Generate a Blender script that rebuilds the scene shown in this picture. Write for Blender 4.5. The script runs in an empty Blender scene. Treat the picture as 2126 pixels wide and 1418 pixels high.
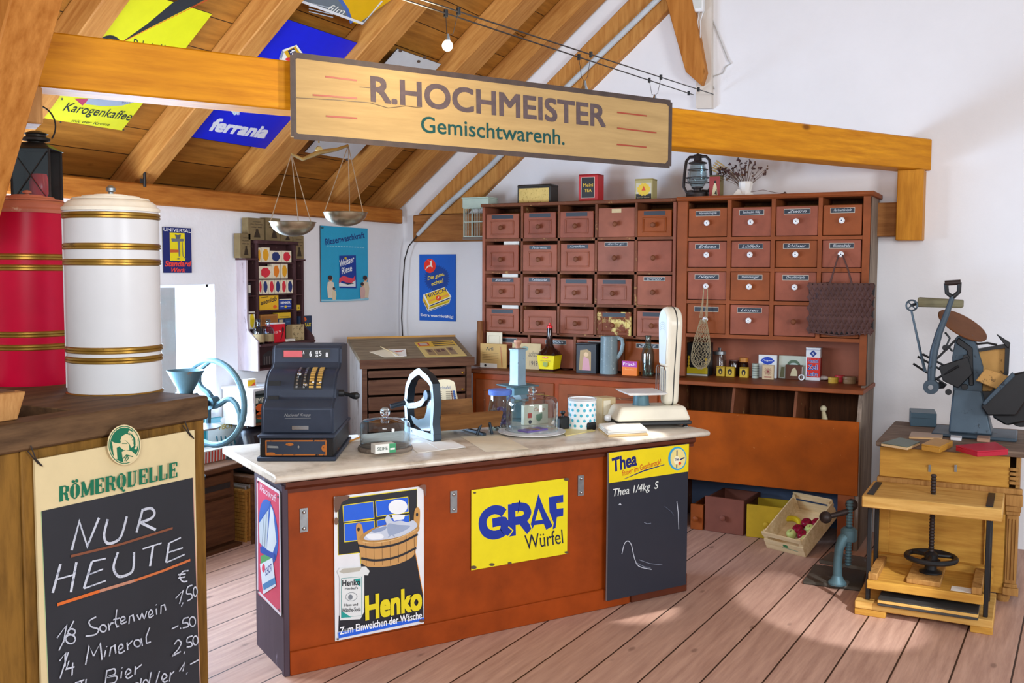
import bpy, bmesh, math, random
import numpy as np
from mathutils import Vector, Matrix
random.seed(7)
R = math.radians
SC = bpy.context.scene
COL = SC.collection

# ------------------------------------------------------------------ camera
PW, PH, FPX, EYE = 2126, 1418, 2064.8, 1.75
PITCH, ROLL, AZ = R(4.065), R(0.2336), R(27.65)
def _l2c(v):
    r, u, w = v
    cp, sp = math.cos(PITCH), math.sin(PITCH)
    z, y, x = w*cp-u*sp, -(u*cp+w*sp), r
    c, s = math.cos(ROLL), math.sin(ROLL)
    return (c*x-s*y, s*x+c*y, z)
_ML = np.array([_l2c(e) for e in np.eye(3)]).T
_WL = np.array([[math.cos(AZ), math.sin(AZ), 0], [0, 0, 1], [-math.sin(AZ), math.cos(AZ), 0]])
A3 = _ML @ _WL                                   # world -> camera (x right, y down, z forward)
CAMP = np.array([0.0, 0.0, EYE])
cam_data = bpy.data.cameras.new('camera')
cam = bpy.data.objects.new('camera', cam_data)
COL.objects.link(cam)
cam_data.sensor_width = 36.0
cam_data.lens = FPX/PW*36.0
cam_data.clip_start = 0.05
_rot = Matrix(((A3[0][0], -A3[1][0], -A3[2][0]), (A3[0][1], -A3[1][1], -A3[2][1]), (A3[0][2], -A3[1][2], -A3[2][2])))
cam.matrix_world = Matrix.Translation(CAMP.tolist()) @ _rot.to_4x4()
SC.camera = cam

# ------------------------------------------------------------------ view, world, lights
SC.view_settings.view_transform = 'Standard'
SC.view_settings.look = 'None'
SC.view_settings.gamma = 1.0
SC.view_settings.use_curve_mapping = False
SC.view_settings.exposure = -0.06
wd = bpy.data.worlds.new('daylight')
SC.world = wd
wd.use_nodes = True
_bg = wd.node_tree.nodes['Background']
_bg.inputs[0].default_value = (0.83, 0.91, 1.0, 1)
_bg.inputs[1].default_value = 0.5
def area(name, loc, target, sx, sy, power, col=(1, 1, 1)):
    l = bpy.data.lights.new(name, 'AREA')
    l.shape = 'RECTANGLE'; l.size = sx; l.size_y = sy; l.energy = power; l.color = col
    o = bpy.data.objects.new(name, l); COL.objects.link(o)
    d = Vector(target)-Vector(loc)
    o.location = loc; o.rotation_euler = d.to_track_quat('-Z', 'Y').to_euler()
    return o
def spot(name, loc, target, power, ang, blend, col=(1, 1, 1), rad=0.02):
    l = bpy.data.lights.new(name, 'SPOT')
    l.energy = power; l.spot_size = R(ang); l.spot_blend = blend; l.color = col; l.shadow_soft_size = rad
    o = bpy.data.objects.new(name, l); COL.objects.link(o)
    d = Vector(target)-Vector(loc)
    o.location = loc; o.rotation_euler = d.to_track_quat('-Z', 'Y').to_euler()
    return o
area('daylight_left_window', (-4.80, 4.0825, 1.2525), (-2.0, 4.0825, 1.2525), 1.50, 0.84, 170, (0.50, 0.72, 1.0))
area('daylight_near_left_fill', (-4.45, 2.85, 1.55), (-2.7, 7.0, 1.5), 0.9, 0.8, 62, (0.76, 0.88, 1.0))  # added fill lamp for the gable; the wall has no opening here
area('daylight_side_fill', (5.0, 1.2, 2.0), (-4.7, 5.0, 1.5), 1.8, 1.4, 260, (0.93, 0.97, 1.0))  # unseen fill lamp, added to brighten the left wall
area('daylight_back_fill', (0.4, -1.3, 2.7), (-4.0, 6.2, 1.5), 2.0, 1.4, 150, (0.95, 0.97, 1.0))  # fill lamp added behind the camera for the deep left corner
spot('sun_on_counter', (-1.9, 5.2, 2.6), (-1.83, 4.93, 0.88), 260, 12, 0.6, (1.0, 0.98, 0.95), 0.03)
spot('sun_on_floor', (1.2, 3.2, 2.6), (-0.86, 5.22, 0.0), 600, 13, 0.35, (0.92, 0.96, 1.0), 0.03)

# ------------------------------------------------------------------ materials (all procedural)
def lin(h):
    h = h.lstrip('#')
    o = []
    for k in (0, 2, 4):
        c = int(h[k:k+2], 16)/255
        o.append(c/12.92 if c <= 0.04045 else ((c+0.055)/1.055)**2.4)
    return (o[0], o[1], o[2], 1)
def up(c, k): return tuple(min(1.0, c[i]*(1+k)) for i in range(3))+(1,)
def mix(a, b, t): return tuple(a[i]*(1-t)+b[i]*t for i in range(3))+(1,)
MATS = {}
def _new(name):
    m = bpy.data.materials.new(name); m.use_nodes = True
    nt = m.node_tree; b = nt.nodes['Principled BSDF']
    MATS[name] = m
    return m, nt, b
def _set(b, rough=0.5, metal=0.0, spec=0.5):
    b.inputs['Roughness'].default_value = rough; b.inputs['Metallic'].default_value = metal
    b.inputs['Specular IOR Level'].default_value = spec
def N(nt, t, **kw):
    n = nt.nodes.new(t)
    for k, v in kw.items():
        if hasattr(n, k): setattr(n, k, v)
        else: n.inputs[k].default_value = v
    return n
def ramp(nt, fac, stops):
    r = nt.nodes.new('ShaderNodeValToRGB')
    while len(r.color_ramp.elements) < len(stops): r.color_ramp.elements.new(0.5)
    for e, (p, c) in zip(r.color_ramp.elements, stops): e.position = p; e.color = c
    nt.links.new(fac, r.inputs[0])
    return r.outputs[0]
def coords(nt, scale=(1, 1, 1), world=False):
    if world:
        src = N(nt, 'ShaderNodeNewGeometry').outputs['Position']
    else:
        src = N(nt, 'ShaderNodeTexCoord').outputs['Object']
    mp = nt.nodes.new('ShaderNodeMapping'); mp.inputs['Scale'].default_value = scale
    nt.links.new(src, mp.inputs[0])
    return mp.outputs[0]
def noise(nt, vec, scale, detail=4, rough=0.6):
    n = N(nt, 'ShaderNodeTexNoise'); n.inputs['Scale'].default_value = scale; n.inputs['Detail'].default_value = detail
    n.inputs['Roughness'].default_value = rough
    nt.links.new(vec, n.inputs['Vector'])
    return n.outputs['Fac']
def bump(nt, b, fac, strength=0.2, dist=0.01):
    n = nt.nodes.new('ShaderNodeBump'); n.inputs['Strength'].default_value = strength; n.inputs['Distance'].default_value = dist
    nt.links.new(fac, n.inputs['Height']); nt.links.new(n.outputs[0], b.inputs['Normal'])
def mixc(nt, fac, a, b):
    m = nt.nodes.new('ShaderNodeMix'); m.data_type = 'RGBA'
    for sock, v in ((m.inputs['Factor'], fac), (m.inputs['A'], a), (m.inputs['B'], b)):
        pass
    fi = [i for i in m.inputs if i.name == 'Factor' and i.type == 'VALUE'][0]
    ai = [i for i in m.inputs if i.name == 'A' and i.type == 'RGBA'][0]
    bi = [i for i in m.inputs if i.name == 'B' and i.type == 'RGBA'][0]
    for s, v in ((fi, fac), (ai, a), (bi, b)):
        if hasattr(v, 'links'): nt.links.new(v, s)
        else: s.default_value = v
    return [o for o in m.outputs if o.type == 'RGBA'][0]
def paint(name, hx, rough=0.5, metal=0.0, var=0.12, scale=9, spec=0.5):
    m, nt, b = _new(name); _set(b, rough, metal, spec)
    c = lin(hx)
    f = noise(nt, coords(nt), scale)
    nt.links.new(ramp(nt, f, [(0.3, mix(c, (0, 0, 0, 1), var)), (0.7, up(c, var*0.5))]), b.inputs['Base Color'])
    return m
def worn(name, hx, chip, rough=0.5, amount=0.62, scale=14, stretch=(1, 1, 1), metal=0.0, grain=0.16):
    """painted surface with scratches and chips through to another colour"""
    m, nt, b = _new(name); _set(b, rough, metal, 0.2)
    c = lin(hx); v = coords(nt, stretch)
    base = ramp(nt, noise(nt, v, 5, 5), [(0.25, mix(c, (0, 0, 0, 1), grain*1.6)), (0.75, up(c, grain*0.7))])
    k = ramp(nt, noise(nt, v, scale, 8, 0.75), [(amount, (0, 0, 0, 1)), (amount+0.05, (1, 1, 1, 1))])
    nt.links.new(mixc(nt, k, base, lin(chip)), b.inputs['Base Color'])
    bump(nt, b, noise(nt, v, 40, 3), 0.08, 0.003)
    return m
def wood(name, dark, light, axis=0, scale=5, rough=0.6, knots=True, bumpy=0.15, spec=0.18, world=False, stretch=9):
    m, nt, b = _new(name); _set(b, rough, 0, spec)
    st = [stretch, stretch, stretch]; st[axis] = 0.9
    v = coords(nt, st, world)
    f1 = noise(nt, v, scale, 7, 0.65)
    f2 = noise(nt, coords(nt, (1, 1, 1), world), 2.2, 3)
    d, l = lin(dark), lin(light)
    c1 = ramp(nt, f1, [(0.3, d), (0.62, l), (0.8, up(l, 0.15))])
    c2 = mixc(nt, ramp(nt, f2, [(0.3, (0, 0, 0, 1)), (0.75, (0.55, 0.55, 0.55, 1))]), c1, mix(d, l, 0.45))
    out = c2
    if knots:
        vo = N(nt, 'ShaderNodeTexVoronoi'); vo.inputs['Scale'].default_value = 1.0
        s2 = [5.0, 5.0, 5.0]; s2[axis] = 2.4
        nt.links.new(coords(nt, s2, world), vo.inputs['Vector'])
        k = ramp(nt, vo.outputs['Distance'], [(0.05, (1, 1, 1, 1)), (0.11, (0, 0, 0, 1))])
        out = mixc(nt, k, c2, mix(d, (0.02, 0.01, 0, 1), 0.5))
    nt.links.new(out, b.inputs['Base Color'])
    if bumpy: bump(nt, b, f1, bumpy, 0.004)
    return m
def glass(name, tint='#ffffff', solid=False):
    """thin clear sheet: straight-through light with a Fresnel sheen; solid: a refracting lump"""
    m, nt, b = _new(name); _set(b, 0.0, 0, 0.5)
    if solid:
        b.inputs['Base Color'].default_value = lin(tint); b.inputs['Transmission Weight'].default_value = 1.0; b.inputs['IOR'].default_value = 1.4
        return m
    tr = nt.nodes.new('ShaderNodeBsdfTransparent'); tr.inputs[0].default_value = lin(tint)
    gl = nt.nodes.new('ShaderNodeBsdfGlossy'); gl.inputs['Roughness'].default_value = 0.03
    lw = nt.nodes.new('ShaderNodeLayerWeight'); lw.inputs['Blend'].default_value = 0.5
    pw = nt.nodes.new('ShaderNodeMath'); pw.operation = 'POWER'; pw.inputs[1].default_value = 2.4
    fr = nt.nodes.new('ShaderNodeMath'); fr.operation = 'MULTIPLY_ADD'; fr.inputs[1].default_value = 0.9; fr.inputs[2].default_value = 0.06
    nt.links.new(lw.outputs['Facing'], pw.inputs[0]); nt.links.new(pw.outputs[0], fr.inputs[0])
    ms = nt.nodes.new('ShaderNodeMixShader'); out = nt.nodes['Material Output']
    nt.links.new(fr.outputs[0], ms.inputs[0]); nt.links.new(tr.outputs[0], ms.inputs[1]); nt.links.new(gl.outputs[0], ms.inputs[2]); nt.links.new(ms.outputs[0], out.inputs[0])
    return m
def glow(name, hx, strength):
    m, nt, b = _new(name)
    b.inputs['Base Color'].default_value = lin(hx); b.inputs['Emission Color'].default_value = lin(hx)
    b.inputs['Emission Strength'].default_value = strength
    return m
def M(name):
    """a palette colour '#rrggbb' (enamel / print) or a named material"""
    if name not in MATS:
        if name.startswith('#'): paint(name, name[:7], 0.42 if not name.endswith('m') else 0.85, 0, 0.05, 12, 0.4)
        else: raise KeyError(name)
    return MATS[name]

# ------------------------------------------------------------------ frames: a place with its own axes (front faces local -y)
class Fr:
    def __init__(s, o=(0, 0, 0), rz=0.0, mat=None):
        s.m = mat if mat is not None else Matrix.Translation(o) @ Matrix.Rotation(rz, 4, 'Z')
        s.i = s.m.inverted()
    def _ray(s, px, py):
        d = A3.T @ np.array([(px-PW/2)/FPX, (py-PH/2)/FPX, 1.0])
        o = s.i @ Vector(CAMP.tolist())
        return o, (s.i.to_3x3() @ Vector(d.tolist()))
    def fy(s, px, py, y=0.0):                     # measured on the upright plane local y = const -> (x, z)
        o, d = s._ray(px, py); t = (y-o.y)/d.y
        return (o.x+t*d.x, o.z+t*d.z)
    def fz(s, px, py, z=0.0):                     # measured on the level plane local z = const -> (x, y)
        o, d = s._ray(px, py); t = (z-o.z)/d.z
        return (o.x+t*d.x, o.y+t*d.y)
    def fx(s, px, py, x=0.0):
        o, d = s._ray(px, py); t = (x-o.x)/d.x
        return (o.y+t*d.y, o.z+t*d.z)
    def pj(s, x, y, z):                           # where a point of the frame shows in the photograph
        q = A3 @ (np.array((s.m @ Vector((x, y, z))).to_tuple())-CAMP); return (PW/2+FPX*q[0]/q[2], PH/2+FPX*q[1]/q[2])
    def sub(s, o, rz=0.0): return Fr(mat=s.m @ Matrix.Translation(o) @ Matrix.Rotation(rz, 4, 'Z'))
WORLD = Fr()

# ------------------------------------------------------------------ objects
ROOTINV = {}
def _props(o, label, cat, group, kind):
    if label: o['label'] = label
    if cat: o['category'] = cat
    if group: o['group'] = group
    if kind: o['kind'] = kind
def thing(name, label, cat, fr=WORLD, base=(0, 0, 0), group=None, kind=None, rz=0.0):
    o = bpy.data.objects.new(name, None); COL.objects.link(o)
    o.empty_display_size = 0.05
    mw = fr.m @ Matrix.Translation(base) @ Matrix.Rotation(rz, 4, 'Z')
    o.matrix_world = mw
    ROOTINV[o.name] = mw.inverted()
    _props(o, label, cat, group, kind)
    return o
def dup(o, mw=None, parent=None, label=None, group=None):
    c = o.copy(); COL.objects.link(c)
    if parent: c.parent = parent
    else:
        c.parent = None
        c.matrix_world = mw
    if label: c['label'] = label
    if group: c['group'] = group
    for ch in list(o.children): dup(ch, None, c)
    return c
GLY = {}
def glyph(s, bold, shear):
    k = (s, bold, shear)
    if k not in GLY:
        cu = bpy.data.curves.new('t', 'FONT'); cu.body = s; cu.size = 1; cu.offset = bold; cu.shear = shear; cu.resolution_u = 4
        ob = bpy.data.objects.new('t', cu)
        me = bpy.data.meshes.new_from_object(ob)
        vs = [v.co.copy() for v in me.vertices]; fs = [tuple(p.vertices) for p in me.polygons]
        bpy.data.objects.remove(ob); bpy.data.curves.remove(cu); bpy.data.meshes.remove(me)
        xs = [v.x for v in vs] or [0, 1]; ys = [v.y for v in vs] or [0, 1]
        GLY[k] = (vs, fs, min(xs), max(xs), min(ys), max(ys))
    return GLY[k]

class MB:
    """collects shapes in the coordinates of a frame and links them as ONE mesh object"""
    def __init__(s, fr=WORLD, T=None):
        s.fr = fr; s.v = []; s.f = []; s.fm = []; s.sl = []; s.T = T or Matrix.Identity(4); s.lay = 0
    def mi(s, m):
        if m not in s.sl: s.sl.append(m)
        return s.sl.index(m)
    def add(s, vs, fs, m):
        b = len(s.v); k = s.mi(m)
        s.v += [s.T @ Vector(v) for v in vs]
        for f in fs: s.f.append([b+i for i in f]); s.fm.append(k)
    def box(s, x0, x1, y0, y1, z0, z1, m):
        s.add([(x0, y0, z0), (x1, y0, z0), (x1, y1, z0), (x0, y1, z0), (x0, y0, z1), (x1, y0, z1), (x1, y1, z1), (x0, y1, z1)],
              [(0, 3, 2, 1), (4, 5, 6, 7), (0, 1, 5, 4), (1, 2, 6, 5), (2, 3, 7, 6), (3, 0, 4, 7)], m)
    def hexa(s, p, m):                            # eight corners: bottom ring, top ring
        s.add(p, [(0, 3, 2, 1), (4, 5, 6, 7), (0, 1, 5, 4), (1, 2, 6, 5), (2, 3, 7, 6), (3, 0, 4, 7)], m)
    def prism(s, poly, a, b, m, axis='y'):
        """polygon extruded from a to b: axis y takes (x,z), axis x takes (y,z), axis z takes (x,y)"""
        n = len(poly)
        f = {'y': lambda p, t: (p[0], t, p[1]), 'x': lambda p, t: (t, p[0], p[1]), 'z': lambda p, t: (p[0], p[1], t)}[axis]
        vs = [f(p, a) for p in poly]+[f(p, b) for p in poly]
        s.add(vs, [tuple(range(n-1, -1, -1)), tuple(range(n, 2*n))]+[(i, (i+1) % n, n+(i+1) % n, n+i) for i in range(n)], m)
    def lathe(s, prof, m, c=(0, 0, 0), n=28, axis='z', sx=1.0, sy=1.0, cap=True):
        vs = []; fs = []
        k = len(prof)
        for r, z in prof:
            for i in range(n):
                a = 2*math.pi*i/n
                p = (r*sx*math.cos(a), r*sy*math.sin(a), z)
                if axis == 'y': p = (p[0], p[2], p[1])
                elif axis == 'x': p = (p[2], p[0], p[1])
                vs.append((p[0]+c[0], p[1]+c[1], p[2]+c[2]))
        for j in range(k-1):
            for i in range(n):
                fs.append((j*n+i, j*n+(i+1) % n, (j+1)*n+(i+1) % n, (j+1)*n+i))
        if cap:
            if prof[0][0] > 1e-6: fs.append(tuple(range(n-1, -1, -1)))
            if prof[-1][0] > 1e-6: fs.append(tuple((k-1)*n+i for i in range(n)))
        s.add(vs, fs, m)
    def ball(s, c, r, m, n=14, sx=1, sy=1, sz=1):
        k = max(6, n//2+1)
        s.lathe([(r*math.sin(math.pi*j/k), -r*sz*math.cos(math.pi*j/k)) for j in range(k+1)], m, c, n, 'z', sx, sy, False)
    def tube(s, pts, r, m, n=8, closed=False, flat=1.0):
        pts = [Vector(p) for p in pts]; k = len(pts)
        rs = r if isinstance(r, (list, tuple)) else [r]*k
        vs = []; fs = []; up = None
        for i, p in enumerate(pts):
            a = pts[(i-1) % k] if (closed or i > 0) else p
            b = pts[(i+1) % k] if (closed or i < k-1) else p
            t = (b-a).normalized() if (b-a).length > 1e-9 else Vector((0, 0, 1))
            if up is None:
                up = Vector((0, 0, 1)) if abs(t.z) < 0.9 else Vector((1, 0, 0))
            u = (up-t*up.dot(t))
            u = u.normalized() if u.length > 1e-6 else t.orthogonal().normalized()
            up = u; w = t.cross(u)
            for j in range(n):
                q = 2*math.pi*j/n
                vs.append(p+(u*math.cos(q)*flat+w*math.sin(q))*rs[i])
        for i in range(k if closed else k-1):
            for j in range(n):
                i2 = (i+1) % k
                fs.append((i*n+j, i2*n+j, i2*n+(j+1) % n, i*n+(j+1) % n))
        if not closed: fs += [tuple(range(n)), tuple((k-1)*n+j for j in range(n-1, -1, -1))]
        s.add(vs, fs, m)
    def cyl(s, a, b, r, m, n=16): s.tube([a, b], r, m, n)
    def quad(s, pts, m): s.add(pts, [tuple(range(len(pts)))], m)
    # flat art in the x-z plane, each call one hair nearer to the front (-y)
    def _y(s): s.lay += 1; return s.y0-0.00016*s.lay
    y0 = 0.0
    def fill(s, poly, m):
        y = s._y(); s.add([(p[0], y, p[1]) for p in poly], [tuple(range(len(poly)))], m)
    def stroke(s, pts, w, m):
        y = s._y(); n = len(pts); L = []; Rr = []
        ws = w if isinstance(w, (list, tuple)) else [w]*n
        for i in range(n):
            a = pts[max(0, i-1)]; b = pts[min(n-1, i+1)]
            dx, dz = b[0]-a[0], b[1]-a[1]; l = math.hypot(dx, dz) or 1
            k = 1.0
            if 0 < i < n-1:
                d1 = (pts[i][0]-a[0], pts[i][1]-a[1]); l1 = math.hypot(*d1) or 1
                k = min(1.8, 1/max(0.3, abs((d1[0]*dx+d1[1]*dz)/(l1*l))))
            nx, nz = -dz/l*ws[i]/2*k, dx/l*ws[i]/2*k
            L.append((pts[i][0]+nx, y, pts[i][1]+nz)); Rr.append((pts[i][0]-nx, y, pts[i][1]-nz))
        s.add(L+Rr, [(i, i+1, n+i+1, n+i) for i in range(n-1)], m)
    def text(s, t, bl, br, tl, m, bold=0.0, shear=0.0):
        vs, fs, x0, x1, y0, y1 = glyph(t, 0.0, shear)
        y = s._y(); g = bold*0.8; x0 -= g; x1 += g; y0 -= g; y1 += g
        for dx, dy in (((-g, -g), (g, -g), (-g, g), (g, g), (0, 0)) if g else ((0, 0),)):
            o = []; y -= 0.00003
            for v in vs:
                u = (v.x+dx-x0)/((x1-x0) or 1); w = (v.y+dy-y0)/((y1-y0) or 1)
                o.append((bl[0]+(br[0]-bl[0])*u+(tl[0]-bl[0])*w, y, bl[1]+(br[1]-bl[1])*u+(tl[1]-bl[1])*w))
            s.add(o, fs, m)
    def build(s, name, parent=None, bevel=0.0, label=None, smooth=35, seg=1, solid=0.0, subd=0):
        me = bpy.data.meshes.new(name)
        par = parent; root = parent
        while root is not None and root.parent is not None: root = root.parent
        inv = (ROOTINV[root.name] if root is not None else Matrix.Identity(4)) @ s.fr.m
        me.from_pydata([tuple(inv @ v) for v in s.v], [], s.f)
        for m in s.sl: me.materials.append(M(m))
        me.polygons.foreach_set('material_index', s.fm)
        if smooth:
            me.polygons.foreach_set('use_smooth', [True]*len(me.polygons))
            me.update(); me.set_sharp_from_angle(angle=R(smooth))
        me.update()
        o = bpy.data.objects.new(name, me); COL.objects.link(o)
        if par is not None: o.parent = par
        if bevel:
            b = o.modifiers.new('edge', 'BEVEL'); b.width = bevel; b.segments = seg; b.limit_method = 'ANGLE'; b.angle_limit = R(40)
        if solid:
            b = o.modifiers.new('thick', 'SOLIDIFY'); b.thickness = solid
        if subd:
            b = o.modifiers.new('sub', 'SUBSURF'); b.levels = subd; b.render_levels = subd
        if label: o['label'] = label
        return o
def single(mb, name, label, cat, base=(0, 0, 0), group=None, kind=None, **kw):
    """a thing that is one mesh"""
    inv = (mb.fr.m @ Matrix.Translation(base))
    fr = mb.fr; o = mb.build(name, None, **kw)
    o.data.transform(inv.inverted()); o.matrix_world = inv
    _props(o, label, cat, group, kind)
    return o
def arc(cx, cz, rx, rz, a0, a1, n=24):
    return [(cx+rx*math.cos(R(a0+(a1-a0)*i/n)), cz+rz*math.sin(R(a0+(a1-a0)*i/n))) for i in range(n+1)]
def curve(pts, closed=False, k=5):
    """a smooth line through the points (Catmull-Rom)"""
    n = len(pts); o = []
    g = (lambda i: pts[i % (n-1)]) if closed else (lambda i: pts[min(max(i, 0), n-1)])
    for i in range(n-1):
        a, b, c, d = g(i-1), g(i), g(i+1), g(i+2)
        for j in range(k):
            t = j/k; o.append(tuple(0.5*(2*b[q]+(c[q]-a[q])*t+(2*a[q]-5*b[q]+4*c[q]-d[q])*t*t+(3*b[q]-a[q]-3*c[q]+d[q])*t**3) for q in (0, 1)))
    return o+[pts[-1]]
class Art:
    """draws on a sign: positions are read off a photograph crop and mapped by homography onto the sign's own x-z plane"""
    def __init__(s, mb, w, h, quad, y0=0.0):
        s.mb = mb; mb.y0 = y0; mb.lay = 0
        dst = [(0, h), (w, h), (w, 0), (0, 0)]; rows = []; rhs = []
        for (x, y), (u, v) in zip(quad, dst):
            rows += [[x, y, 1, 0, 0, 0, -u*x, -u*y], [0, 0, 0, x, y, 1, -v*x, -v*y]]; rhs += [u, v]
        s.H = np.append(np.linalg.solve(np.array(rows, float), np.array(rhs, float)), 1).reshape(3, 3)
        s.k0 = w/max(1e-6, math.hypot(quad[1][0]-quad[0][0], quad[1][1]-quad[0][1])); s.crop(0, 0, 1)
    def crop(s, ox, oy, k):                       # following coordinates are read in a zoomed crop of the photograph
        s.ox, s.oy, s.cs = ox, oy, k; s.k = s.k0*k; return s
    def p(s, q):
        q = (s.ox+s.cs*q[0], s.oy+s.cs*q[1])
        a = s.H @ np.array([q[0], q[1], 1.0]); return (a[0]/a[2], a[1]/a[2])
    def fill(s, pts, m): s.mb.fill([s.p(q) for q in pts], m)
    def ell(s, cx, cy, rx, ry, m, n=28, rot=0):
        c, d = math.cos(R(rot)), math.sin(R(rot))
        s.fill([(cx+rx*math.cos(t)*c-ry*math.sin(t)*d, cy+rx*math.cos(t)*d+ry*math.sin(t)*c) for t in [2*math.pi*i/n for i in range(n)]], m)
    def sline(s, pts, w, m): s.line(curve(pts), w, m)
    def sfill(s, pts, m): s.fill(curve(list(pts)+[pts[0]], True)[:-1], m)
    def ring(s, cx, cy, rx, ry, w, m, n=32): s.line([(cx+rx*math.cos(2*math.pi*i/n), cy+ry*math.sin(2*math.pi*i/n)) for i in range(n+1)], w, m)
    def line(s, pts, w, m):
        ws = [x*s.k for x in w] if isinstance(w, (list, tuple)) else w*s.k
        s.mb.stroke([s.p(q) for q in pts], ws, m)
    def text(s, t, bl, br, tl, m, bold=0.0, shear=0.0): s.mb.text(t, s.p(bl), s.p(br), s.p(tl), m, bold, shear)
    def lines(s, many, w, m):
        for l in many: s.line(curve(l) if len(l) >= 5 else l, w, m)
def panel_art(fr, w, h, mb, y0):
    return Art(mb, w, h, [fr.pj(0, 0, h), fr.pj(w, 0, h), fr.pj(w, 0, 0), fr.pj(0, 0, 0)], y0)
def sign(name, label, cat, fr, quad, thick=0.004, y=0.0, back='enamel_edge', group=None, face='#ffffff', bev=0.0):
    """an upright panel at local y: quad = its four corners in the photograph (tl, tr, br, bl)"""
    P = [fr.fy(px, py, y) for px, py in quad]
    w = (P[1][0]-P[0][0]+P[2][0]-P[3][0])/2; h = (P[0][1]-P[3][1]+P[1][1]-P[2][1])/2
    x = (P[0][0]+P[3][0])/2; z = (P[2][1]+P[3][1])/2
    f = fr.sub((x, y, z))
    t = thing(name, label, cat, f, (0, 0, 0), group)
    b = MB(f); b.box(0, w, -thick, 0, 0, h, back); b.build('panel', t, bevel=bev)
    a = MB(f); A = Art(a, w, h, quad, -thick-0.0004)
    a.fill([(0, 0), (w, 0), (w, h), (0, h)], face)
    return t, f, a, A, w, h

# ------------------------------------------------------------------ named materials
def planks(name, dark, light, seamc, pitch, off, ang, seamw=0.02, rough=0.6, slope=1.0):
    m, nt, b = _new(name); _set(b, rough, 0, 0.3)
    src = N(nt, 'ShaderNodeNewGeometry').outputs['Position']
    mp = nt.nodes.new('ShaderNodeMapping'); mp.vector_type = 'POINT'; mp.inputs['Rotation'].default_value = (0, 0, ang)
    nt.links.new(src, mp.inputs[0])
    sx = nt.nodes.new('ShaderNodeSeparateXYZ'); nt.links.new(mp.outputs[0], sx.inputs[0])
    def math_(op, a, v=None):
        n = nt.nodes.new('ShaderNodeMath'); n.operation = op; nt.links.new(a, n.inputs[0])
        if v is not None:
            if hasattr(v, 'links'): nt.links.new(v, n.inputs[1])
            else: n.inputs[1].default_value = v
        return n.outputs[0]
    u = math_('DIVIDE', math_('SUBTRACT', sx.outputs[0], off), pitch)
    fl = math_('FLOOR', u); fr = math_('FRACT', u)
    wn = nt.nodes.new('ShaderNodeTexWhiteNoise'); wn.noise_dimensions = '1D'; nt.links.new(fl, wn.inputs['W'])
    cmb = nt.nodes.new('ShaderNodeCombineXYZ')
    nt.links.new(math_('MULTIPLY', sx.outputs[0], 14.0), cmb.inputs[0]); nt.links.new(math_('ADD', sx.outputs[1], math_('MULTIPLY', wn.outputs[0], 9.0)), cmb.inputs[1])
    nt.links.new(math_('MULTIPLY', sx.outputs[2], 3.0), cmb.inputs[2])
    g = noise(nt, cmb.outputs[0], 2.2, 7, 0.65)
    d, l = lin(dark), lin(light)
    c = ramp(nt, g, [(0.3, d), (0.65, l)])
    c = mixc(nt, math_('MULTIPLY', wn.outputs[0], 0.45), c, mix(d, l, 0.2))
    vo = N(nt, 'ShaderNodeTexVoronoi'); vo.inputs['Scale'].default_value = 1.0
    cm2 = nt.nodes.new('ShaderNodeCombineXYZ')
    nt.links.new(math_('MULTIPLY', sx.outputs[0], 6.0), cm2.inputs[0]); nt.links.new(math_('MULTIPLY', sx.outputs[1], 2.6), cm2.inputs[1])
    nt.links.new(cm2.outputs[0], vo.inputs['Vector'])
    k = ramp(nt, vo.outputs['Distance'], [(0.05, (0.7, 0.7, 0.7, 1)), (0.10, (0, 0, 0, 1))])
    c = mixc(nt, k, c, mix(d, (0, 0, 0, 1), 0.45))
    sm = ramp(nt, fr, [(0.0, (1, 1, 1, 1)), (seamw, (1, 1, 1, 1)), (seamw+0.008, (0, 0, 0, 1))])
    c = mixc(nt, sm, c, lin(seamc))
    nt.links.new(c, b.inputs['Base Color'])
    bump(nt, b, math_('SUBTRACT', g, math_('MULTIPLY', sm, 2.0)), 0.25, 0.004)
    return m
planks('floor_boards', '#ab8474', '#d2aa96', '#3a2418', 0.2285, -0.25-0.0, R(2.7), 0.03, 0.55)
planks('roof_boards', '#8c5a20', '#c08436', '#2a1608', 0.165, 0.02, 0.0, 0.022, 0.65)
def plaster(name, hx):
    m, nt, b = _new(name); _set(b, 0.9, 0, 0.2)
    v = coords(nt, (1, 1, 1), True); c = lin(hx)
    f = noise(nt, v, 1.3, 5); g = noise(nt, v, 22, 4)
    nt.links.new(ramp(nt, f, [(0.3, mix(c, lin('#a9a19a'), 0.10)), (0.6, c)]), b.inputs['Base Color'])
    bump(nt, b, g, 0.25, 0.006)
plaster('plaster', '#ededf1')
plaster('plaster_old', '#d9d0c6')
wood('rafter_wood', '#a2642a', '#cc9450', 2, 4, 0.6)
wood('plate_wood', '#96521a', '#c47e36', 1, 4, 0.65)
wood('gable_wood', '#7c4a22', '#ad7440', 0, 4, 0.65)
wood('beam_wood', '#b06804', '#dc9414', 0, 3.2, 0.5)
wood('post_wood', '#a86610', '#d28f2a', 2, 3.2, 0.5)
wood('bracket_wood', '#9a6534', '#cf9e64', 2, 4, 0.6)
wood('strut_wood', '#9a591c', '#c58440', 2, 3, 0.55)
paint('enamel_edge', '#3a3430', 0.5); paint('black_iron', '#25272a', 0.45, 0.3); paint('chrome', '#c8ccd0', 0.2, 1.0)
paint('brass', '#b08a3a', 0.3, 1.0, 0.25, 20); paint('tin_grey', '#9aa0a4', 0.35, 0.8, 0.2, 20); paint('wire_dark', '#2b2420', 0.5)
paint('white_paint', '#eef0f2', 0.4); paint('paper', '#e9dfc6', 0.85, 0, 0.08); paint('paper_white', '#f2f0ea', 0.85, 0, 0.04)
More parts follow.
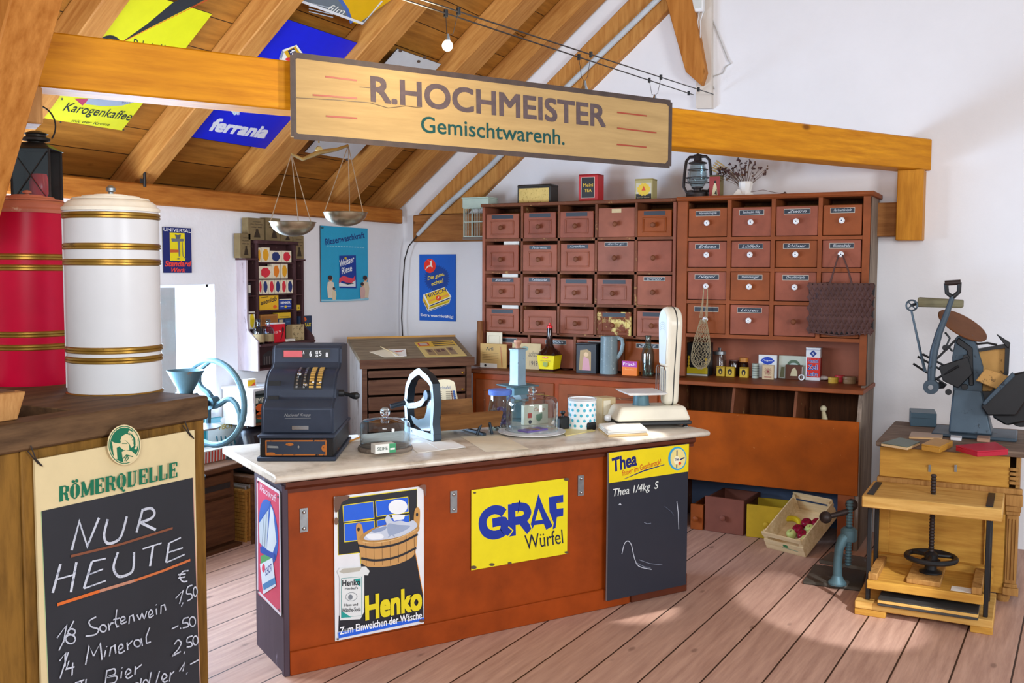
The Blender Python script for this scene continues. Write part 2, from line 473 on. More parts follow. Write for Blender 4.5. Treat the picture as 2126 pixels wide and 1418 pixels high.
paint('kraft', '#a58a60', 0.85, 0, 0.15); paint('card', '#cdb78c', 0.8, 0, 0.12)
glass('window_glass', '#ffffff'); glass('clear_glass', '#e9f1f3'); glass('knob_glass', '#ffffff', True); glass('bottle_glass', '#dfe8e4'); glass('blue_glass', '#cfe0ee')

# ------------------------------------------------------------------ the setting
def struct(name, mb, label=None, **kw):
    o = mb.build(name, **kw); o['kind'] = 'structure'
    if label: o['label'] = label
    return o
XK, YG = -4.70, 7.0
K = math.tan(R(39.0))
ROOF0 = 2.27                                     # rafter undersides at the knee wall
def roofz(x): return ROOF0+K*(x-XK)
b = MB(); b.box(-5.2, 5.2, -1.6, 7.3, -0.06, 0.0, 'floor_boards'); struct('floor', b, smooth=0)
WY0, WY1, WZ0, WZ1 = 3.35, 4.815, 0.85, 1.655
b = MB()
b.box(-5.05, XK, -1.6, WY0, 0, 2.2, 'plaster'); b.box(-5.05, XK, WY1, 7.0, 0, 2.2, 'plaster')
b.box(-5.05, XK, WY0, WY1, 0, WZ0, 'plaster'); b.box(-5.05, XK, WY0, WY1, WZ1, 2.2, 'plaster')
struct('wall_left', b, smooth=0)
b = MB()
b.prism([(-5.05, 0), (5.2, 0), (5.2, 6.3), (-0.05, 6.3), (-5.05, roofz(-5.05)+0.2)], YG, YG+0.3, 'plaster')
struct('wall_back', b, smooth=0)
b = MB()
x1 = -0.1
b.prism([(-5.15, roofz(-5.15)+0.206), (x1, roofz(x1)+0.206), (x1, roofz(x1)+0.24), (-5.15, roofz(-5.15)+0.24)], -0.6, 7.3, 'roof_boards')
struct('ceiling', b, smooth=0)
# window in the knee wall
wt = bpy.data.objects.new('window_1', None); COL.objects.link(wt); wt.matrix_world = Matrix.Translation((-4.77, WY0, WZ0)); ROOTINV['window_1'] = wt.matrix_world.inverted()
wt['kind'] = 'structure'
b = MB()
for y0, y1, z0, z1 in ((WY0, WY1, WZ0, WZ0+0.025), (WY0, WY1, WZ1-0.018, WZ1), (WY0, WY0+0.025, WZ0, WZ1), (WY1-0.018, WY1, WZ0, WZ1)):
    b.box(-4.785, -4.755, y0, y1, z0, z1, 'white_paint')
b.build('window_frame', wt)
b = MB(); b.box(-4.772, -4.768, WY0+0.02, WY1-0.015, WZ0+0.02, WZ1-0.015, 'window_glass'); b.build('pane', wt)
b = MB(); b.box(-4.755, XK+0.02, WY0, WY1, WZ0-0.025, WZ0, 'white_paint'); b.build('window_sill', wt)
# roof frame: x runs along the wall, z up the slope, -y is the underside
s39, c39 = math.sin(R(39)), math.cos(R(39))
RF = Fr(mat=Matrix(((0, -s39, c39, XK), (1, 0, 0, 0), (0, c39, s39, ROOF0), (0, 0, 0, 1))))
for i, (y0, y1) in enumerate(((2.25, 2.38), (3.25, 3.38), (4.2, 4.34), (5.06, 5.28), (6.06, 6.30), (6.74, 6.97))):
    b = MB(RF); b.box(y0, y1, 0, 0.158, -0.28, 5.7, 'rafter_wood')
    o = single(b, 'ceiling_beam', None, None, (y0, 0, 0), None, 'structure', bevel=0.006)
    o['label'] = ['hidden rafter nearest the strut', 'rafter beside the yellow enamel sign', 'rafter between the yellow and the blue enamel sign', 'rafter right of the blue enamel sign', 'rafter right of the blank white sheet', 'last rafter against the white gable'][i]
b = MB(); b.box(-4.98, -4.655, -0.6, 6.93, 2.135, 2.255, 'plate_wood'); struct('wall_plate_beam', b, 'long timber plate lying on top of the left wall', bevel=0.01)
def fyp(Y, pts): return [WORLD.fy(x, y, Y) for x, y in pts]
# timbers in the gable
b = MB(); b.box(-4.56, -0.70, 6.93, 7.02, 1.985, 2.205, 'gable_wood'); struct('wall_beam', b, 'horizontal timber in the gable wall behind the cabinets', bevel=0.008)
b = MB(); b.prism([(-4.52, 2.21), (-4.07, 2.21), (-1.9, 4.02), (-2.15, 4.17)], 6.94, 7.02, 'rafter_wood')
struct('wall_beam', b, 'slanting timber set in the white gable', bevel=0.008)
b = MB(); b.prism(fyp(6.9, [(1372, -40), (1425, 150), (1457, 178), (1466, 150), (1432, -40)]), 6.88, 7.02, 'strut_wood')
struct('wall_beam', b, 'steep brace coming down to the post in the gable', bevel=0.006)
b = MB(); b.prism(fyp(6.96, [(1446, -40), (1446, 225), (1478, 225), (1478, -40)]), 6.95, 7.02, 'plaster_old')
struct('wall_beam', b, 'plastered upright post in the gable')
# tie beam that carries the shop sign, its post and the leaning strut
BT = R(60.4)
BF = Fr((-3.30, 2.25, 2.405), BT)
b = MB(BF); b.box(-0.05, 5.44, 0, 0.17, 0, 0.20, 'beam_wood')
single(b, 'ceiling_beam', 'honey coloured tie beam crossing the shop above the counter', None, (0, 0, 0), None, 'structure', bevel=0.006)
Yp = 6.84
(x0, _z), (x1, _z2) = WORLD.fy(1862, 400, Yp), WORLD.fy(1917, 400, Yp)
b = MB(); b.box(x0, x1, Yp, 7.0, 1.955, 2.404, 'post_wood'); struct('wall_beam', b, 'short upright post under the right end of the tie beam', bevel=0.005)
b = MB(); b.prism(fyp(2.2, [(112, -50), (3, 329), (-40, 480), (-190, 480), (-30, -50)]), 2.08, 2.26, 'strut_wood'); struct('ceiling_beam', b, 'leaning timber strut at the left end of the tie beam', bevel=0.006)
x0, z1 = BF.fy(44, 172, -0.012); x1, z0 = BF.fy(90, 258, -0.012)
b = MB(BF); b.box(x0, x1, -0.012, 0.16, z0, min(z1, -0.001), 'bracket_wood'); struct('ceiling_beam', b, 'short wooden bracket block under the tie beam by the strut', bevel=0.006)

# ------------------------------------------------------------------ wooden chest in the left foreground with what stands on it
wood('chest_wood', '#4a3010', '#8a6228', 2, 3.5, 0.65, stretch=6); wood('chest_rim', '#3c2a1c', '#6e5238', 0, 3.5, 0.7, stretch=6)
wood('brown_wood', '#3f281a', '#70492e', 0, 4, 0.6); wood('grey_wood', '#5c5046', '#93867a', 0, 4, 0.75)
worn('can_red', '#c40a34', '#caa79a', 0.35, 0.70, 4, grain=0.10); worn('can_white', '#d6d6d8', '#9a8452', 0.3, 0.74, 5, grain=0.03)
worn('can_red_lid', '#c5745c', '#d9b49c', 0.5, 0.6, 4); paint('can_white_lid', '#f0e6d2', 0.4); worn('gold_band', '#a07a34', '#5a4526', 0.35, 0.6, 10, metal=0.7)
glass('red_glass', '#d81420'); paint('chalk_black', '#23252c', 0.7, 0, 0.2, 3); worn('chalk', '#c4c8d4', '#8b90a0', 0.95, 0.55, 60)
paint('black_tin', '#2c2a29', 0.5, 0.2, 0.3, 14); worn('iron_blue', '#5d7c86', '#8a6a50', 0.5, 0.62, 9, metal=0.3); paint('red_plastic', '#e01c24', 0.3)
KF = Fr((-2.621, 2.625, 0), R(90))
t = thing('wooden_chest', 'tall dark wooden chest with an open tray top carrying two big canisters', 'chest', KF, (-0.8, 0.45, 0))
b = MB(KF); b.box(-1.5, -0.0, 0, 0.03, 0.06, 1.215, 'chest_wood'); b.build('front_panel', t, bevel=0.004)
for x in (-1.5, -0.03): b = MB(KF); b.box(x, x+0.03, 0.03, 0.9, 0.06, 1.215, 'chest_wood'); b.build('side_panel', t)
b = MB(KF); b.box(-1.47, -0.03, 0.87, 0.9, 0.06, 1.215, 'chest_wood'); b.build('back_panel', t)
b = MB(KF); b.box(-1.5, 0, 0, 0.9, 0, 0.06, 'chest_rim'); b.build('base', t)
b = MB(KF); b.box(-1.5, 0.012, -0.015, 0.10, 1.215, 1.30, 'chest_rim'); b.build('front_rim', t, bevel=0.008)
b = MB(KF); b.box(-1.5, -0.86, 0.10, 0.5, 1.215, 1.296, 'chest_rim'); b.box(-0.47, 0.012, 0.10, 0.5, 1.215, 1.298, 'chest_rim'); b.box(-1.5, 0.012, 0.5, 0.92, 1.215, 1.298, 'chest_rim'); b.build('top_board', t, bevel=0.003)
b = MB(KF); b.box(-0.87, -0.46, 0.09, 0.51, 1.13, 1.15, 'chest_rim'); b.build('tray_bottom', t)
b = MB(KF); b.box(-0.74, -0.68, -0.012, 0, 0.06, 1.215, 'chest_wood'); b.build('stile', t, bevel=0.004)
def canister(name, label, px, body, lid, knob, radpx, zs, bands):
    cx, cy = WORLD.fz(px[0], px[1], 1.298)
    dep = A3[2] @ (np.array([cx, cy, 1.3])-CAMP)
    r = radpx*dep/FPX
    f = Fr((cx, cy, 1.298), R(-35)); t = thing(name, label, 'canister', f)
    z = lambda y: WORLD.fy(px[0], y, cy)[1]-1.298
    top = z(zs[0])
    b = MB(f); b.lathe([(r*0.985, 0.0), (r, 0.012), (r, top)], body, n=48); b.build('body', t)
    b = MB(f)
    b.box(-0.004, 0.004, -r-0.003, -r+0.01, 0.02, top-0.01, body); b.build('seam', t)
    for y in bands:
        q = z(y); b = MB(f); b.lathe([(r, q-0.012), (r+0.005, q-0.008), (r+0.005, q-0.002), (r+0.002, q), (r+0.005, q+0.002), (r+0.005, q+0.008), (r, q+0.012)], 'gold_band', n=48, cap=False); b.build('band', t)
    lz = z(zs[1])
    b = MB(f); b.lathe([(r+0.004, top), (r+0.006, top+0.012), (r*0.97, top+0.02)]+[(r*0.97*math.cos(R(a)), top+0.02+(lz-top-0.02)*math.sin(R(a))) for a in range(12, 90, 13)]+[(0, lz)], lid, n=48)
    for k in (0.35, 0.6, 0.8): b.lathe([(r*k-0.004, top+0.02+(lz-top-0.02)*math.sqrt(1-k*k)-0.003), (r*k, top+0.024+(lz-top-0.02)*math.sqrt(1-k*k)), (r*k+0.005, top+0.017+(lz-top-0.02)*math.sqrt(1-k*k))], lid, n=48, cap=False)
    o = b.build('lid', t)
    b = MB(f); kz = z(zs[2]); h = kz-lz
    b.lathe([(0.010, lz-0.005), (0.008, lz+h*0.3), (0.016, lz+h*0.4), (0.017, lz+h*0.7), (0.010, lz+h*0.92), (0, kz)], knob, n=18); b.build('knob', o)
    return t, r, top, f
canister('tin_canister', 'tall white enamelled canister with gold bands standing on the wooden chest', (240, 811), 'can_white', 'can_white_lid', 'tin_grey', 92, (440, 405, 384), (815, 742, 722, 545, 513, 450))
t, r, top, f = canister('tin_canister', 'tall worn red canister with gold bands and faded lid', (68, 794), 'can_red', 'can_red_lid', 'can_red_lid', 84, (444, 405, 394), (800, 716, 690, 556, 534))
E2 = MB(f)
# lantern behind the red canister
LC = (f.m @ Vector((0, 0, 0)));  d = Vector((LC.x, LC.y, 0)).normalized()
lf = Fr((LC.x+d.x*0.42-0.03, LC.y+d.y*0.42, 0), R(34))
z0, z1 = lf.fy(76, 425)[1], lf.fy(76, 312)[1]
hw = (lf.fy(117, 350)[0]-lf.fy(36, 350)[0])/2; cx = (lf.fy(117, 350)[0]+lf.fy(36, 350)[0])/2
lf = lf.sub((cx, 0, z0)); h = z1-z0
t = thing('railway_lantern', 'square black tin lantern with a red glass hanging above the red canister', 'lantern', lf)
b = MB(lf); b.box(-hw, hw, -hw, hw, 0, 0.02, 'black_tin')
for sx in (-1, 1):
    for sy in (-1, 1): b.box(sx*hw-0.008 if sx > 0 else -hw, hw if sx > 0 else -hw+0.008, sy*hw-0.008 if sy > 0 else -hw, hw if sy > 0 else -hw+0.008, 0, h, 'black_tin')
b.box(-hw, hw, hw-0.004, hw, 0, h, 'black_tin'); b.box(-hw, -hw+0.004, -hw, hw, 0, h, 'black_tin'); b.build('body', t)
b = MB(lf); b.box(-hw+0.005, hw-0.005, -hw+0.002, -hw+0.004, 0.02, h, 'clear_glass'); b.build('pane', t)
b = MB(lf); b.tube([(-hw+0.01, -hw-0.002, h-0.01), (hw-0.02, -hw-0.002, 0.03)], 0.0018, 'black_tin', 6); b.tube([(hw-0.01, -hw-0.002, h-0.01), (-hw+0.02, -hw-0.002, 0.03)], 0.0018, 'black_tin', 6); b.build('guard_wire', t)
b = MB(lf); b.lathe([(0.0, 0.03), (0.03, 0.03), (0.04, 0.06), (0.04, 0.09), (0.03, h*0.55), (0.0, h*0.55)], 'red_plastic', (0.02, -hw*0.42, 0)); b.build('red_lens', t)
b = MB(lf); b.hexa([(-hw-0.006, -hw-0.006, h), (hw+0.006, -hw-0.006, h), (hw+0.006, hw+0.006, h), (-hw-0.006, hw+0.006, h), (-hw*0.5, -hw*0.5, h+0.03), (hw*0.5, -hw*0.5, h+0.03), (hw*0.5, hw*0.5, h+0.03), (-hw*0.5, hw*0.5, h+0.03)], 'black_tin')
b.lathe([(0.030, h+0.02), (0.030, h+0.035), (0.055, h+0.04), (0.058, h+0.05), (0.04, h+0.058), (0.04, h+0.065), (0.05, h+0.07), (0.02, h+0.082), (0, h+0.084)], 'black_tin'); b.build('chimney', t)
b = MB(lf); b.tube([(x, 0, z) for x, z in arc(0, h+0.105, 0.082, 0.088, -38, 218, 28)], 0.0035, 'black_tin', 6); b.build('handle', t)
b = MB(lf); zr = h+0.193; b.tube([(0.0, 0, zr), (0, 0, zr+0.25), (0.0, 0.25, roofz((lf.m @ Vector((0, 0.25, 0))).x)-z0+0.02)], 0.002, 'black_tin', 6); b.build('hanging_wire', t)
# shallow wooden box at the left edge
x1, zz = KF.fy(42, 772, 0.06); 
b = MB(KF); xl = -1.12; y0, y1, za, zb = 0.05, 0.33, 1.301, 1.385
b.hexa([(xl, y0, za), (x1-0.02, y0, za), (x1-0.02, y1, za), (xl, y1, za), (xl, y0-0.015, zb), (x1, y0-0.015, zb), (x1, y1+0.015, zb), (xl, y1+0.015, zb)], 'bracket_wood')
t = thing('wooden_box', 'small slant-sided wooden box on the left edge of the chest rim', 'box', KF, (-0.95, 0.2, za)); b.build('body', t, bevel=0.003)
b = MB(KF); b.box(xl+0.015, x1-0.02, y0+0.01, y1-0.01, zb-0.002, zb+0.004, 'brown_wood'); b.build('lid_board', t)
# chalkboard menu hung on the chest
cf = Fr((-2.602, 1.918, 0.30), R(90)); w, h = 0.632, 0.888
t = thing('menu_chalkboard', 'black menu board with cream head and white chalk prices on the wooden chest', 'chalkboard', cf)
b = MB(cf); b.box(0, w, -0.008, 0, 0, h, '#d6c396'); b.build('panel', t, label='cream board with green thin edge')
a = MB(cf); A = panel_art(cf, w, h, a, -0.0085).crop(0, 880, 440/1160)
G_, CR, W_ = '#0f6a4c', '#dac89c', 'chalk'
A.line([(216, 478), (262, 1600)], 6, '#9fb98a'); A.line([(1046, 292), (1092, 1600)], 6, '#c99a8a')
A.fill([(216, 476), (1044, 293), (1090, 1600), (262, 1600)], 'chalk_black'); a.build('writing_surface', t)
a = MB(cf); A = panel_art(cf, w, h, a, -0.0095).crop(0, 880, 440/1160)
U = Vector((633, -137)); 
def serif(A, word, bl, br, hgt, m, n):
    """bold serif capitals along a base line"""
    adv = {'R': 1.1, 'O': 1.0, 'M': 1.35, 'E': .95, 'Q': 1.0, 'U': 1.1, 'L': .95}
    tot = sum(adv[c] for c in word); k = (br[0]-bl[0])/tot; x = 0.0; T_, t_ = n, n*0.32
    for i, c in enumerate(word):
        wd = (adv[c]-0.16)
        def P(u, v): return (bl[0]+k*(x+u*wd), bl[1]+(br[1]-bl[1])*(k*(x+u*wd))/(br[0]-bl[0])-v*hgt)
        def S(pts, w): A.line([P(*p) for p in pts], w, m)
        def stem(u, w=T_): S([(u, 0), (u, 1)], w); S([(u-.2, .02), (u+.2, .02)], t_); S([(u-.2, .98), (u+.2, .98)], t_)
        if c in 'RELU': stem(.22)
        if c == 'E': S([(.2, .98), (.95, .98)], t_); S([(.2, .02), (.95, .02)], t_); S([(.2, .52), (.7, .52)], t_); S([(.93, .72), (.93, 1)], t_*1.6); S([(.93, 0), (.93, .3)], t_*1.6); S([(.7, .38), (.7, .66)], t_)
        if c == 'L': S([(.2, .02), (.95, .02)], t_); S([(.93, 0), (.93, .36)], t_*1.8)
        if c == 'R':
            S([(.22, .98), (.6, .98), (.8, .88), (.84, .75), (.8, .6), (.6, .5), (.22, .5)], t_); S([(.82, .92), (.84, .75), (.8, .58)], T_*.9); S([(.55, .5), (.72, .4), (.78, .08), (1.0, .02)], T_*.7)
        if c == 'U': S([(.22, .2), (.3, .05), (.5, 0), (.7, .05), (.78, .2), (.78, 1)], t_*1.2); S([(.6, .98), (.97, .98)], t_); S([(.22, .3), (.27, .08), (.4, 0)], T_*.6)
        if c in 'OQ':
            S([(.5+.4*math.cos(R(q)), .5+.5*math.sin(R(q))) for q in range(0, 361, 20)], t_)
            for s_ in (-1, 1): S([(.5+s_*.36*math.cos(R(q)), .5+.44*math.sin(R(q))) for q in range(-60, 61, 15)], [T_*.4, T_*.8, T_, T_, T_, T_, T_, T_*.8, T_*.4])
        if c == 'Q': S([(.45, .1), (.6, -.08), (.75, -.2), (.95, -.14)], T_*.5)
        if c == 'O' and i == 1: 
            for q in (.3, .7): A.ell(*P(q, 1.17), 9, 9, m, 12)
        if c == 'M':
            S([(.12, 0), (.12, 1)], t_*1.2); S([(.9, 0), (.9, 1)], T_); S([(.12, 1), (.48, .05)], T_*.9); S([(.48, .05), (.85, 1)], t_*1.2)
            for q in (.12, .9): S([(q-.14, .02), (q+.14, .02)], t_); S([(q-.12, .98), (q+.12, .98)], t_)
        x += adv[c]
serif(A, 'ROMERQUELLE', (312, 424), (955, 284), 80, G_, 19)
A.ell(655, 112, 93, 110, CR, 40); A.ring(655, 112, 84, 101, 4, G_, 40); A.ell(655, 112, 78, 95, G_, 40)
for pl in ([(632, 92), (640, 66), (662, 52), (690, 56), (704, 78), (706, 118), (692, 128), (684, 108), (664, 88)], [(636, 92), (662, 90), (680, 110), (682, 140), (650, 140), (636, 128), (628, 122)],
           [(584, 92), (600, 100), (632, 104), (630, 118), (612, 128), (592, 126)], [(590, 126), (612, 126), (616, 190), (598, 184)], [(640, 150), (662, 140), (694, 146), (724, 172), (712, 190), (690, 206), (650, 208), (644, 180)]): A.fill(pl, CR)
A.line([(676, 40), (704, 50), (720, 76), (722, 112), (714, 136)], 13, CR)
for q in range(7): A.line([(684+q*6, 44+q*q*2.1), (676+q*5, 56+q*q*1.9)], 2.5, G_)
A.line([(655, 200), (668, 168), (700, 176)], 4, G_); A.line([(640, 104), (668, 104)], 3, G_); A.line([(646, 186), (664, 166), (676, 184), (662, 200)], 4, G_)
a.build('printed_heading', t, label='green emblem and lettering on the cream heading')
a = MB(cf); A = panel_art(cf, w, h, a, -0.0098).crop(0, 880, 440/1160)
A.lines([[(380, 690), (422, 532), (466, 668), (530, 512)], [(578, 520), (558, 605), (574, 650), (615, 645), (652, 610), (682, 505)], [(735, 592), (768, 470)], [(762, 472), (812, 460), (834, 485), (815, 515), (752, 540)], [(756, 538), (840, 578)],
         [(318, 765), (275, 922)], [(405, 755), (375, 918)], [(490, 750), (446, 898)], [(632, 700), (608, 782), (635, 832), (690, 820), (716, 790), (720, 700)], [(825, 662), (808, 776)], [(912, 648), (896, 756)]], 13, W_)
A.lines([[(298, 848), (392, 822)], [(490, 750), (565, 734)], [(472, 822), (550, 792)], [(446, 898), (565, 855)], [(766, 682), (870, 650)], [(912, 650), (976, 620)], [(905, 702), (986, 676)], [(896, 756), (996, 712)]], 7, W_)
A.line([(372, 722), (650, 655), (930, 568)], 11, '#7d4a34m'); A.line([(298, 986), (520, 915), (530, 912)], 14, '#d2672am'); A.line([(530, 912), (720, 855)], 14, '#b9826am'); A.line([(720, 855), (880, 800), (1026, 742)], 12, '#c46a3am')
def oo(x, y, rx, ry): return [(x+rx*math.cos(R(q)), y+ry*math.sin(R(q))) for q in range(0, 361, 30)]
A.lines([[(1016, 800), (985, 806), (968, 835), (985, 860), (1010, 858)], [(958, 823), (1000, 818)], [(960, 841), (998, 834)], [(945, 952), (986, 908), (966, 982)], [(986, 974), (976, 996)], [(1036, 880), (1012, 890), (1005, 925), (1030, 928), (1034, 950), (1008, 966)], oo(1052, 915, 11, 25),
  [(294, 1168), (346, 1098), (330, 1192)], [(386, 1074), (304, 1236)], oo(374, 1134, 20, 16), oo(368, 1174, 26, 24),
  [(508, 1052), (470, 1075), (480, 1105), (520, 1120), (505, 1148), (450, 1158)], oo(546, 1115, 18, 19), [(574, 1088), (580, 1126)], [(578, 1108), (590, 1086), (602, 1086)], [(620, 1012), (612, 1085), (622, 1108), (632, 1100)], [(600, 1068), (636, 1058)], [(640, 1080), (665, 1064), (655, 1050), (640, 1066), (646, 1090), (674, 1078)],
  [(686, 1092), (690, 1050), (708, 1042), (716, 1076)], [(730, 1040), (745, 1066), (757, 1035), (770, 1060), (784, 1020)], [(795, 1046), (816, 1030), (806, 1014), (793, 1035), (800, 1056), (822, 1042)], [(835, 1006), (838, 1040)], [(834, 984), (836, 988)], [(860, 1036), (862, 992), (880, 985), (888, 1016)],
  [(920, 1118), (956, 1100)], [(966, 1112), (970, 1118)], [(1012, 1055), (986, 1062), (980, 1085), (1004, 1084), (1010, 1104), (980, 1112)], oo(1033, 1078, 17, 26),
  [(304, 1292), (336, 1250), (334, 1322)], [(352, 1244), (306, 1388)], [(356, 1290), (340, 1336), (386, 1324)], [(376, 1300), (372, 1370)],
  [(446, 1312), (466, 1208), (490, 1265)], [(490, 1265), (526, 1194), (536, 1286)], [(556, 1234), (548, 1270)], [(561, 1212), (562, 1216)], [(576, 1266), (584, 1218), (604, 1206), (611, 1250)], [(625, 1236), (650, 1216), (640, 1200), (625, 1220), (632, 1250), (660, 1236)], [(672, 1190), (676, 1232)], [(675, 1208), (702, 1180)], oo(728, 1195, 18, 19), [(748, 1168), (756, 1210)], [(796, 1108), (776, 1160), (778, 1195), (802, 1188)],
  [(930, 1202), (950, 1178), (968, 1194), (950, 1230), (922, 1262), (966, 1240)], [(988, 1240), (982, 1254)], [(1030, 1155), (1004, 1165), (1000, 1190), (1022, 1190), (1026, 1210), (998, 1216)], oo(1046, 1180, 14, 24),
  [(385, 1412), (436, 1394)], [(420, 1404), (424, 1440)], [(446, 1390), (440, 1440)], [(560, 1340), (550, 1416)], [(558, 1346), (600, 1334), (602, 1362), (562, 1378), (612, 1374), (602, 1408), (548, 1418)], [(640, 1348), (636, 1386)], [(642, 1326), (643, 1330)], [(660, 1372), (690, 1350), (676, 1334), (660, 1360), (672, 1386), (700, 1370)], [(715, 1320), (712, 1366)], [(715, 1338), (750, 1310)],
  [(955, 1348), (986, 1300), (974, 1348)], [(1000, 1352), (994, 1364)], [(1014, 1310), (1060, 1286)], oo(722, 1428, 16, 16), [(746, 1385), (738, 1444)], [(800, 1350), (786, 1430)], oo(770, 1412, 14, 18), [(846, 1345), (826, 1410)], [(860, 1396), (886, 1376), (870, 1360), (858, 1386), (872, 1406), (892, 1396)], [(906, 1352), (900, 1402)], [(904, 1368), (926, 1346)]], 7, W_)
a.build('chalk_writing', t, label='white chalk handwriting with orange underlines')
for px in ((80, 958), (396, 902)):
    x, z = cf.fy(*px, -0.01); b = MB(cf); b.tube([(x-0.02, -0.004, z+0.05), (x-0.012, -0.014, z+0.01), (x+0.008, -0.016, z-0.015), (x-0.006, -0.012, z-0.002), (x-0.03, -0.004, z+0.035)], 0.0022, 'wire_dark', 6); b.build('tie', t)

# ------------------------------------------------------------------ behind the chest: side table with the cranked mill, baskets, bag
TF = Fr((-4.44, 4.70, 0), R(90))
zt = TF.fy(488, 958)[1]
t = thing('side_table', 'low brown wooden table with a drawer below the window', 'table', TF, (-0.5, 0.1, 0))
b = MB(TF); b.box(-1.0, 0.03, -0.05, 0.24, zt-0.035, zt, 'brown_wood'); b.build('table_top', t, bevel=0.006)
b = MB(TF); b.box(-0.95, 0.0, 0.012, 0.23, zt-0.52, zt-0.035, 'brown_wood'); b.build('body', t)
b = MB(TF); b.box(-0.9, -0.03, -0.004, 0.012, zt-0.20, zt-0.06, 'brown_wood'); d = b.build('drawer', t, bevel=0.004)
b = MB(TF); b.box(-0.5, -0.05, -0.006, -0.002, zt-0.155, zt-0.12, 'black_tin'); b.build('slot', d)
b = MB(TF); b.box(-0.9, -0.01, -0.006, 0.012, zt-0.5, zt-0.215, 'brown_wood'); b.build('front_board', t, bevel=0.004)
b = MB(TF); b.box(-0.97, 0.03, -0.03, 0.24, zt-0.60, zt-0.52, 'brown_wood'); b.build('shelf', t, bevel=0.004)
for x in (-0.95, -0.08):
    for y in (-0.01, 0.17): b = MB(TF); b.box(x, x+0.08, y, y+0.06, 0, zt-0.6, 'brown_wood'); b.build('leg', t)
# cranked mill with its big wheel
yw = 4.35
(wx, wz) = WORLD.fy(440, 836, yw); (ex, ez) = WORLD.fy(440, 748, yw); rw = ez-wz
mf = Fr((wx, yw, 0)); zt2 = zt+0.001
t = thing('hand_mill', 'blue-grey iron hand mill with a big spoked crank wheel on the side table', 'mill', mf, (0, -0.2, zt2))
b = MB(mf); b.tube([(rw*math.cos(R(q)), 0, wz+rw*math.sin(R(q))) for q in range(0, 360, 10)], 0.018, 'iron_blue', 10, True); whl = b.build('wheel', t)
for k in range(3):
    b = MB(mf); a0 = 75+120*k
    pts = []
    for i in range(9):
        u = i/8; rr = rw*u; aa = R(a0+70*math.sin(u*math.pi*0.9)*(1-u*0.3)); pts.append((rr*math.cos(aa), 0, wz+rr*math.sin(aa)))
    b.tube(pts, [0.02-0.006*i/8 for i in range(9)], 'iron_blue', 8); b.build('spoke', whl)
b = MB(mf); b.cyl((0, -0.03, wz), (0, 0.03, wz), 0.04, 'iron_blue'); b.build('hub', whl)
b = MB(mf); b.cyl((0, -0.34, wz), (0, 0.0, wz), 0.018, 'black_iron'); b.build('axle', t)
b = MB(mf); b.lathe([(0.10, zt2), (0.10, zt2+0.02), (0.05, zt2+0.04), (0.045, wz-0.14), (0.085, wz-0.10), (0.09, wz+0.04), (0.06, wz+0.08), (0, wz+0.08)], 'black_iron', (0, -0.20, 0)); b.build('body', t)
b = MB(mf); b.lathe([(0.03, wz+0.07), (0.10, wz+0.20), (0.105, wz+0.21), (0.095, wz+0.2), (0.02, wz+0.08)], 'iron_blue', (0, -0.20, 0), cap=False); b.build('hopper', t)
b = MB(mf); b.lathe([(0.0, wz-0.13), (0.12, wz-0.13), (0.125, wz-0.12), (0, wz-0.12)], 'tin_grey', (0.03, -0.14, 0)); b.build('platter', t)
# little white round tin on the table
x, y = WORLD.fz(444, 951, zt); b = MB(WORLD); b.lathe([(0.03, zt), (0.031, zt+0.012), (0.028, zt+0.018), (0, zt+0.018)], 'white_paint', (x, y, 0)); single(b, 'round_tin', 'flat round white tin lid lying on the low brown table', 'tin', (x, y, zt))
# wicker magazine baskets
wood('wicker', '#a8702c', '#d6a250', 2, 18, 0.7, False, 0.5, stretch=4)
for i, (yc, lab) in enumerate(((4.83, 'wicker basket of newspapers nearer to the brown table'), (4.96, 'wicker basket of newspapers beside the counter end'))):
    f = Fr((-4.53, yc, 0), R(88)); zb = 0.335+0.02*i
    t = thing('wicker_basket', lab, 'basket', f, (0, 0, 0), 'wicker newspaper baskets')
    b = MB(f)
    for j in range(14):
        z = zb*j/14; k = 0.9+0.1*j/14
        b.box(-0.05*k, 0.05*k, -0.10*k, 0.12*k, z, z+zb/14*0.86, 'wicker')
    for sx in (-0.045, -0.015, 0.015, 0.045): b.cyl((sx, -0.100, 0), (sx*1.05, -0.108, zb), 0.005, 'wicker', 6)
    b.tube([(-0.052, -0.105, zb), (0.052, -0.105, zb), (0.052, 0.12, zb), (-0.052, 0.12, zb)], 0.010, 'wicker', 6, True); b.build('basket', t)
    for j in range(5): 
        b = MB(f); b.box(-0.042+j*0.017, -0.030+j*0.017, -0.08, 0.10, zb-0.05, zb+0.015+0.012*(j % 2), 'paper_white' if j % 2 else 'kraft')
        b.build('newspaper', t)
# dark bag on a stool over the baskets
f = Fr((-4.52, 4.985, 0.0), R(90)); zs = 0.43
paint('bag_leather', '#1d1c22', 0.3, 0, 0.2)
t = thing('leather_bag', 'shiny black leather bag on a low stool above the wicker baskets', 'bag', f, (0, 0, zs))
b = MB(f); b.hexa([(-0.17, -0.15, zs+0.001), (0.2, -0.15, zs+0.001), (0.2, 0.1, zs+0.001), (-0.17, 0.1, zs+0.001), (-0.14, -0.05, zs+0.29), (0.17, -0.05, zs+0.29), (0.17, 0.05, zs+0.29), (-0.14, 0.05, zs+0.29)], 'bag_leather'); b.build('body', t, bevel=0.05, seg=3)
b = MB(f); b.tube([(x, 0.0, z) for x, z in arc(0.01, zs+0.27, 0.09, 0.11, 0, 180, 14)], 0.008, 'bag_leather', 8); b.build('handle', t)
t = thing('stool', 'low dark wooden stool carrying the black bag over the baskets', 'stool', f)
b = MB(f); b.box(-0.21, 0.22, -0.17, 0.11, zs-0.04, zs, 'brown_wood'); b.build('seat', t, bevel=0.005)
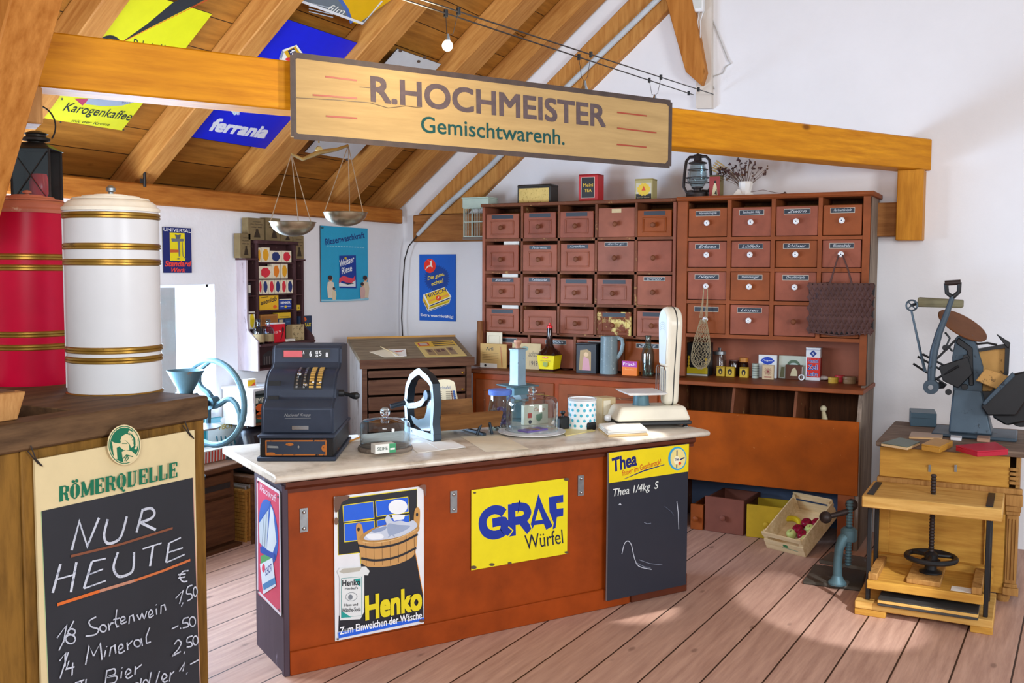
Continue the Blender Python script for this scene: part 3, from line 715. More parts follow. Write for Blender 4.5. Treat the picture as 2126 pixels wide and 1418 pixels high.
for sx in (-0.205, 0.20):
    for sy in (-0.15, 0.09): b = MB(f); b.cyl((sx, sy, 0), (sx, sy, zs-0.04), 0.012, 'brown_wood', 10); b.build('leg', t)
# teal picture board and striped tray on the table at the wall behind the wheel
pf = Fr((XK+0.012, 4.46, zt+0.001), R(90)); zq = pf.fy(470, 862)[1]; xq = 0.37
t = thing('picture_board', 'teal framed picture board of fish on the table behind the crank wheel', 'board', pf)
b = MB(pf); b.box(0, xq, -0.014, 0, 0, zq, '#2a8a96'); b.build('panel', t)
a = MB(pf); A = panel_art(pf, xq, zq, a, -0.0146)
A.fill([(425, 870), (492, 862), (492, 946), (425, 952)], '#7cc0d2'); A.fill([(428, 880), (488, 872), (488, 930), (428, 936)], '#dfeef0'); A.ell(470, 872, 16, 8, '#f4f6f4'); A.text('FISCH', (452, 892), (478, 888), (452, 882), '#c8b020', 0.02)
for q in range(5): A.line([(446+q*9, 905), (450+q*9, 928)], 3, '#3a8fa8')
a.build('picture', t)
tf = Fr((-4.60, 4.60, zt+0.001), R(90))
t = thing('striped_box', 'red and white striped cardboard tray in front of the teal board', 'box', tf)
b = MB(tf); b.box(-0.10, 0.14, -0.05, 0.06, 0, 0.075, '#e8e4dc'); b.build('tray', t)
b = MB(tf); b.y0 = -0.0505
for q in range(9): b.fill([(-0.095+q*0.026, 0.0), (-0.083+q*0.026, 0.0), (-0.079+q*0.026, 0.07), (-0.091+q*0.026, 0.07)], '#d8402c')
b.build('stripe_print', t)
# white cupboard at the wall, half hidden by the till
cf2 = Fr((XK+0.27, 0, 0), R(90)); x0 = cf2.fy(526, 850)[0]; cf2 = cf2.sub((x0, 0, 0)); zc = cf2.fy(530, 806)[1]; x0 = 0
t = thing('white_cupboard', 'narrow white painted cupboard hung on the left wall behind the till', 'cupboard', cf2, (0.2, 0.12, 0.74))
b = MB(cf2); b.box(x0, x0+0.02, 0, 0.26, 0.74, zc-0.02, 'white_paint'); b.build('side_panel', t)
b = MB(cf2); b.box(x0+0.26, x0+0.28, 0, 0.26, 0.74, zc-0.02, 'white_paint'); b.build('side_panel', t)
b = MB(cf2); b.box(x0+0.02, x0+0.26, 0.24, 0.26, 0.74, zc-0.02, 'white_paint'); b.build('back_panel', t)
b = MB(cf2); b.box(x0-0.015, x0+0.295, -0.015, 0.268, zc-0.02, zc, 'white_paint'); b.build('top_board', t, bevel=0.004)
for z in (0.755, zc-0.18):
    b = MB(cf2); b.box(x0+0.02, x0+0.26, 0.0, 0.24, z-0.015, z, 'brown_wood'); b.build('shelf', t)
for z, cc, tx in ((zc-0.1795, '#3a4a4a', 'IMPO'), (0.7555, '#2f5a52', 'TEE')):
    f = cf2.sub((x0+0.025, 0.02, z)); t = thing('packet', 'dark packet with pale lettering on the %s shelf of the white cupboard' % ('upper' if z > 0.8 else 'lower'), 'packet', f)
    b = MB(f); b.box(0, 0.2, 0, 0.08, 0, 0.12, cc); b.build('box', t)
    b = MB(f); b.y0 = -0.0004; b.text(tx, (0.02, 0.075), (0.15, 0.075), (0.02, 0.11), '#cfd2c4', 0.03); b.fill(arc(0.06, 0.045, 0.04, 0.025, 0, 360, 18), '#d8642c'); b.build('print', t)
x, z = cf2.fy(514, 806, 0.05)
f = cf2.sub((0.0, 0.05, zc+0.0005)); t = thing('matchbox', 'yellow and red packet standing on the white cupboard', 'packet', f)
b = MB(f); b.box(0, 0.085, 0, 0.035, 0, 0.055, '#f0ece0'); b.build('box', t)
b = MB(f); b.y0 = -0.0004; b.fill([(0.008, 0.01), (0.077, 0.01), (0.077, 0.047), (0.008, 0.047)], '#f2c21e'); b.fill([(0.03, 0.01), (0.077, 0.01), (0.077, 0.035)], '#e0502a'); b.build('print', t)

# ------------------------------------------------------------------ enamel and tin signs
# shop sign on the tie beam
wood('sign_board', '#a88a5c', '#bf9f6c', 0, 3, 0.7, False, 0.1); paint('sign_edge', '#4a3a34', 0.6, 0, 0.3, 20); paint('sign_brown', '#5b4a4c', 0.7, 0, 0.25, 30)
sq = [(604, 123), (1383.5, 210), (1380, 342.5), (601, 289)]
t, f, a, A, w, h = sign('shop_sign', 'long beige wooden shop sign with brown lettering on the tie beam', 'sign', BF, sq, 0.035, -0.004, 'sign_board', None, 'sign_board')
a.f.clear(); a.fm.clear(); a.v.clear(); a.sl.clear()
for p_, q_ in ((0, 1), (1, 2), (2, 3), (3, 0)):
    A.line([sq[p_], sq[q_]], 9, 'sign_edge')
for q, d in zip(sq, ((16, 14), (-14, 12), (-14, -16), (14, -14))): A.fill([q, (q[0]+d[0], q[1]), (q[0], q[1]+d[1])], 'sign_edge')
a.build('edge_strip', t)
a = MB(f); A = Art(a, w, h, sq, -0.0360); A.crop(560, 0, 640/2111)
DK = 'sign_brown'
A.text('R.HOCHMEISTER', (663, 716), (2268, 872), (663, 537), DK, 0.03)
A.mb.lay += 1; A.text('Gemischtwarenh.', (1000, 918), (1980, 994), (1000, 806), '#164a48m', 0.010)
for l in ([(360, 549), (572, 573)], [(272, 674), (570, 693)], [(357, 815), (567, 828)], [(2345, 766), (2550, 788)], [(2345, 873), (2615, 902)], [(2340, 985), (2545, 1002)]): A.line(l, 9, '#a2452e')
A.line([(150, 694), (420, 705), (660, 722), (780, 756), (900, 740), (1000, 752)], 3, '#5a4630'); A.line([(590, 616), (660, 622)], 3, '#5a4630')
a.build('lettering', t)
# hanging hook loop and tiny wire stays belong to the sign
# signs nailed under the roof boards
def roofsign(name, label, quad, y, draw, back='enamel_edge', face='#ffffff', rect=None):
    P = [RF.fy(px, py, y) for px, py in quad]
    x0 = (P[0][0]+P[3][0])/2; x1 = (P[1][0]+P[2][0])/2; z0 = (P[2][1]+P[3][1])/2; z1 = (P[0][1]+P[1][1])/2
    f = RF.sub((x0, y, z0)); w, h = x1-x0, z1-z0
    t = thing(name, label, 'sign', f)
    b = MB(f); b.box(0, w, -0.006, 0, 0, h, back); b.build('panel', t)
    a = MB(f); A = panel_art(f, w, h, a, -0.0066); a.fill([(0, 0), (w, 0), (w, h), (0, h)], face)
    draw(A); a.build('print', t); return t, f, w, h
YB = 0.07
def d_yellow(A):
    A.crop(0, 0, 640/2111)
    A.fill([(830, 280), (1380, 0), (1560, -95), (1330, -60), (1180, 10), (1000, 160)], '#23262cm'); A.line([(830, 282), (1400, 0), (1560, -95)], 5, '#d8402c')
    A.line(arc(0, 0, 1, 1, 0, 1, 1) and [(745+75*math.cos(R(q)), 330+85*math.sin(R(q))) for q in range(180, 380, 15)], 24, '#20242am')
    A.text('Palmin Korso', (905, 330), (1240, 395), (900, 255), '#20242am', 0.0, 0.3)
    A.fill([(505, 668), (610, 668), (560, 716)], '#b0305a'); A.fill([(600, 668), (925, 690), (830, 716), (700, 720), (580, 705)], '#9aa8bc'); A.text('PATENT', (832, 704), (925, 698), (832, 688), '#4a4a78')
    A.text('Karogenkaffee', (415, 770), (880, 838), (445, 690), '#1d2d33m', 0.004, 0.35)
    A.text('mit der Krone', (480, 826), (745, 856), (485, 808), '#1d2d33m', 0.0, 0.35)
    for q in ((420, 670), (840, 880), (410, 828)): A.ell(q[0], q[1], 7, 7, '#3a3430', 10)
    A.line([(560, 845), (700, 872)], 2, '#4a4a30')
roofsign('enamel_sign', 'yellow enamel sign with black comet under the roof boards', [(245, 0), (450, 0), (262, 268), (95, 247)], YB, d_yellow, face='#d8da1c')
def d_blue(A):
    A.crop(0, 0, 640/2111)
    A.text('ferrania', (1425, 890), (1810, 945), (1462, 798), '#e8ecf4', 0.05, 0.30)
    A.fill([(1570, 745), (1600, 785), (1660, 750)], '#a8d8e8'); A.fill([(1760, 755), (1780, 772), (1800, 760)], '#a8d8e8')
    for q in range(4): A.line([(1585+q*16, 748), (1602+q*10, 780)], 4, '#f0f4f8')
    A.crop(560, 0, 640/2111)
    A.fill([(62, 385), (82, 335), (180, 300), (262, 415), (110, 425), (62, 400)], '#f0f0e8'); A.fill([(92, 348), (172, 310), (245, 418), (140, 425)], '#d8a818'); A.fill([(118, 342), (160, 322), (215, 412), (160, 418)], '#1c2a5a'); A.text('ferr', (130, 350), (195, 412), (158, 328), '#f0f0f0', 0.03)
    A.ell(140, 398, 40, 12, '#d83a3a'); A.fill([(62, 385), (82, 335), (92, 352), (75, 400)], '#8a98a8')
roofsign('enamel_sign', 'deep blue enamel sign with white lettering between two rafters', [(575, 35), (735, 83), (560, 306), (391, 285)], YB, d_blue, face='#0a1ed2')
def d_grey(A):
    A.fill([(780, 20), (742, 48), (728, 44), (718, 18), (700, -10), (850, -30)], '#e0b010'); A.line([(729, 46), (719, 18), (700, -10)], 5, '#4a6ab0')
    for q in range(4): A.line([(640, 4+q*6), (690, 16+q*6)], 1.5, '#aab4bc')
    A.text('film', (676, 20), (712, 30), (682, 6), '#e8e8e0', 0.0, 0.4); A.line([(612, -4), (752, 47), (792, 0)], 4, '#dfe2e4')
roofsign('enamel_sign', 'grey and yellow enamel sign at the top of the roof', [(640, -45), (850, -60), (752, 48), (608, 0)], YB, d_grey, face='#69747c')
def d_blank(A): 
    for q in ((830, 104), (880, 118), (868, 126), (720, 330)): A.ell(q[0], q[1], 4, 3, '#5a4a40', 8)
roofsign('enamel_sign', 'blank white rusty-edged sheet under the boards behind the shop sign', [(816, 98), (911, 130), (735, 331), (640, 316)], YB, d_blank, face='#cfd4d8')
for o in [x for x in COL.objects if x.name.startswith('enamel_sign')]: o['group'] = 'enamel signs under the roof'

# signs on the left wall and the gable
LW = Fr((XK, 0, 0), R(90))
t, f, a, A, w, h = sign('enamel_sign', 'small blue and yellow enamel sign with a mincer on the left wall', 'sign', LW, [(338, 471), (397, 474), (395, 568), (336, 565)], 0.006, -0.001, face='#1c2a6c')
A.crop(320, 420, 540/2126)
A.fill([(125, 248), (247, 254), (243, 480), (120, 474)], '#ecd81c'); A.text('UNIVERSAL', (76, 234), (300, 252), (78, 206), '#f0f0f4', 0.005)
A.text('Standard', (74, 520), (288, 530), (80, 472), '#e8483c', 0.03, 0.15); A.text('Werk', (118, 568), (238, 576), (126, 530), '#e8483c', 0.03, 0.15)
A.fill([(165, 262), (190, 268), (215, 262), (210, 290), (200, 300), (175, 298)], '#5a6068'); A.fill([(135, 295), (235, 300), (236, 320), (140, 322)], '#6a7078'); A.fill([(185, 320), (205, 320), (202, 440), (190, 445)], '#70767e'); A.line([(222, 300), (225, 440), (250, 466)], 5, '#5a6068'); A.fill([(122, 384), (190, 388), (190, 410), (122, 410)], '#c86030'); A.ell(186, 462, 12, 6, '#5a6068')
a.build('print', t)
t, f, a, A, w, h = sign('enamel_sign', 'turquoise enamel sign with people and a blue soap packet on the left wall', 'sign', LW, [(664, 471), (762, 472), (763, 622), (665, 628)], 0.006, -0.004, face='#2aa6d2')
A.crop(640, 450, 140/993)
A.text('Riesenwaschkraft', (245, 432), (820, 296), (235, 338), '#142c7a', 0.02)
for q in range(14): A.line([(262+q*40, 442), (290+q*40, 441)], 8, '#8ccce4')
A.fill([(440, 575), (684, 560), (694, 1050), (445, 1052)], '#123a9a'); A.fill([(434, 1028), (434, 960), (500, 985), (600, 985), (678, 925), (680, 1025)], '#eef0f4')
A.fill([(432, 985), (440, 905), (500, 868), (570, 890), (640, 905), (672, 855), (674, 930), (620, 972), (540, 965), (480, 945)], '#e8485a')
A.text('Weisser', (442, 745), (660, 660), (436, 645), '#f4f6fa', 0.02); A.text('Riese', (476, 850), (628, 795), (470, 752), '#f4f6fa', 0.02); A.ell(530, 610, 18, 20, '#d8b82a', 8); A.line([(500, 970), (560, 992), (650, 975)], 8, '#20242c')
def folk(x, y, k, shirt, hair='#3a2420'):
    A.fill([(x-40*k, y+300*k), (x-55*k, y+150*k), (x-45*k, y+60*k), (x, y+40*k), (x+45*k, y+60*k), (x+60*k, y+150*k), (x+45*k, y+300*k)], shirt); A.ell(x, y, 34*k, 44*k, '#d8a078', 16); A.ell(x-6*k, y-12*k, 33*k, 38*k, hair, 16)
folk(310, 915, .95, '#e8dcc8'); folk(360, 1065, 0.55, '#e0d2b0'); folk(825, 900, 0.95, '#e2cdb0'); folk(780, 990, 0.7, '#d8b0a8')
A.line([(172, 1240), (560, 1232), (874, 1200)], 14, '#9fd4e6'); A.ell(190, 180, 20, 16, '#2a5a6a', 8)
a.build('print', t)
t, f, a, A, w, h = sign('enamel_sign', 'blue enamel sign with a red stag badge on the gable left of the drawers', 'sign', Fr((0, YG, 0)), [(871.5, 528), (947.5, 528.5), (946.5, 667), (871.5, 665.5)], 0.006, -0.001, face='#0f5ec8')
A.crop(860, 510, 100/834)
A.fill([(402+(225 if q % 2 else 190)*math.cos(R(q*5.3)), 570+(240 if q % 2 else 200)*math.sin(R(q*5.3))) for q in range(68)], '#0d3f96')
A.ell(280, 350, 103, 122, '#e8301c', 36)
A.fill([(203, 412), (240, 350), (285, 335), (290, 290), (285, 270), (300, 262), (318, 275), (318, 340), (330, 360), (325, 385), (300, 362), (255, 368), (225, 400), (210, 418)], '#f4e4d8'); A.line([(300, 268), (260, 262), (245, 245)], 6, '#f4e4d8'); A.line([(312, 268), (314, 245)], 6, '#f4e4d8')
A.text('Die gute,', (245, 620), (535, 535), (238, 540), '#f4d83a', 0.02, 0.15); A.text('echte!', (312, 700), (520, 635), (302, 632), '#f4d83a', 0.02, 0.15)
A.fill([(155, 955), (168, 848), (540, 718), (652, 880), (612, 1008), (250, 1148)], '#f2f2ea'); A.fill([(190, 850), (538, 730), (632, 880), (275, 1030)], '#f2c81e'); A.fill([(160, 955), (168, 880), (258, 1050), (250, 1130)], '#e8b81a'); A.fill([(272, 1062), (630, 925), (612, 985), (262, 1105)], '#e8c81e')
A.line([(270, 1050), (640, 905)], 14, '#1c2450'); A.line([(256, 1132), (610, 1000)], 10, '#1c2450'); A.line([(176, 960), (250, 1110)], 8, '#1c2450')
A.text('HIRSCH', (218, 915), (570, 795), (200, 850), '#16206a', 0.012); A.ell(430, 908, 46, 46, '#e84a1c', 24); A.line([(415, 925), (430, 905), (436, 885)], 12, '#f4f0e8'); A.line([(262, 965), (375, 930)], 22, '#f0a050'); A.line([(478, 892), (600, 850)], 22, '#f0a050'); A.line([(280, 1080), (610, 965)], 6, '#8a7a1c')
A.text('Extra waschkräftig!', (122, 1235), (686, 1270), (120, 1172), '#f4f6fa', 0.02)
a.build('print', t)

# ------------------------------------------------------------------ cable lights, pipe, wiring
def onbeam(px, py, dep):
    """a point of the view seen at px,py, dep metres along the camera axis"""
    d = A3.T @ np.array([(px-PW/2)/FPX, (py-PH/2)/FPX, 1.0]); return Vector((CAMP+d*dep).tolist())
Yg = 6.93
e1 = Vector((WORLD.fy(1440, 197, Yg)[0], Yg, WORLD.fy(1440, 197, Yg)[1])); e2 = Vector((WORLD.fy(1452, 198, Yg)[0]+0.10, Yg, WORLD.fy(1452, 198, Yg)[1]))
d1 = onbeam(835, -2, 3.6); d2 = onbeam(872, -2, 3.62)
t = thing('cable_light_track', 'pair of thin dark low voltage wires running from the roof to the gable', 'light track', WORLD, tuple(e1))
for p, q in ((d1, e1), (d2, e2)):
    b = MB(); p = p+(p-q)*0.25; b.tube([p, q], 0.0035, 'wire_dark', 6); b.build('wire', t)
for p, q in ((d1, e1), (d2, e2)):
    for u in (0.0, 1.0):
        pass
def onwire(px, which):
    p, q = ((d1, e1), (d2, e2))[which]; best = min((abs(WORLD.pj(*(p+(q-p)*(i/400)))[0]-px), i) for i in range(-60, 401)); return p+(q-p)*(best[1]/400)
def clip(v): b = MB(); b.cyl(v+Vector((0, 0, -0.014)), v+Vector((0, 0, 0.014)), 0.009, 'black_iron', 10); b.build('clip', t)
pairs = ((925, 952), (1202, 1227), (1348, 1372), (1430, 1450))
for i, (a_, b_) in enumerate(pairs): clip(onwire(a_, 0)); clip(onwire(b_, 1))
for i, lab in ((0, 'glowing halogen bulb hanging from the cable wires in front of the roof'), (1, 'unlit halogen spotlight hanging from the wires behind the shop sign'), (2, 'unlit halogen spotlight on the wires near the gable')):
    u, v = onwire(pairs[i][0], 0), onwire(pairs[i][1], 1); m = (u+v)/2
    k = WORLD.pj(*m); dep = float((A3 @ (np.array(m)-CAMP))[2])
    L = onbeam(929, 95, dep) if i == 0 else m+Vector((0, 0, -0.17 if i == 1 else -0.14))
    tl = thing('cable_spotlight', lab, 'lamp', WORLD, tuple(L), 'halogen lamps on the cable wires')
    for s_ in (u, v): b = MB(); b.tube([s_, (s_+L)/2+Vector((0, 0, -0.02)), L+Vector((0, 0, 0.04))], 0.0014, 'wire_dark', 6); b.build('stay', tl)
    b = MB(); b.lathe([(0.006, 0.045), (0.010, 0.03), (0.012, 0.02)], 'chrome', tuple(L)); b.build('socket', tl)
    b = MB()
    if i == 0:
        if 'bulb_glow' not in MATS: glow('bulb_glow', '#fff2d8', 25)
        b.ball(tuple(L), 0.021, 'bulb_glow'); o = b.build('bulb', tl)
        lp = bpy.data.lights.new('bulb_light', 'POINT'); lp.energy = 14; lp.color = (1, 0.85, 0.6); lp.shadow_soft_size = 0.03
        lo = bpy.data.objects.new('bulb_light', lp); COL.objects.link(lo); lo.location = L+Vector((0.0, 0, -0.03))
    else: b.lathe([(0.010, 0.025), (0.026, -0.015), (0.024, -0.015), (0.0, 0.0)], 'chrome', tuple(L)); b.build('reflector', tl)
# grey conduit along the slanting timber, then black cable down the corner
b = MB(); P = [(1380, -14), (1176, 183), (1022, 342), (905, 448), (868, 488)]; Q = [WORLD.fy(x, y, 6.92) for x, y in P]
b.tube([(x, 6.912, z) for x, z in Q], [0.022, 0.022, 0.022, 0.022, 0.016], 'conduit' if 'conduit' in MATS else (paint('conduit', '#c3cbd2', 0.5) and 'conduit'), 10)
single(b, 'conduit_pipe', 'light grey conduit pipe running up along the slanting timber', 'pipe', (Q[4][0], 6.912, Q[4][1]))
b = MB(); P = [(905, 445), (868, 487), (848, 512), (840, 540), (836, 600), (834, 660), (836, 700)]; Q = [WORLD.fy(x, y, 6.905) for x, y in P]
b.tube([(x, 6.905, z) for x, z in Q]+[(Q[-1][0], 6.96, 0.0)], 0.006, 'wire_dark', 6)
single(b, 'power_cable', 'thin black cable running down the corner beside the stag sign', 'cable', (Q[-1][0], 6.96, 0))
x0, z0 = WORLD.fy(1436, 29, 6.94); x1, _ = WORLD.fy(1463, 29, 6.94)
jf = Fr((x0, 6.94, z0)); t = thing('junction_box', 'small white junction box high on the plastered gable post', 'box', jf)
b = MB(jf); b.box(0, x1-x0, -0.05, 0, 0, 0.16, 'white_paint'); b.build('box', t, bevel=0.005)
b = MB(jf); b.box(0.01, x1-x0-0.01, -0.056, -0.05, 0.02, 0.14, '#d8dcd8'); b.build('lid', t)
for k in range(3):
    b = MB(jf); b.tube([(0.03+k*0.03, -0.02, 0), (0.035+k*0.02, -0.03, -0.06), (0.05+k*0.012, -0.03, -0.12-0.03*k)], 0.004, 'white_paint', 6); b.build('cable', t)
b = MB(); P = [(1475, 30), (1492, 75), (1512, 126), (1518, 132), (1506, 138), (1500, 152), (1482, 158), (1476, 170), (1483, 185)]; Q = [WORLD.fy(x, y, 6.99) for x, y in P]
b.tube([(x, 6.99, z) for x, z in Q], 0.004, '#b8b4b0', 6); single(b, 'bell_wire', 'thin pale wire wandering over the white gable beside the post', 'cable', (Q[0][0], 6.99, Q[0][1]))

# ------------------------------------------------------------------ balance scales hanging under the tie beam
paint('pan_metal', '#a8a08a', 0.3, 0.9, 0.3, 12); paint('beam_brass', '#a8986a', 0.4, 0.6, 0.2, 20); paint('cord', '#8a7660', 0.8)
yb = 0.28
hx, hz = BF.fy(662, 300, yb); lx, lz = BF.fy(605, 320, yb); rx_, rz_ = BF.fy(723, 302, yb)
bf = BF.sub((hx, yb, 0)); H0 = hz; lx -= hx; rx_ -= hx
t = thing('balance_scale', 'old hanging balance with two round metal pans on cords', 'scale', bf, (0, 0, H0))
b = MB(bf); b.tube([(lx, 0, lz), (lx*0.6, 0, lz-0.02), (0, 0, (lz+rz_)/2-0.012), (rx_*0.6, 0, rz_-0.022), (rx_, 0, rz_)], [0.006, 0.008, 0.012, 0.008, 0.006], 'beam_brass', 8); b.build('beam', t)
b = MB(bf); b.tube([(0, 0, -0.02), (0, 0, (lz+rz_)/2+0.03)], 0.004, 'beam_brass', 8); b.tube([(0, -0.18, 0.004), (0, 0, -0.02)], 0.004, 'beam_brass', 8); b.lathe([(0.014, -0.008), (0.016, 0), (0.014, 0.008)], 'beam_brass', (0, 0, (lz+rz_)/2), axis='y'); b.build('hanger', t)
for (ex, ez), (px, py), rad in (((lx, lz), (608, 462), 47), ((rx_, rz_), (717, 442), 45)):
    pv = bf.fy(px, py, 0.0); dep = float((A3 @ (np.array((bf.m @ Vector((pv[0], 0, pv[1]))).to_tuple())-CAMP))[2]); r = rad*dep/FPX
    c = Vector((pv[0], 0, pv[1]))
    b = MB(bf)
    pr = [(r*math.sin(R(q)*0.95), -r*0.62*math.cos(R(q))) for q in range(0, 91, 10)]
    b.lathe(pr+[(r+0.004, 0.002), (r-0.004, 0.002)]+[(p*0.97, z+0.003) for p, z in pr[::-1]], 'pan_metal', tuple(c), 36, cap=False); pan = b.build('pan', t)
    for q in (175, 300, 55):
        b = MB(bf); b.tube([(ex, 0, ez), (c.x+r*math.cos(R(q)), r*math.sin(R(q)), c.z)], 0.0022, 'cord', 6); b.build('cord', pan)

x0, z0 = LW.fy(300, 388, -0.05); x1, z1 = LW.fy(300, 333, -0.05)
f = LW.sub((x0, -0.048, z0)); t = thing('iron_hook', 'rusty iron spike driven into the wall plate above the canisters', 'hook', f)
b = MB(f); b.box(-0.008, 0.008, -0.012, 0.002, 0, z1-z0, 'black_tin'); b.build('spike', t, bevel=0.003); b = MB(f); b.box(-0.03, 0.0, -0.006, 0.002, 0.02, 0.045, 'black_tin'); b.build('plate', t)

# ------------------------------------------------------------------ the counter
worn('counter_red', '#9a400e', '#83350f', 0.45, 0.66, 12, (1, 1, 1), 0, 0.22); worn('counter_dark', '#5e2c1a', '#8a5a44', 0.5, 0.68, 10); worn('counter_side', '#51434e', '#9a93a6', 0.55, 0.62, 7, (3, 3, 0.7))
m_, nt_, b_ = _new('marble'); _set(b_, 0.28, 0, 0.4)
_v = coords(nt_); nt_.links.new(ramp(nt_, noise(nt_, _v, 4, 8, 0.7), [(0.30, lin('#9c8c78')), (0.5, lin('#d8cdbd')), (0.7, lin('#e6dfd2'))]), b_.inputs['Base Color'])
CF = Fr((-2.802, 3.257, 0), R(59)); TZ = 0.886; CL = 2.25
t = thing('shop_counter', 'long red-brown shop counter with enamel signs on its front', 'counter', CF, (CL/2, 0.2, 0))
b = MB(CF); b.box(0, CL, 0, 0.02, 0.0, 0.835, 'counter_red'); b.build('front_panel', t)
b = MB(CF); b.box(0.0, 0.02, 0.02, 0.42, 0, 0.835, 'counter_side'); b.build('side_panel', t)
b = MB(CF); b.box(CL-0.02, CL, 0.02, 0.42, 0, 0.835, 'counter_red'); b.build('side_panel', t)
b = MB(CF); b.box(0.02, CL-0.02, 0.40, 0.42, 0, 0.835, 'counter_side'); b.build('back_panel', t)
b = MB(CF); b.box(-0.012, 0.014, -0.014, 0.02, 0.0, 0.835, 'counter_side'); b.build('corner_strip', t, bevel=0.003)
b = MB(CF); b.box(0.014, 1.86, -0.016, 0, 0, 0.105, 'counter_red'); b.build('baseboard', t, bevel=0.004)
b = MB(CF); b.box(1.875, CL+0.012, -0.012, 0, 0.0, 0.10, 'counter_dark'); b.build('baseboard', t, bevel=0.004, label='darker short baseboard at the right end')
b = MB(CF); b.prism([(-0.012, 0.80), (-0.012, 0.815), (-0.03, 0.83), (-0.03, 0.848), (0.03, 0.848), (0.03, 0.80)], 0, CL+0.04, 'counter_dark', 'x'); b.build('moulding', t)
b = MB(CF); b.box(0, CL+0.02, 0.03, 0.44, 0.8351, 0.848, 'counter_dark'); b.build('top_frame', t)
for px, py in ((631, 1080), (942, 1042), (1206, 1008)):
    x, z = CF.fy(px, py, -0.004); b = MB(CF); b.box(x-0.018, x+0.018, -0.005, -0.0005, z-0.052, z+0.052, 'tin_grey')
    for dz in (-0.036, 0.036): b.ball((x, -0.005, z+dz), 0.009, 'chrome', 10)
    b.build('metal_plate', t)
b = MB(CF)
prof = [(-0.02, 0.8485), (-0.044, 0.856), (-0.05, 0.868), (-0.044, 0.880), (-0.02, TZ), (0.78, TZ), (0.78, 0.8485)]
b.prism(prof, -0.05, CL+0.13, 'marble', 'x')
single(b, 'marble_top', 'pale grey-beige marble slab lying on the shop counter', 'worktop', (0, 0, 0.8485), bevel=0.008, seg=2)
# signs on the counter
t, f, a, A, w, h = sign('enamel_sign', 'enamel sign with a wooden wash tub and yellow lettering on the counter front', 'sign', CF, [(690, 1030), (876, 1010), (882, 1296), (697, 1327)], 0.004, -0.003, face='#e6e6ea', bev=0.004)
A.crop(660, 980, 260/1024)
YL, BK, BL = '#e6d21e', '#20222a', '#1f5fd8'
A.fill([(148, 215), (795, 140), (803, 440), (330, 655), (158, 668)], BK); A.line([(152, 300), (160, 668), (330, 652)], 6, YL); A.line([(152, 215), (795, 143), (800, 330)], 6, YL)
for q in ([(192, 268), (438, 238), (448, 375), (200, 402)], [(456, 235), (722, 205), (732, 330), (468, 362)], [(203, 415), (450, 392), (455, 540), (208, 562)], [(470, 392), (735, 350), (740, 500), (478, 540)]): A.fill(q, BL); A.line(q+[q[0]], 6, YL)
A.fill([(345, 740), (790, 660), (862, 1010), (868, 1190), (170, 1290), (172, 1160), (380, 1100)], BK); A.line([(790, 660), (862, 1010)], 5, '#e0902a'); A.line([(335, 660), (345, 740)], 6, YL)
A.ell(640, 285, 78, 60, '#f0f2f6', 28); A.fill([(590, 350), (700, 350), (690, 385), (610, 400)], '#f0f2f6')
# tub
A.sfill([(300, 432), (345, 425), (365, 560), (320, 580)], '#c89450'); A.sfill([(778, 312), (820, 308), (815, 460), (775, 470)], '#c89450'); A.ell(320, 462, 11, 16, BK); A.ell(798, 350, 10, 16, BK)
A.sfill([(330, 540), (400, 470), (530, 430), (700, 410), (800, 425), (806, 490), (640, 555), (450, 575)], '#b88848')
A.fill([(320, 560)]+curve([(355, 560), (460, 572), (640, 540), (805, 465)])+curve([(800, 600), (770, 690), (640, 752), (520, 770), (400, 765), (350, 735)]), '#c8965a')
for q in range(7): x = 380+q*66; A.line([(x, 562-max(0, q-2)*13), (x+8, 755-max(0, q-3)*18)], 3, '#6a4a28')
A.sline([(325, 590), (450, 612), (640, 585), (806, 510)], 17, BK); A.sline([(345, 695), (470, 716), (640, 690), (795, 620)], 17, BK); A.sline([(355, 562), (460, 572), (640, 540), (805, 465)], 6, '#e2bc82')
A.sfill([(362, 540), (420, 480), (500, 440), (545, 430), (535, 380), (560, 345), (600, 400), (660, 395), (720, 410), (765, 395), (800, 440), (740, 490), (640, 530), (480, 552)], '#c6cede')
A.sfill([(560, 420), (640, 430), (740, 440), (690, 480), (600, 510), (560, 500)], '#9aa8c4'); A.sfill([(430, 470), (540, 440), (530, 470), (450, 490)], '#8a9abc'); A.sfill([(380, 505), (500, 500), (520, 535), (420, 545)], '#e8ecf2'); A.line([(560, 530), (590, 505), (615, 525)], 8, '#9aa8c4')
# soda packet
A.fill([(150, 800), (170, 770), (380, 762), (415, 800), (400, 835), (370, 832), (375, 1130), (345, 1190), (178, 1195), (172, 850)], '#dfe2e2'); A.fill([(165, 800), (200, 775), (350, 768), (330, 800), (200, 815)], '#b8b4a8'); A.line([(184, 855), (350, 845), (355, 1160), (190, 1175), (184, 855)], 3, '#1f8a86')
A.fill([(290, 862), (342, 856), (342, 925), (320, 910)], '#1f9a92'); A.fill([(192, 1120), (270, 1172), (192, 1174)], '#1f9a92')
A.text('Henko', (192, 918), (338, 912), (192, 868), '#20242c', 0.03); A.text("Henkel's", (215, 950), (320, 944), (215, 928), '#20242c', 0.01); A.ring(268, 1005, 46, 34, 3, '#6a7078'); A.ell(260, 1008, 18, 22, '#7a8088')
A.text('Haus und', (212, 1082), (322, 1078), (212, 1060), '#20242c', 0.01); A.text('Wäsche-Soda', (192, 1130), (345, 1124), (192, 1095), '#20242c', 0.01)
A.text('Henko', (385, 1206), (850, 1130), (378, 1000), YL, 0.05); A.fill([(165, 1292), (868, 1190), (870, 1215), (170, 1340)], BL); A.text('Zum Einweichen der Wäsche', (178, 1312), (850, 1200), (176, 1250), '#f2f4f8', 0.02)
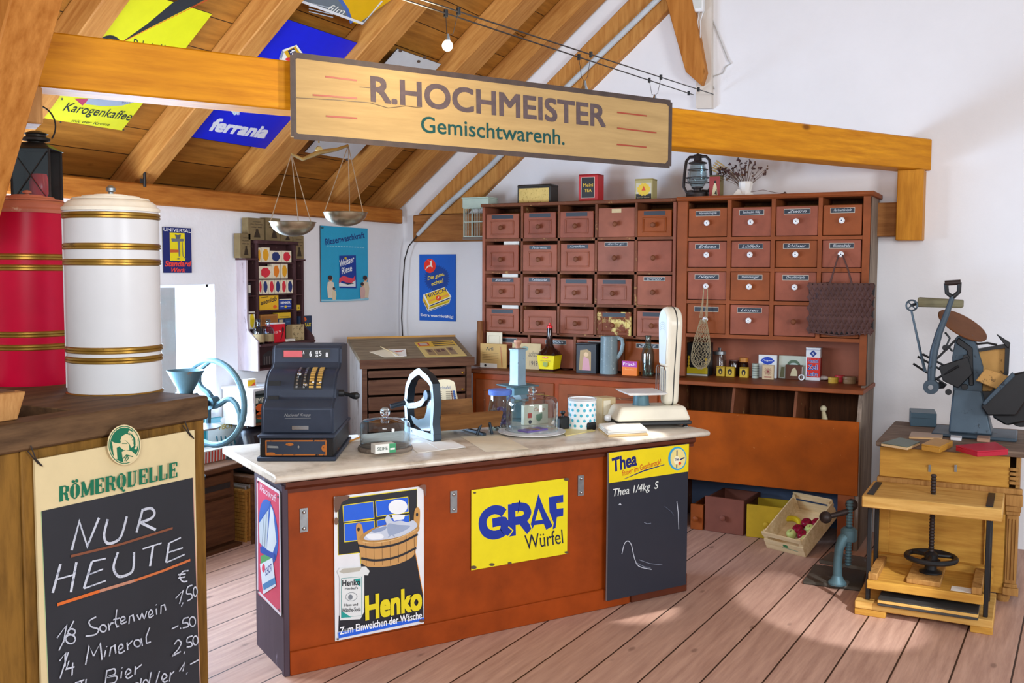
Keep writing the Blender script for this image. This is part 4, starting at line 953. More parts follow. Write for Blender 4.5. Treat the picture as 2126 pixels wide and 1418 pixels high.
A.sfill([(118, 205), (150, 190), (235, 185), (225, 215), (180, 240), (155, 300), (125, 315)], '#6a4a3a'); A.sfill([(805, 118), (862, 110), (860, 200), (845, 150)], '#7a5040'); A.ell(135, 390, 16, 30, '#7a5a48'); A.ell(850, 1218, 22, 14, '#6a4434'); A.ell(162, 1345, 9, 9, '#4a4440', 10)
a.build('print', t)
t, f, a, A, w, h = sign('enamel_sign', 'yellow enamel sign with bold blue lettering on the middle of the counter front', 'sign', CF, [(977, 1015), (1179, 994), (1175, 1150), (978, 1183)], 0.004, -0.003, face='#ecd914', bev=0.003)
A.crop(940, 960, 520/2126)
GB = '#12319a'
A.sline([(435, 430), (400, 405), (340, 400), (275, 440), (250, 510), (275, 585), (340, 615), (410, 600), (432, 575), (432, 500), (335, 512)], 66, GB); A.fill([(400, 480), (462, 480), (505, 580), (465, 625), (420, 590)], GB)
A.fill([(468, 355), (530, 350), (535, 620), (475, 630), (508, 575), (470, 540)], GB); A.line([(500, 382), (560, 374)]+curve([(560, 374), (615, 385), (636, 430), (610, 478), (560, 494)])+[(510, 500)], 62, GB); A.fill([(545, 500), (610, 470), (672, 555), (630, 610)], GB)
A.fill([(728, 270), (775, 400), (845, 545), (790, 575), (770, 525), (690, 535), (660, 595), (660, 530)], GB); A.fill([(728, 395), (760, 490), (697, 498)], '#ecd914')
A.fill([(815, 300), (935, 282), (935, 345), (878, 352), (880, 400), (935, 395), (932, 460), (880, 470), (868, 560), (845, 572), (850, 520), (820, 440)], GB)
A.line([(470, 545), (508, 578), (478, 622)], 9, '#ecd914'); A.line([(655, 528), (668, 560), (655, 595)], 9, '#ecd914'); A.line([(815, 430), (848, 520), (840, 560)], 9, '#ecd914')
A.text('Würfel', (615, 742), (930, 690), (605, 620), '#161a3a', 0.0)
for q, r in (((180, 248), 9), ((895, 338), 10), ((175, 885), 18), ((965, 150), 16), ((955, 765), 12), ((330, 862), 16), ((480, 850), 12)): A.ell(q[0], q[1], r*1.4, r*.8, '#5a4a3a', 12)
a.build('print', t)
tq = [(1258, 942), (1424, 920), (1424, 1210), (1260, 1248)]
t, f, a, A, w, h = sign('price_chalkboard', 'blackboard with yellow printed heading at the right end of the counter', 'chalkboard', CF, tq, 0.012, -0.032, '#8a9098', face='#262a36')
A.crop(940, 960, 520/2126)
A.fill([(1300, -75), (1982, -165), (1980, 68), (1308, 180)], '#ecd40f')
A.text('Thea', (1340, 90), (1545, 25), (1325, -30), '#14206a', 0.04, 0.1); A.text('feiner im Geschmack!', (1422, 118), (1750, 10), (1415, 70), '#c8381c', 0.006, 0.1); A.line([(1436, 142), (1600, 70), (1775, 14)], [3, 9, 5], '#14206a')
A.ell(1885, -40, 78, 100, '#3aa0cc', 32); A.ell(1890, -40, 64, 86, '#ecd98a', 32); A.ell(1880, -25, 26, 36, '#f4ecc8', 24); A.text('Thea', (1862, -18), (1900, -25), (1860, -42), '#14206a', 0.03); A.line([(1880, 10), (1880, 42)], 9, '#14206a'); A.line([(1880, -62), (1880, -110)], 9, '#14206a'); A.line([(1906, -30), (1945, -50)], 9, '#14206a'); A.ell(1905, 0, 12, 14, '#e0401c', 14)
A.text('Thea 1/4kg  S', (1345, 312), (1730, 235), (1340, 228), '#d8dcd8', 0.012, 0.25)
A.lines([[(1392, 360), (1403, 350), (1412, 362)], [(1885, 322), (1898, 420), (1905, 555)], [(1425, 775), (1445, 690), (1475, 665), (1505, 700), (1530, 800), (1570, 875), (1680, 900)]], 6, 'chalk'); A.lines([[(1545, 845), (1620, 880), (1670, 885)], [(1570, 820), (1660, 850), (1770, 860)], [(1608, 505), (1635, 515), (1668, 510)]], 4, '#7a8090m'); A.line([(1780, 365), (1840, 410), (1860, 440)], 5, '#4a5060m')
a.build('print', t)
SF = Fr((-2.802, 3.257, 0), R(59-90))           # the end of the counter: x runs from back to front
t, f, a, A, w, h = sign('enamel_sign', 'tall red enamel sign with sails and a soap packet on the counter end', 'sign', SF, [(533, 993), (582, 1022), (587, 1280), (540, 1232)], 0.005, -0.014, face='#c8385a')
A.crop(500, 940, 220/653)
A.lines([[(104, 155), (243, 243)], [(243, 243), (258, 1008)], [(258, 1008), (118, 850)], [(118, 850), (104, 155)]], 7, '#d8d4dc'); A.text('Waschkraft', (118, 228), (220, 305), (122, 185), '#e8c8d4', 0.01, 0.2)
A.ell(178, 490, 56, 205, '#2a5cb0', 36, -6); A.fill([(190, 330), (205, 360), (228, 560), (200, 640), (168, 600)], '#cfd8dc'); A.fill([(178, 350), (168, 600), (125, 560), (118, 440)], '#b8c4cc'); A.fill([(120, 430), (180, 340), (190, 300), (150, 290), (125, 350)], '#2a5cb0'); A.line([(150, 400), (140, 580)], 4, '#8a9aa8'); A.line([(165, 370), (155, 590)], 4, '#8a9aa8'); A.fill([(132, 640), (200, 620), (205, 670), (135, 690)], '#4a9a5a'); A.line([(130, 600), (220, 650)], 14, '#1c4aa0')
A.fill([(130, 690), (205, 655), (228, 830), (152, 872)], '#d0dce4'); A.text('SCHICHT', (165, 765), (205, 735), (160, 720), '#2a4a9a', 0.02); A.ell(152, 715, 9, 26, '#d83a5a'); A.line([(152, 830), (225, 795)], 14, '#2a7ab0')
for q in ((108, 175), (236, 268), (122, 848), (248, 975)): A.ell(q[0], q[1], 4, 8, '#5a4450', 10)
a.build('print', t)

# ------------------------------------------------------------------ cash register
RG = Fr((-3.074, 3.415, TZ), R(29.6))
worn('till_black', '#363d4c', '#566070', 0.42, 0.66, 25, metal=0.2); worn('till_wood', '#1f1c1c', '#a05a22', 0.5, 0.60, 9, (1, 1, 2)); paint('key_gold', '#d8b060', 0.35, 0.3, 0.2, 30); paint('till_red', '#d8646a', 0.4)
RW = 0.33
t = thing('cash_register', 'black mechanical cash register with a crank and gold keys on the counter', 'cash register', RG, (RW/2, 0.25, 0.001))
b = MB(RG); b.box(-0.012, RW+0.012, -0.012, 0.55, 0.001, 0.020, 'till_black'); b.box(0, RW, 0, 0.54, 0.020, 0.105, 'till_wood'); b.build('base', t, bevel=0.003)
b = MB(RG); b.box(-0.008, RW+0.008, -0.010, 0.55, 0.105, 0.122, 'till_black'); b.build('base_rim', t, bevel=0.004)
b = MB(RG); b.box(0.025, RW-0.028, -0.006, 0.0, 0.026, 0.098, 'till_black'); d = b.build('drawer', t, bevel=0.003)
b = MB(RG); b.y0 = -0.0065; 
for l in ([(0.027, 0.030), (RW-0.030, 0.030)], [(0.027, 0.094), (RW-0.030, 0.094)], [(0.029, 0.030), (0.029, 0.094)], [(RW-0.032, 0.030), (RW-0.032, 0.094)]): b.stroke(l, 0.006, 'worn_orange' if 'worn_orange' in MATS else (worn('worn_orange', '#b0662a', '#2a2220', 0.5, 0.55, 20) and 'worn_orange'))
b.fill(arc(0.135, 0.078, 0.018, 0.007, 0, 360, 14), 'worn_orange'); b.fill(arc(0.29, 0.06, 0.012, 0.016, 0, 360, 14), 'worn_orange'); b.fill(arc(0.05, 0.036, 0.02, 0.006, 0, 360, 12), 'worn_orange'); b.fill([(0.035, 0.062), (0.085, 0.06), (0.083, 0.07), (0.036, 0.073)], 'tin_grey'); b.build('wear_marks', d)
b = MB(RG); b.y0 = -0.007; b.fill(arc(0.175, 0.066, 0.004, 0.007, 0, 360, 12), 'chrome'); b.build('keyhole', d)
# body: side profile (y, z) extruded over the width
pr = [(0.03, 0.122), (0.03, 0.235), (0.045, 0.25), (0.095, 0.275), (0.10, 0.295)]
kb = [(0.255-0.155*math.cos(R(q)), 0.295+0.105*math.sin(R(q))) for q in range(8, 91, 9)]
pr += kb+[(0.265, 0.408), (0.285, 0.425), (0.30, 0.49), (0.315, 0.502), (0.50, 0.502), (0.52, 0.49), (0.52, 0.122)]
b = MB(RG); b.prism(pr, 0.008, RW-0.008, 'till_black', 'x'); b.build('body', t, bevel=0.006, seg=2)
b = MB(RG); q = pr[:]; b.prism([(y+0.006 if y < 0.4 else y-0.006, z-0.004 if z > 0.3 else z) for y, z in pr], 0.0, RW, 'till_black', 'x'); b.build('side_cheek', t)
def kbpt(q, d=0.004): return (0.255-(0.155+d)*math.cos(R(q)), 0.295+(0.105+d)*math.sin(R(q)))
for c, (px, m) in enumerate(((0.150, 'tin_grey'), (0.183, 'tin_grey'), (0.218, 'key_gold'), (0.252, 'key_gold'))):
    b = MB(RG)
    for k in range(12): 
        y0_, z0_ = kbpt(10+k*6.4, 0.001); y1_, z1_ = kbpt(10+(k+1)*6.4, 0.001); b.quad([(px-0.015, y0_, z0_), (px+0.015, y0_, z0_), (px+0.015, y1_, z1_), (px-0.015, y1_, z1_)], 'black_iron')
    b.build('key_slot', t)
    for k in range(9):
        q0 = 14+k*8; y0_, z0_ = kbpt(q0, 0.0); y1_, z1_ = kbpt(q0+5, 0.0); y2, z2 = kbpt(q0+5, 0.006); y3, z3 = kbpt(q0, 0.006)
        x0, x1 = (px-0.012, px+0.009) if c > 1 else (px-0.005, px+0.004)
        b = MB(RG); b.hexa([(x0, y0_, z0_), (x1, y0_, z0_), (x1, y1_, z1_), (x0, y1_, z1_), (x0, y3, z3), (x1, y3, z3), (x1, y2, z2), (x0, y2, z2)], m); b.build('key', t)
    b = MB(RG); y, z = kbpt((46, 20, 26, 26)[c], 0.014); b.ball((px+0.008, y, z), 0.010 if c < 2 else 0.006, 'chrome', 12); b.build('slider_knob', t)
# display window
yd = 0.292
dz0, dz1 = 0.448, 0.479
b = MB(RG); b.hexa([(0.05, yd-0.004, dz0-0.006), (RW-0.055, yd-0.004, dz0-0.006), (RW-0.055, yd+0.02, dz0-0.006), (0.05, yd+0.02, dz0-0.006), (0.05, yd+0.003, dz1+0.006), (RW-0.055, yd+0.003, dz1+0.006), (RW-0.055, yd+0.025, dz1+0.006), (0.05, yd+0.025, dz1+0.006)], 'black_iron'); dsp = b.build('display', t)
b = MB(RG); b.y0 = yd-0.005
b.fill([(0.056, dz0), (0.145, dz0), (0.145, dz1), (0.056, dz1)], 'till_red')
for tx, x0, x1, z0_, z1_ in (('A', 0.147, 0.155, 0.462, 0.482), ('6', 0.178, 0.19, dz0+0.003, dz1-0.003), ('03', 0.208, 0.22, 0.462, 0.482), ('0', 0.208, 0.22, 0.440, 0.458), ('5', 0.224, 0.236, dz0+0.006, dz1+0.001), ('8', 0.256, 0.267, dz0, dz1-0.008)): b.text(tx, (x0, max(z0_, dz0)), (x1, max(z0_, dz0)), (x0, min(z1_, dz1)), '#e8eaee', 0.03)
b.build('figures', dsp)
b = MB(RG); y, z = kbpt(25, 0.001); b.box(0.018, 0.075, y-0.004, y+0.01, z-0.01, z+0.012, 'black_iron'); b.box(0.02, 0.07, 0.085, 0.10, 0.268, 0.286, 'black_iron'); b.build('receipt_slot', t)
b = MB(RG); b.y0 = 0.0288; b.text('National Krupp', (0.105, 0.195), (0.225, 0.197), (0.105, 0.212), '#8a8c90', 0.0, 0.4); b.stroke([(0.108, 0.191), (0.225, 0.192)], 0.0012, '#8a8c90'); b.build('lettering', t)
b = MB(RG); b.box(0.14, 0.215, 0.0255, 0.0295, 0.140, 0.157, 'chrome'); b.build('maker_plate', t)
b = MB(RG); x = RW
b.cyl((x-0.01, 0.2, 0.285), (x+0.025, 0.2, 0.285), 0.016, 'black_iron'); b.tube([(x+0.02, 0.2, 0.285), (x+0.05, 0.19, 0.278), (x+0.068, 0.185, 0.275), (x+0.085, 0.18, 0.275), (x+0.098, 0.178, 0.275)], [0.009, 0.009, 0.016, 0.018, 0.010], 'black_iron', 12); b.build('crank_handle', t)

# ------------------------------------------------------------------ the tall cabinet of small drawers, left of the corner of shelves
worn('cab_red', '#9a5a44', '#c9a070', 0.5, 0.70, 14, grain=0.2); worn('cab_red_b', '#965440', '#c9a070', 0.5, 0.69, 11, grain=0.25); worn('cab_red_c', '#965c4a', '#b08a6a', 0.5, 0.72, 17, grain=0.2)
worn('cab_frame', '#7a462c', '#b08a58', 0.55, 0.60, 12, grain=0.25); worn('cab_chip', '#7d4026', '#d8c47a', 0.55, 0.52, 10, grain=0.2); worn('cab_orange', '#93481a', '#c9a070', 0.45, 0.72, 9, grain=0.2)
worn('bin_front', '#a04a06', '#c88a50', 0.5, 0.655, 34, grain=0.22); worn('bin_red', '#8e4a26', '#c08a58', 0.5, 0.70, 16, grain=0.22); wood('cab_inner', '#3a2216', '#6a4026', 2, 4, 0.7, False); wood('cab_side', '#5a4a40', '#9a8878', 2, 4, 0.8, False)
paint('label_black', '#1e2734', 0.5); paint('label_line', '#c9c6b8', 0.6); paint('porcelain', '#eef0f2', 0.15)
random.seed(11)
def drawer_label(bm, cx, z0, w, h, text, y, framed=True, ink='#c8ccd0'):
    bm.y0 = y; bm.lay = 0
    if framed: bm.fill([(cx-w/2, z0), (cx+w/2, z0), (cx+w/2, z0+h), (cx-w/2, z0+h)], 'label_line')
    e = 0.0022 if framed else 0
    bm.fill([(cx-w/2+e, z0+e), (cx+w/2-e, z0+e), (cx+w/2-e, z0+h-e), (cx-w/2+e, z0+h-e)], 'label_black' if ink != 'x' else 'card')
    if text and ink != 'x': bm.text(text, (cx-w*0.36, z0+h*0.22), (cx+w*0.36, z0+h*0.22), (cx-w*0.36, z0+h*0.82), ink, 0.0, 0.45)
LYF = 6.66
LX0, LX1 = -3.725, -2.225
def lz(py, px=1240): return WORLD.fy(px, py, LYF)[1]
cols = [LX0]+[WORLD.fy(px, 500, LYF)[0] for px in (1084.5, 1161, 1238.5, 1321)]+[LX1]
rows = [lz(427), lz(496), lz(566.5), lz(634.5), lz(698)]
ZL = 1.022
t = thing('drawer_cabinet', 'tall red-brown cabinet of twenty small knobbed drawers with a ledge below', 'cabinet', WORLD, ((LX0+LX1)/2, 6.7, 0))
top = rows[0]+0.012
b = MB(); b.box(LX0-0.03, LX1+0.02, 6.64, 6.985, top, top+0.025, 'cab_frame'); b.build('top_board', t, bevel=0.004)
for x in (LX0-0.02, LX1-0.005): b = MB(); b.box(x, x+0.025, LYF-0.01, 6.985, ZL, top, 'cab_red'); b.build('side_panel', t, bevel=0.003)
b = MB(); b.box(LX0, LX1, 6.965, 6.98, ZL, top, 'cab_inner'); b.build('back_panel', t)
for x in cols[1:-1]: b = MB(); b.box(x-0.009, x+0.009, LYF-0.008, 6.965, rows[4], rows[0]+0.012, 'cab_frame'); b.build('divider', t)
for z in rows[1:]: b = MB(); b.box(LX0+0.005, LX1-0.005, LYF-0.008, 6.965, z-0.010, z+0.010, 'cab_frame'); b.build('shelf_board', t)
labels = [['', '', '', 'x', ' '], [None, 'Federweiss', 'Kartoffelm.', 'Kerbe gr.', None], ['Reismehl', 'Tafelstücke', ' ', ' ', 'Grenzel'], [' ', None, None, ' ', ' ']]
plain = {(0, 3), (1, 3), (1, 4), (2, 4)}
for r in range(4):
    for c in range(5):
        x0, x1 = cols[c]+0.012, cols[c+1]-0.012; z0 = rows[r+1]+0.011; zt_ = rows[r]-0.012
        w = x1-x0; gap = random.choice((0.02, 0.03, 0.025)) if (r, c) not in plain else 0.006
        side = 0.0 if (r, c) in plain else random.uniform(0.0, 0.02)
        yf = LYF-random.choice((0.0, 0.004, 0.012)); z1 = zt_-gap; x1 -= side
        mt = random.choice(('cab_red', 'cab_red_b', 'cab_red_c', 'cab_red')); 
        if (r, c) == (3, 3): mt = 'cab_chip'
        if (r, c) == (0, 4): mt = 'cab_orange'
        b = MB(); b.box(x0, x1, yf, yf+0.018, z0, z1, mt); b.box(x0+0.006, x1-0.006, yf+0.018, 6.95, z0, z1-0.015, 'cab_inner')
        d = b.build('drawer', t, bevel=0.0025)
        mx, mz = (x0+x1)/2, (z0+z1)/2-0.012
        if (r, c) not in plain:
            iw, ih = w*0.30, (z1-z0)*0.24
            b = MB()
            for p0, p1, q0, q1 in ((mx-iw-0.012, mx+iw+0.012, mz+ih, mz+ih+0.010), (mx-iw-0.012, mx+iw+0.012, mz-ih-0.010, mz-ih), (mx-iw-0.012, mx-iw, mz-ih, mz+ih), (mx+iw, mx+iw+0.012, mz-ih, mz+ih)): b.box(p0, p1, yf-0.006, yf, q0, q1, mt)
            b.build('raised_moulding', d, bevel=0.003)
        b = MB(); b.lathe([(0.008, 0.0), (0.007, -0.015), (0.017, -0.022), (0.019, -0.032), (0.012, -0.04), (0, -0.041)], 'cab_frame', (mx, yf, mz), 14, 'y'); b.build('knob', d)
        lb = labels[r][c]
        if lb is not None:
            b = MB(); drawer_label(b, mx, z1-0.036, w*(0.62 if lb != 'x' else 0.26), 0.028, lb.strip(), yf-0.0006, (r, c) in ((1, 3), (2, 4)), 'x' if lb == 'x' else '#b8bcc0'); b.build('label', d)
for r, (l, rr, y0, y1) in ((1, (1046, 1078, 504, 497.5)), (2, (1043, 1075, 571, 563.5)), (3, (1042, 1076, 637, 627.5))):
    x0, z0 = WORLD.fy(l, y0, LYF+0.03); x1, z1 = WORLD.fy(rr, y1, LYF+0.03); b = MB(); b.box(x0, x1, LYF+0.03, LYF+0.033, z0-0.03, z1, 'paper_white')
    single(b, 'index_card', 'white card sticking up out of the first drawer of the %s row' % ('second', 'third', 'fourth')[r-1], 'card', (x0, LYF+0.03, z0-0.03), 'white cards in the drawers')
# bottom row of four wider drawers
cx = [LX0]+[WORLD.fy(px, 720, LYF)[0] for px in (1099, 1194, 1294)]+[LX1]
for c in range(4):
    x0, x1 = cx[c]+0.012, cx[c+1]-0.012
    b = MB(); b.box(x0, x1, LYF, LYF+0.018, ZL+0.012, rows[4]-0.03, ('cab_red_b', 'cab_red', 'cab_red_b', 'cab_orange')[c]); b.box(x0+0.006, x1-0.006, LYF+0.018, 6.95, ZL+0.012, rows[4]-0.05, 'cab_inner'); d = b.build('drawer', t, bevel=0.0025)
    b = MB(); b.lathe([(0.008, 0.0), (0.007, -0.015), (0.017, -0.022), (0.019, -0.032), (0.012, -0.04), (0, -0.041)], 'cab_frame', ((x0+x1)/2, LYF, ZL+0.09), 14, 'y'); b.build('knob', d)
    b = MB(); drawer_label(b, (x0+x1)/2+(0.03 if c == 1 else 0), rows[4]-0.072, 0.17, 0.032, ('', 'Mohn', '', 'Gries')[c], LYF-0.0006); b.build('label', d)
for x in cx[1:-1]: b = MB(); b.box(x-0.009, x+0.009, LYF-0.008, 6.965, ZL, rows[4]-0.01, 'cab_frame'); b.build('divider', t)
# lower cupboard with ledge and doors
BY = 6.42
b = MB(); b.box(-3.70, -2.205, 6.38, 6.985, ZL-0.03, ZL, 'cab_frame'); b.build('ledge', t, bevel=0.004)
b = MB(); b.box(-3.69, -2.205, BY, BY+0.02, 0.02, ZL-0.03, 'counter_red'); b.build('front_frame', t)
for x in (-3.69, -2.225): b = MB(); b.box(x, x+0.02, BY+0.02, 6.98, 0.0, ZL-0.03, 'cab_frame'); b.build('side_panel', t)
for x0, x1 in ((-3.66, -3.02), (-2.98, -2.24)):
    b = MB(); b.box(x0, x1, BY-0.012, BY-0.0005, 0.08, ZL-0.075, 'bin_red'); d = b.build('door', t, bevel=0.003)
    b = MB()
    for p0, p1, q0, q1 in ((x0+0.07, x1-0.07, ZL-0.16, ZL-0.145), (x0+0.07, x0+0.085, 0.2, ZL-0.16), (x1-0.085, x1-0.07, 0.2, ZL-0.16)): b.box(p0, p1, BY-0.017, BY-0.012, q0, q1, 'cab_frame')
    b.build('panel_moulding', d, bevel=0.002)
# ------------------------------------------------------------------ right cabinet with sixteen labelled drawers, niche shelf and flour bins
RX0, RX1, RYF = -2.185, -0.925, 6.62
def rz(py, px=1600): return WORLD.fy(px, py, RYF)[1]
t = thing('bin_cabinet', 'tall red-brown cabinet with sixteen labelled porcelain-knob drawers above open bins', 'cabinet', WORLD, ((RX0+RX1)/2, 6.7, 0))
ztop = rz(413)
b = MB(); b.prism([(RYF-0.03, ztop), (RYF-0.045, ztop+0.012), (RYF-0.04, ztop+0.03), (6.985, ztop+0.03), (6.985, ztop)], RX0, RX1+0.02, 'bin_red', 'x'); b.build('cornice', t, bevel=0.003)
for x in (RX0, RX1-0.025):
    b = MB(); b.prism([(6.45, 0.0), (6.45, 0.82), (6.52, 1.0), (RYF, 1.03), (RYF, ztop), (6.985, ztop), (6.985, 0.0)], x, x+0.025, 'cab_side' if x > -1.5 else 'cab_frame', 'x'); b.build('side_panel', t)
b = MB(); b.box(RX0+0.025, RX1-0.025, 6.965, 6.98, 0.35, ztop, 'cab_inner'); b.box(RX0+0.025, RX1-0.025, 6.965, 6.98, 0.0, 0.35, 'base_blue' if 'base_blue' in MATS else (paint('base_blue', '#5a6c8c', 0.7) and 'base_blue')); b.build('back_panel', t)
zr = [rz(y) for y in (424, 495, 560, 629, 697)]
gx = [WORLD.fy(px, 560, RYF)[0] for px in (1423.5, 1513, 1604, 1701, 1798)]
zn = rz(705)                                     # niche top
for x in (RX0+0.0, RX1-0.045): b = MB(); b.box(x, x+0.045 if x > -2 else gx[0]+0.012, RYF-0.012, RYF+0.02, 1.03, ztop, 'bin_red'); b.build('stile', t, bevel=0.002)
for i, x in enumerate(gx[1:4]): b = MB(); b.box(x-0.013, x+0.013, RYF-0.010, 6.965, zn, ztop, 'bin_red'); b.build('divider', t)
for z in zr[1:4]+[zn+0.012]: b = MB(); b.box(gx[0]+0.0, RX1-0.03, RYF-0.009, 6.965, z-0.012, z+0.012, 'bin_red'); b.build('rail', t)
names = [['Korianderkörner', 'Nähgarn', 'Zwirn', 'Schneeköpfe'], ['Erbsen', 'Löffeln', 'Schlösser', 'Blumendraht'], ['Nägel', 'Stemmnägel', 'Druckknöpfe', None], ['', 'Linsen', None, None]]
names[0] = ['Herrenknöpfe', 'Stecknadeln 10dkg', 'Zwirn', 'Perlmuttknöpfe']
for r in range(4):
    for c in range(4):
        x0, x1 = gx[c]+0.016, gx[c+1]-0.016
        if c == 3: x1 = RX1-0.052
        z1, z0 = zr[r]-0.016, zr[r+1]+0.016
        if r == 3: z0 = zn+0.028
        yf = RYF-random.choice((0.0, 0.003, 0.008)); mt = 'cab_red_b' if (r+c) % 3 else 'bin_red'
        b = MB(); b.box(x0, x1, yf, yf+0.018, z0, z1, mt); b.box(x0+0.006, x1-0.006, yf+0.018, 6.95, z0, z1-0.015, 'cab_inner'); d = b.build('drawer', t, bevel=0.0025)
        mx, mz = (x0+x1)/2, (z0+z1)/2-0.004
        b = MB()
        if (r, c) in ((3, 2), (3, 3)):
            b.lathe([(0.008, 0.0), (0.007, -0.012), (0.016, -0.02), (0.018, -0.028), (0.012, -0.036), (0, -0.037)], 'cab_frame', (mx, yf, mz), 14, 'y'); b.build('knob', d, label='plain wooden knob')
        else:
            b.lathe([(0.006, 0.0), (0.006, -0.012), (0.017, -0.017), (0.019, -0.023), (0.010, -0.030), (0, -0.031)], 'porcelain', (mx, yf, mz), 20, 'y')
            b.y0 = yf-0.0312; b.lay = 0; b.fill([(mx+0.0045*math.cos(R(q*40)), mz+0.0045*math.sin(R(q*40))) for q in range(9)], '#2a3a5a')
            for q in range(10): a_ = R(q*36); b.y0 = yf-0.0285; b.lay = 0; b.stroke([(mx+0.0105*math.cos(a_), mz+0.0105*math.sin(a_)), (mx+0.0165*math.cos(a_), mz+0.0165*math.sin(a_))], 0.0014, '#8a90a0')
            b.build('knob', d, label='white porcelain knob with a blue centre')
        if names[r][c] is not None:
            b = MB(); drawer_label(b, mx, z1-0.052, (x1-x0)*0.63, 0.034, names[r][c], yf-0.0006); b.build('label', d)
# niche shelf, ledge, bins
ZS = 1.018
b = MB(); b.box(RX0, RX1+0.012, 6.44, 6.965, ZS-0.028, ZS, 'bin_red'); b.build('ledge', t, bevel=0.004)
b = MB(); b.box(RX0+0.025, RX1-0.025, 6.95, 6.964, ZS, zn, 'cab_red'); b.build('niche_back', t)
zb_t, zb_b = 0.822, 0.350
b = MB(); b.prism([(6.415, zb_t), (6.44, zb_b), (6.462, zb_b), (6.437, zb_t)], RX0+0.03, RX1-0.005, 'bin_front', 'x'); b.build('bin_front', t, bevel=0.003)
for px in (1520, 1650):
    x = WORLD.fy(px, 830, 6.45)[0]; b = MB(); b.prism([(6.44, zb_t-0.02), (6.50, ZS-0.03), (6.95, ZS-0.03), (6.95, zb_b), (6.465, zb_b)], x-0.009, x+0.009, 'cab_frame', 'x'); b.build('bin_partition', t)
b = MB(); b.box(RX0+0.025, RX1-0.025, 6.90, 6.95, 0.36, ZS-0.03, 'cab_inner'); b.build('bin_back', t)
b = MB(); b.box(RX0+0.025, RX1-0.025, 6.462, 6.90, 0.35, 0.37, 'cab_inner'); b.build('bin_bottom', t)
b = MB(); b.box(RX1-0.125, RX1-0.026, 6.445, 6.465, 0.0, zb_b, 'bin_red'); b.build('stile', t)
b = MB(); b.box(RX0+0.026, RX0+0.055, 6.445, 6.465, 0.0, zb_b, 'bin_red'); b.build('stile', t)
b = MB(); x = WORLD.fy(1709, 868, 6.62)[0]; b.tube([(x, 6.60, 0.66), (x+0.01, 6.62, 0.80), (x, 6.62, 0.85)], [0.016, 0.02, 0.012], '#c8b890', 10); b.ball((x, 6.62, 0.865), 0.022, '#d8ccaa', 12)
b.box(x-0.06, x+0.06, 6.5, 6.75, 0.371, 0.62, 'cab_inner'); b.box(x-0.01, x+0.01, 6.59, 6.61, 0.62, 0.68, '#c8b890')
single(b, 'flour_scoop', 'pale wooden scoop standing in the right hand bin', 'scoop', (x, 6.62, 0.371))

# ------------------------------------------------------------------ small goods: each is measured where it stands
YLIM = {}                                        # how far back things can stand at a level: (front, back)
def stand(fr, z0, l, r, bot, top, rz=0.0):
    """frame at the front-bottom centre of something standing at level z0, with its width and height"""
    m = (l+r)/2; x, y = fr.fz(m, bot, z0)
    if (id(fr), round(z0, 4)) in YLIM:
        a_, b_ = YLIM[(id(fr), round(z0, 4))]; y = max(y, a_)
        if b_ > a_ and y > b_-0.12: y = b_-0.12+0.12*(1-math.exp(-(y-b_+0.12)/0.25))
        if b_ == a_: y = a_
        x = fr.fy(m, bot, y)[0]
    w = fr.fy(r, bot, y)[0]-fr.fy(l, bot, y)[0]; h = fr.fy(m, top, y)[1]-z0
    return fr.sub((x, y, z0+0.0006), rz), w, h
def boxy(name, label, cat, fr, z0, l, r, bot, top, depth, mat, part='box', group=None, rz=0.0, bevel=0.0015):
    f, w, h = stand(fr, z0, l, r, bot, top, rz)
    t = thing(name, label, cat, f, (0, 0, 0), group)
    b = MB(f); b.box(-w/2, w/2, 0, depth, 0, h, mat); b.build(part, t, bevel=bevel)
    a = MB(f); a.y0 = -0.0005
    return t, f, w, h, a
def R_(a, x0, x1, z0, z1, m): a.fill([(x0, z0), (x1, z0), (x1, z1), (x0, z1)], m)
def T_(a, s, x0, x1, z0, z1, m, bold=0.01, sh=0.0): a.text(s, (x0, z0), (x1, z0), (x0, z1), m, bold, sh)
def round_(name, label, cat, fr, z0, l, r, bot, top, prof, mat, part='body', n=28, group=None, smooth=35):
    """profile in units of half width / height; the axis stands half a width behind the front"""
    f, w, h = stand(fr, z0, l, r, bot, top); d = w/2
    f = f.sub((0, d*0.75, 0)); t = thing(name, label, cat, f, (0, 0, 0), group)
    b = MB(f); b.lathe([(p*w/2, q*h) for p, q in prof], mat, n=n); b.build(part, t, smooth=smooth)
    return t, f, w/2, h
# ---- on the counter
def cloche(label, px, r_px, base_y, sh_y, top_y, knob_y):
    x, y = CF.fz(px, base_y, TZ); f = CF.sub((x, y, TZ)); dep = float((A3 @ (np.array((f.m @ Vector((0, 0, 0))).to_tuple())-CAMP))[2]); r = r_px*dep/FPX
    zz = lambda p: CF.fy(px, p, y)[1]-TZ
    hs, ht, hk = zz(sh_y), zz(top_y), zz(knob_y)
    t = thing('glass_cloche', label, 'cloche', f, (0, 0, 0.02))
    b = MB(f); prof = [(r, 0.022), (r, hs)]+[(r-0.03+0.03*math.cos(R(q)), hs+(ht-hs)*math.sin(R(q))) for q in (30, 60)]+[(r*0.5, ht+0.004), (0.012, ht+0.008)]
    b.lathe(prof+[(0, ht+0.008)], 'clear_glass', n=40, cap=False); b.lathe([(r-0.001, 0.021), (r+0.003, 0.024), (r+0.001, 0.027)], 'clear_glass', n=40, cap=False); b.build('dome', t)
    kr = (hk-ht)*0.42
    b = MB(f); b.lathe([(0.010, ht+0.006), (0.009, ht+0.012)]+[(kr*math.sin(R(q)), hk-kr-kr*math.cos(R(q))) for q in range(30, 181, 15)], 'knob_glass', n=24); b.build('knob', t)
    return f, r
fS, rS = cloche('small glass cloche over a white soap packet beside the till', 800, 52, 934, 884, 870, 845)
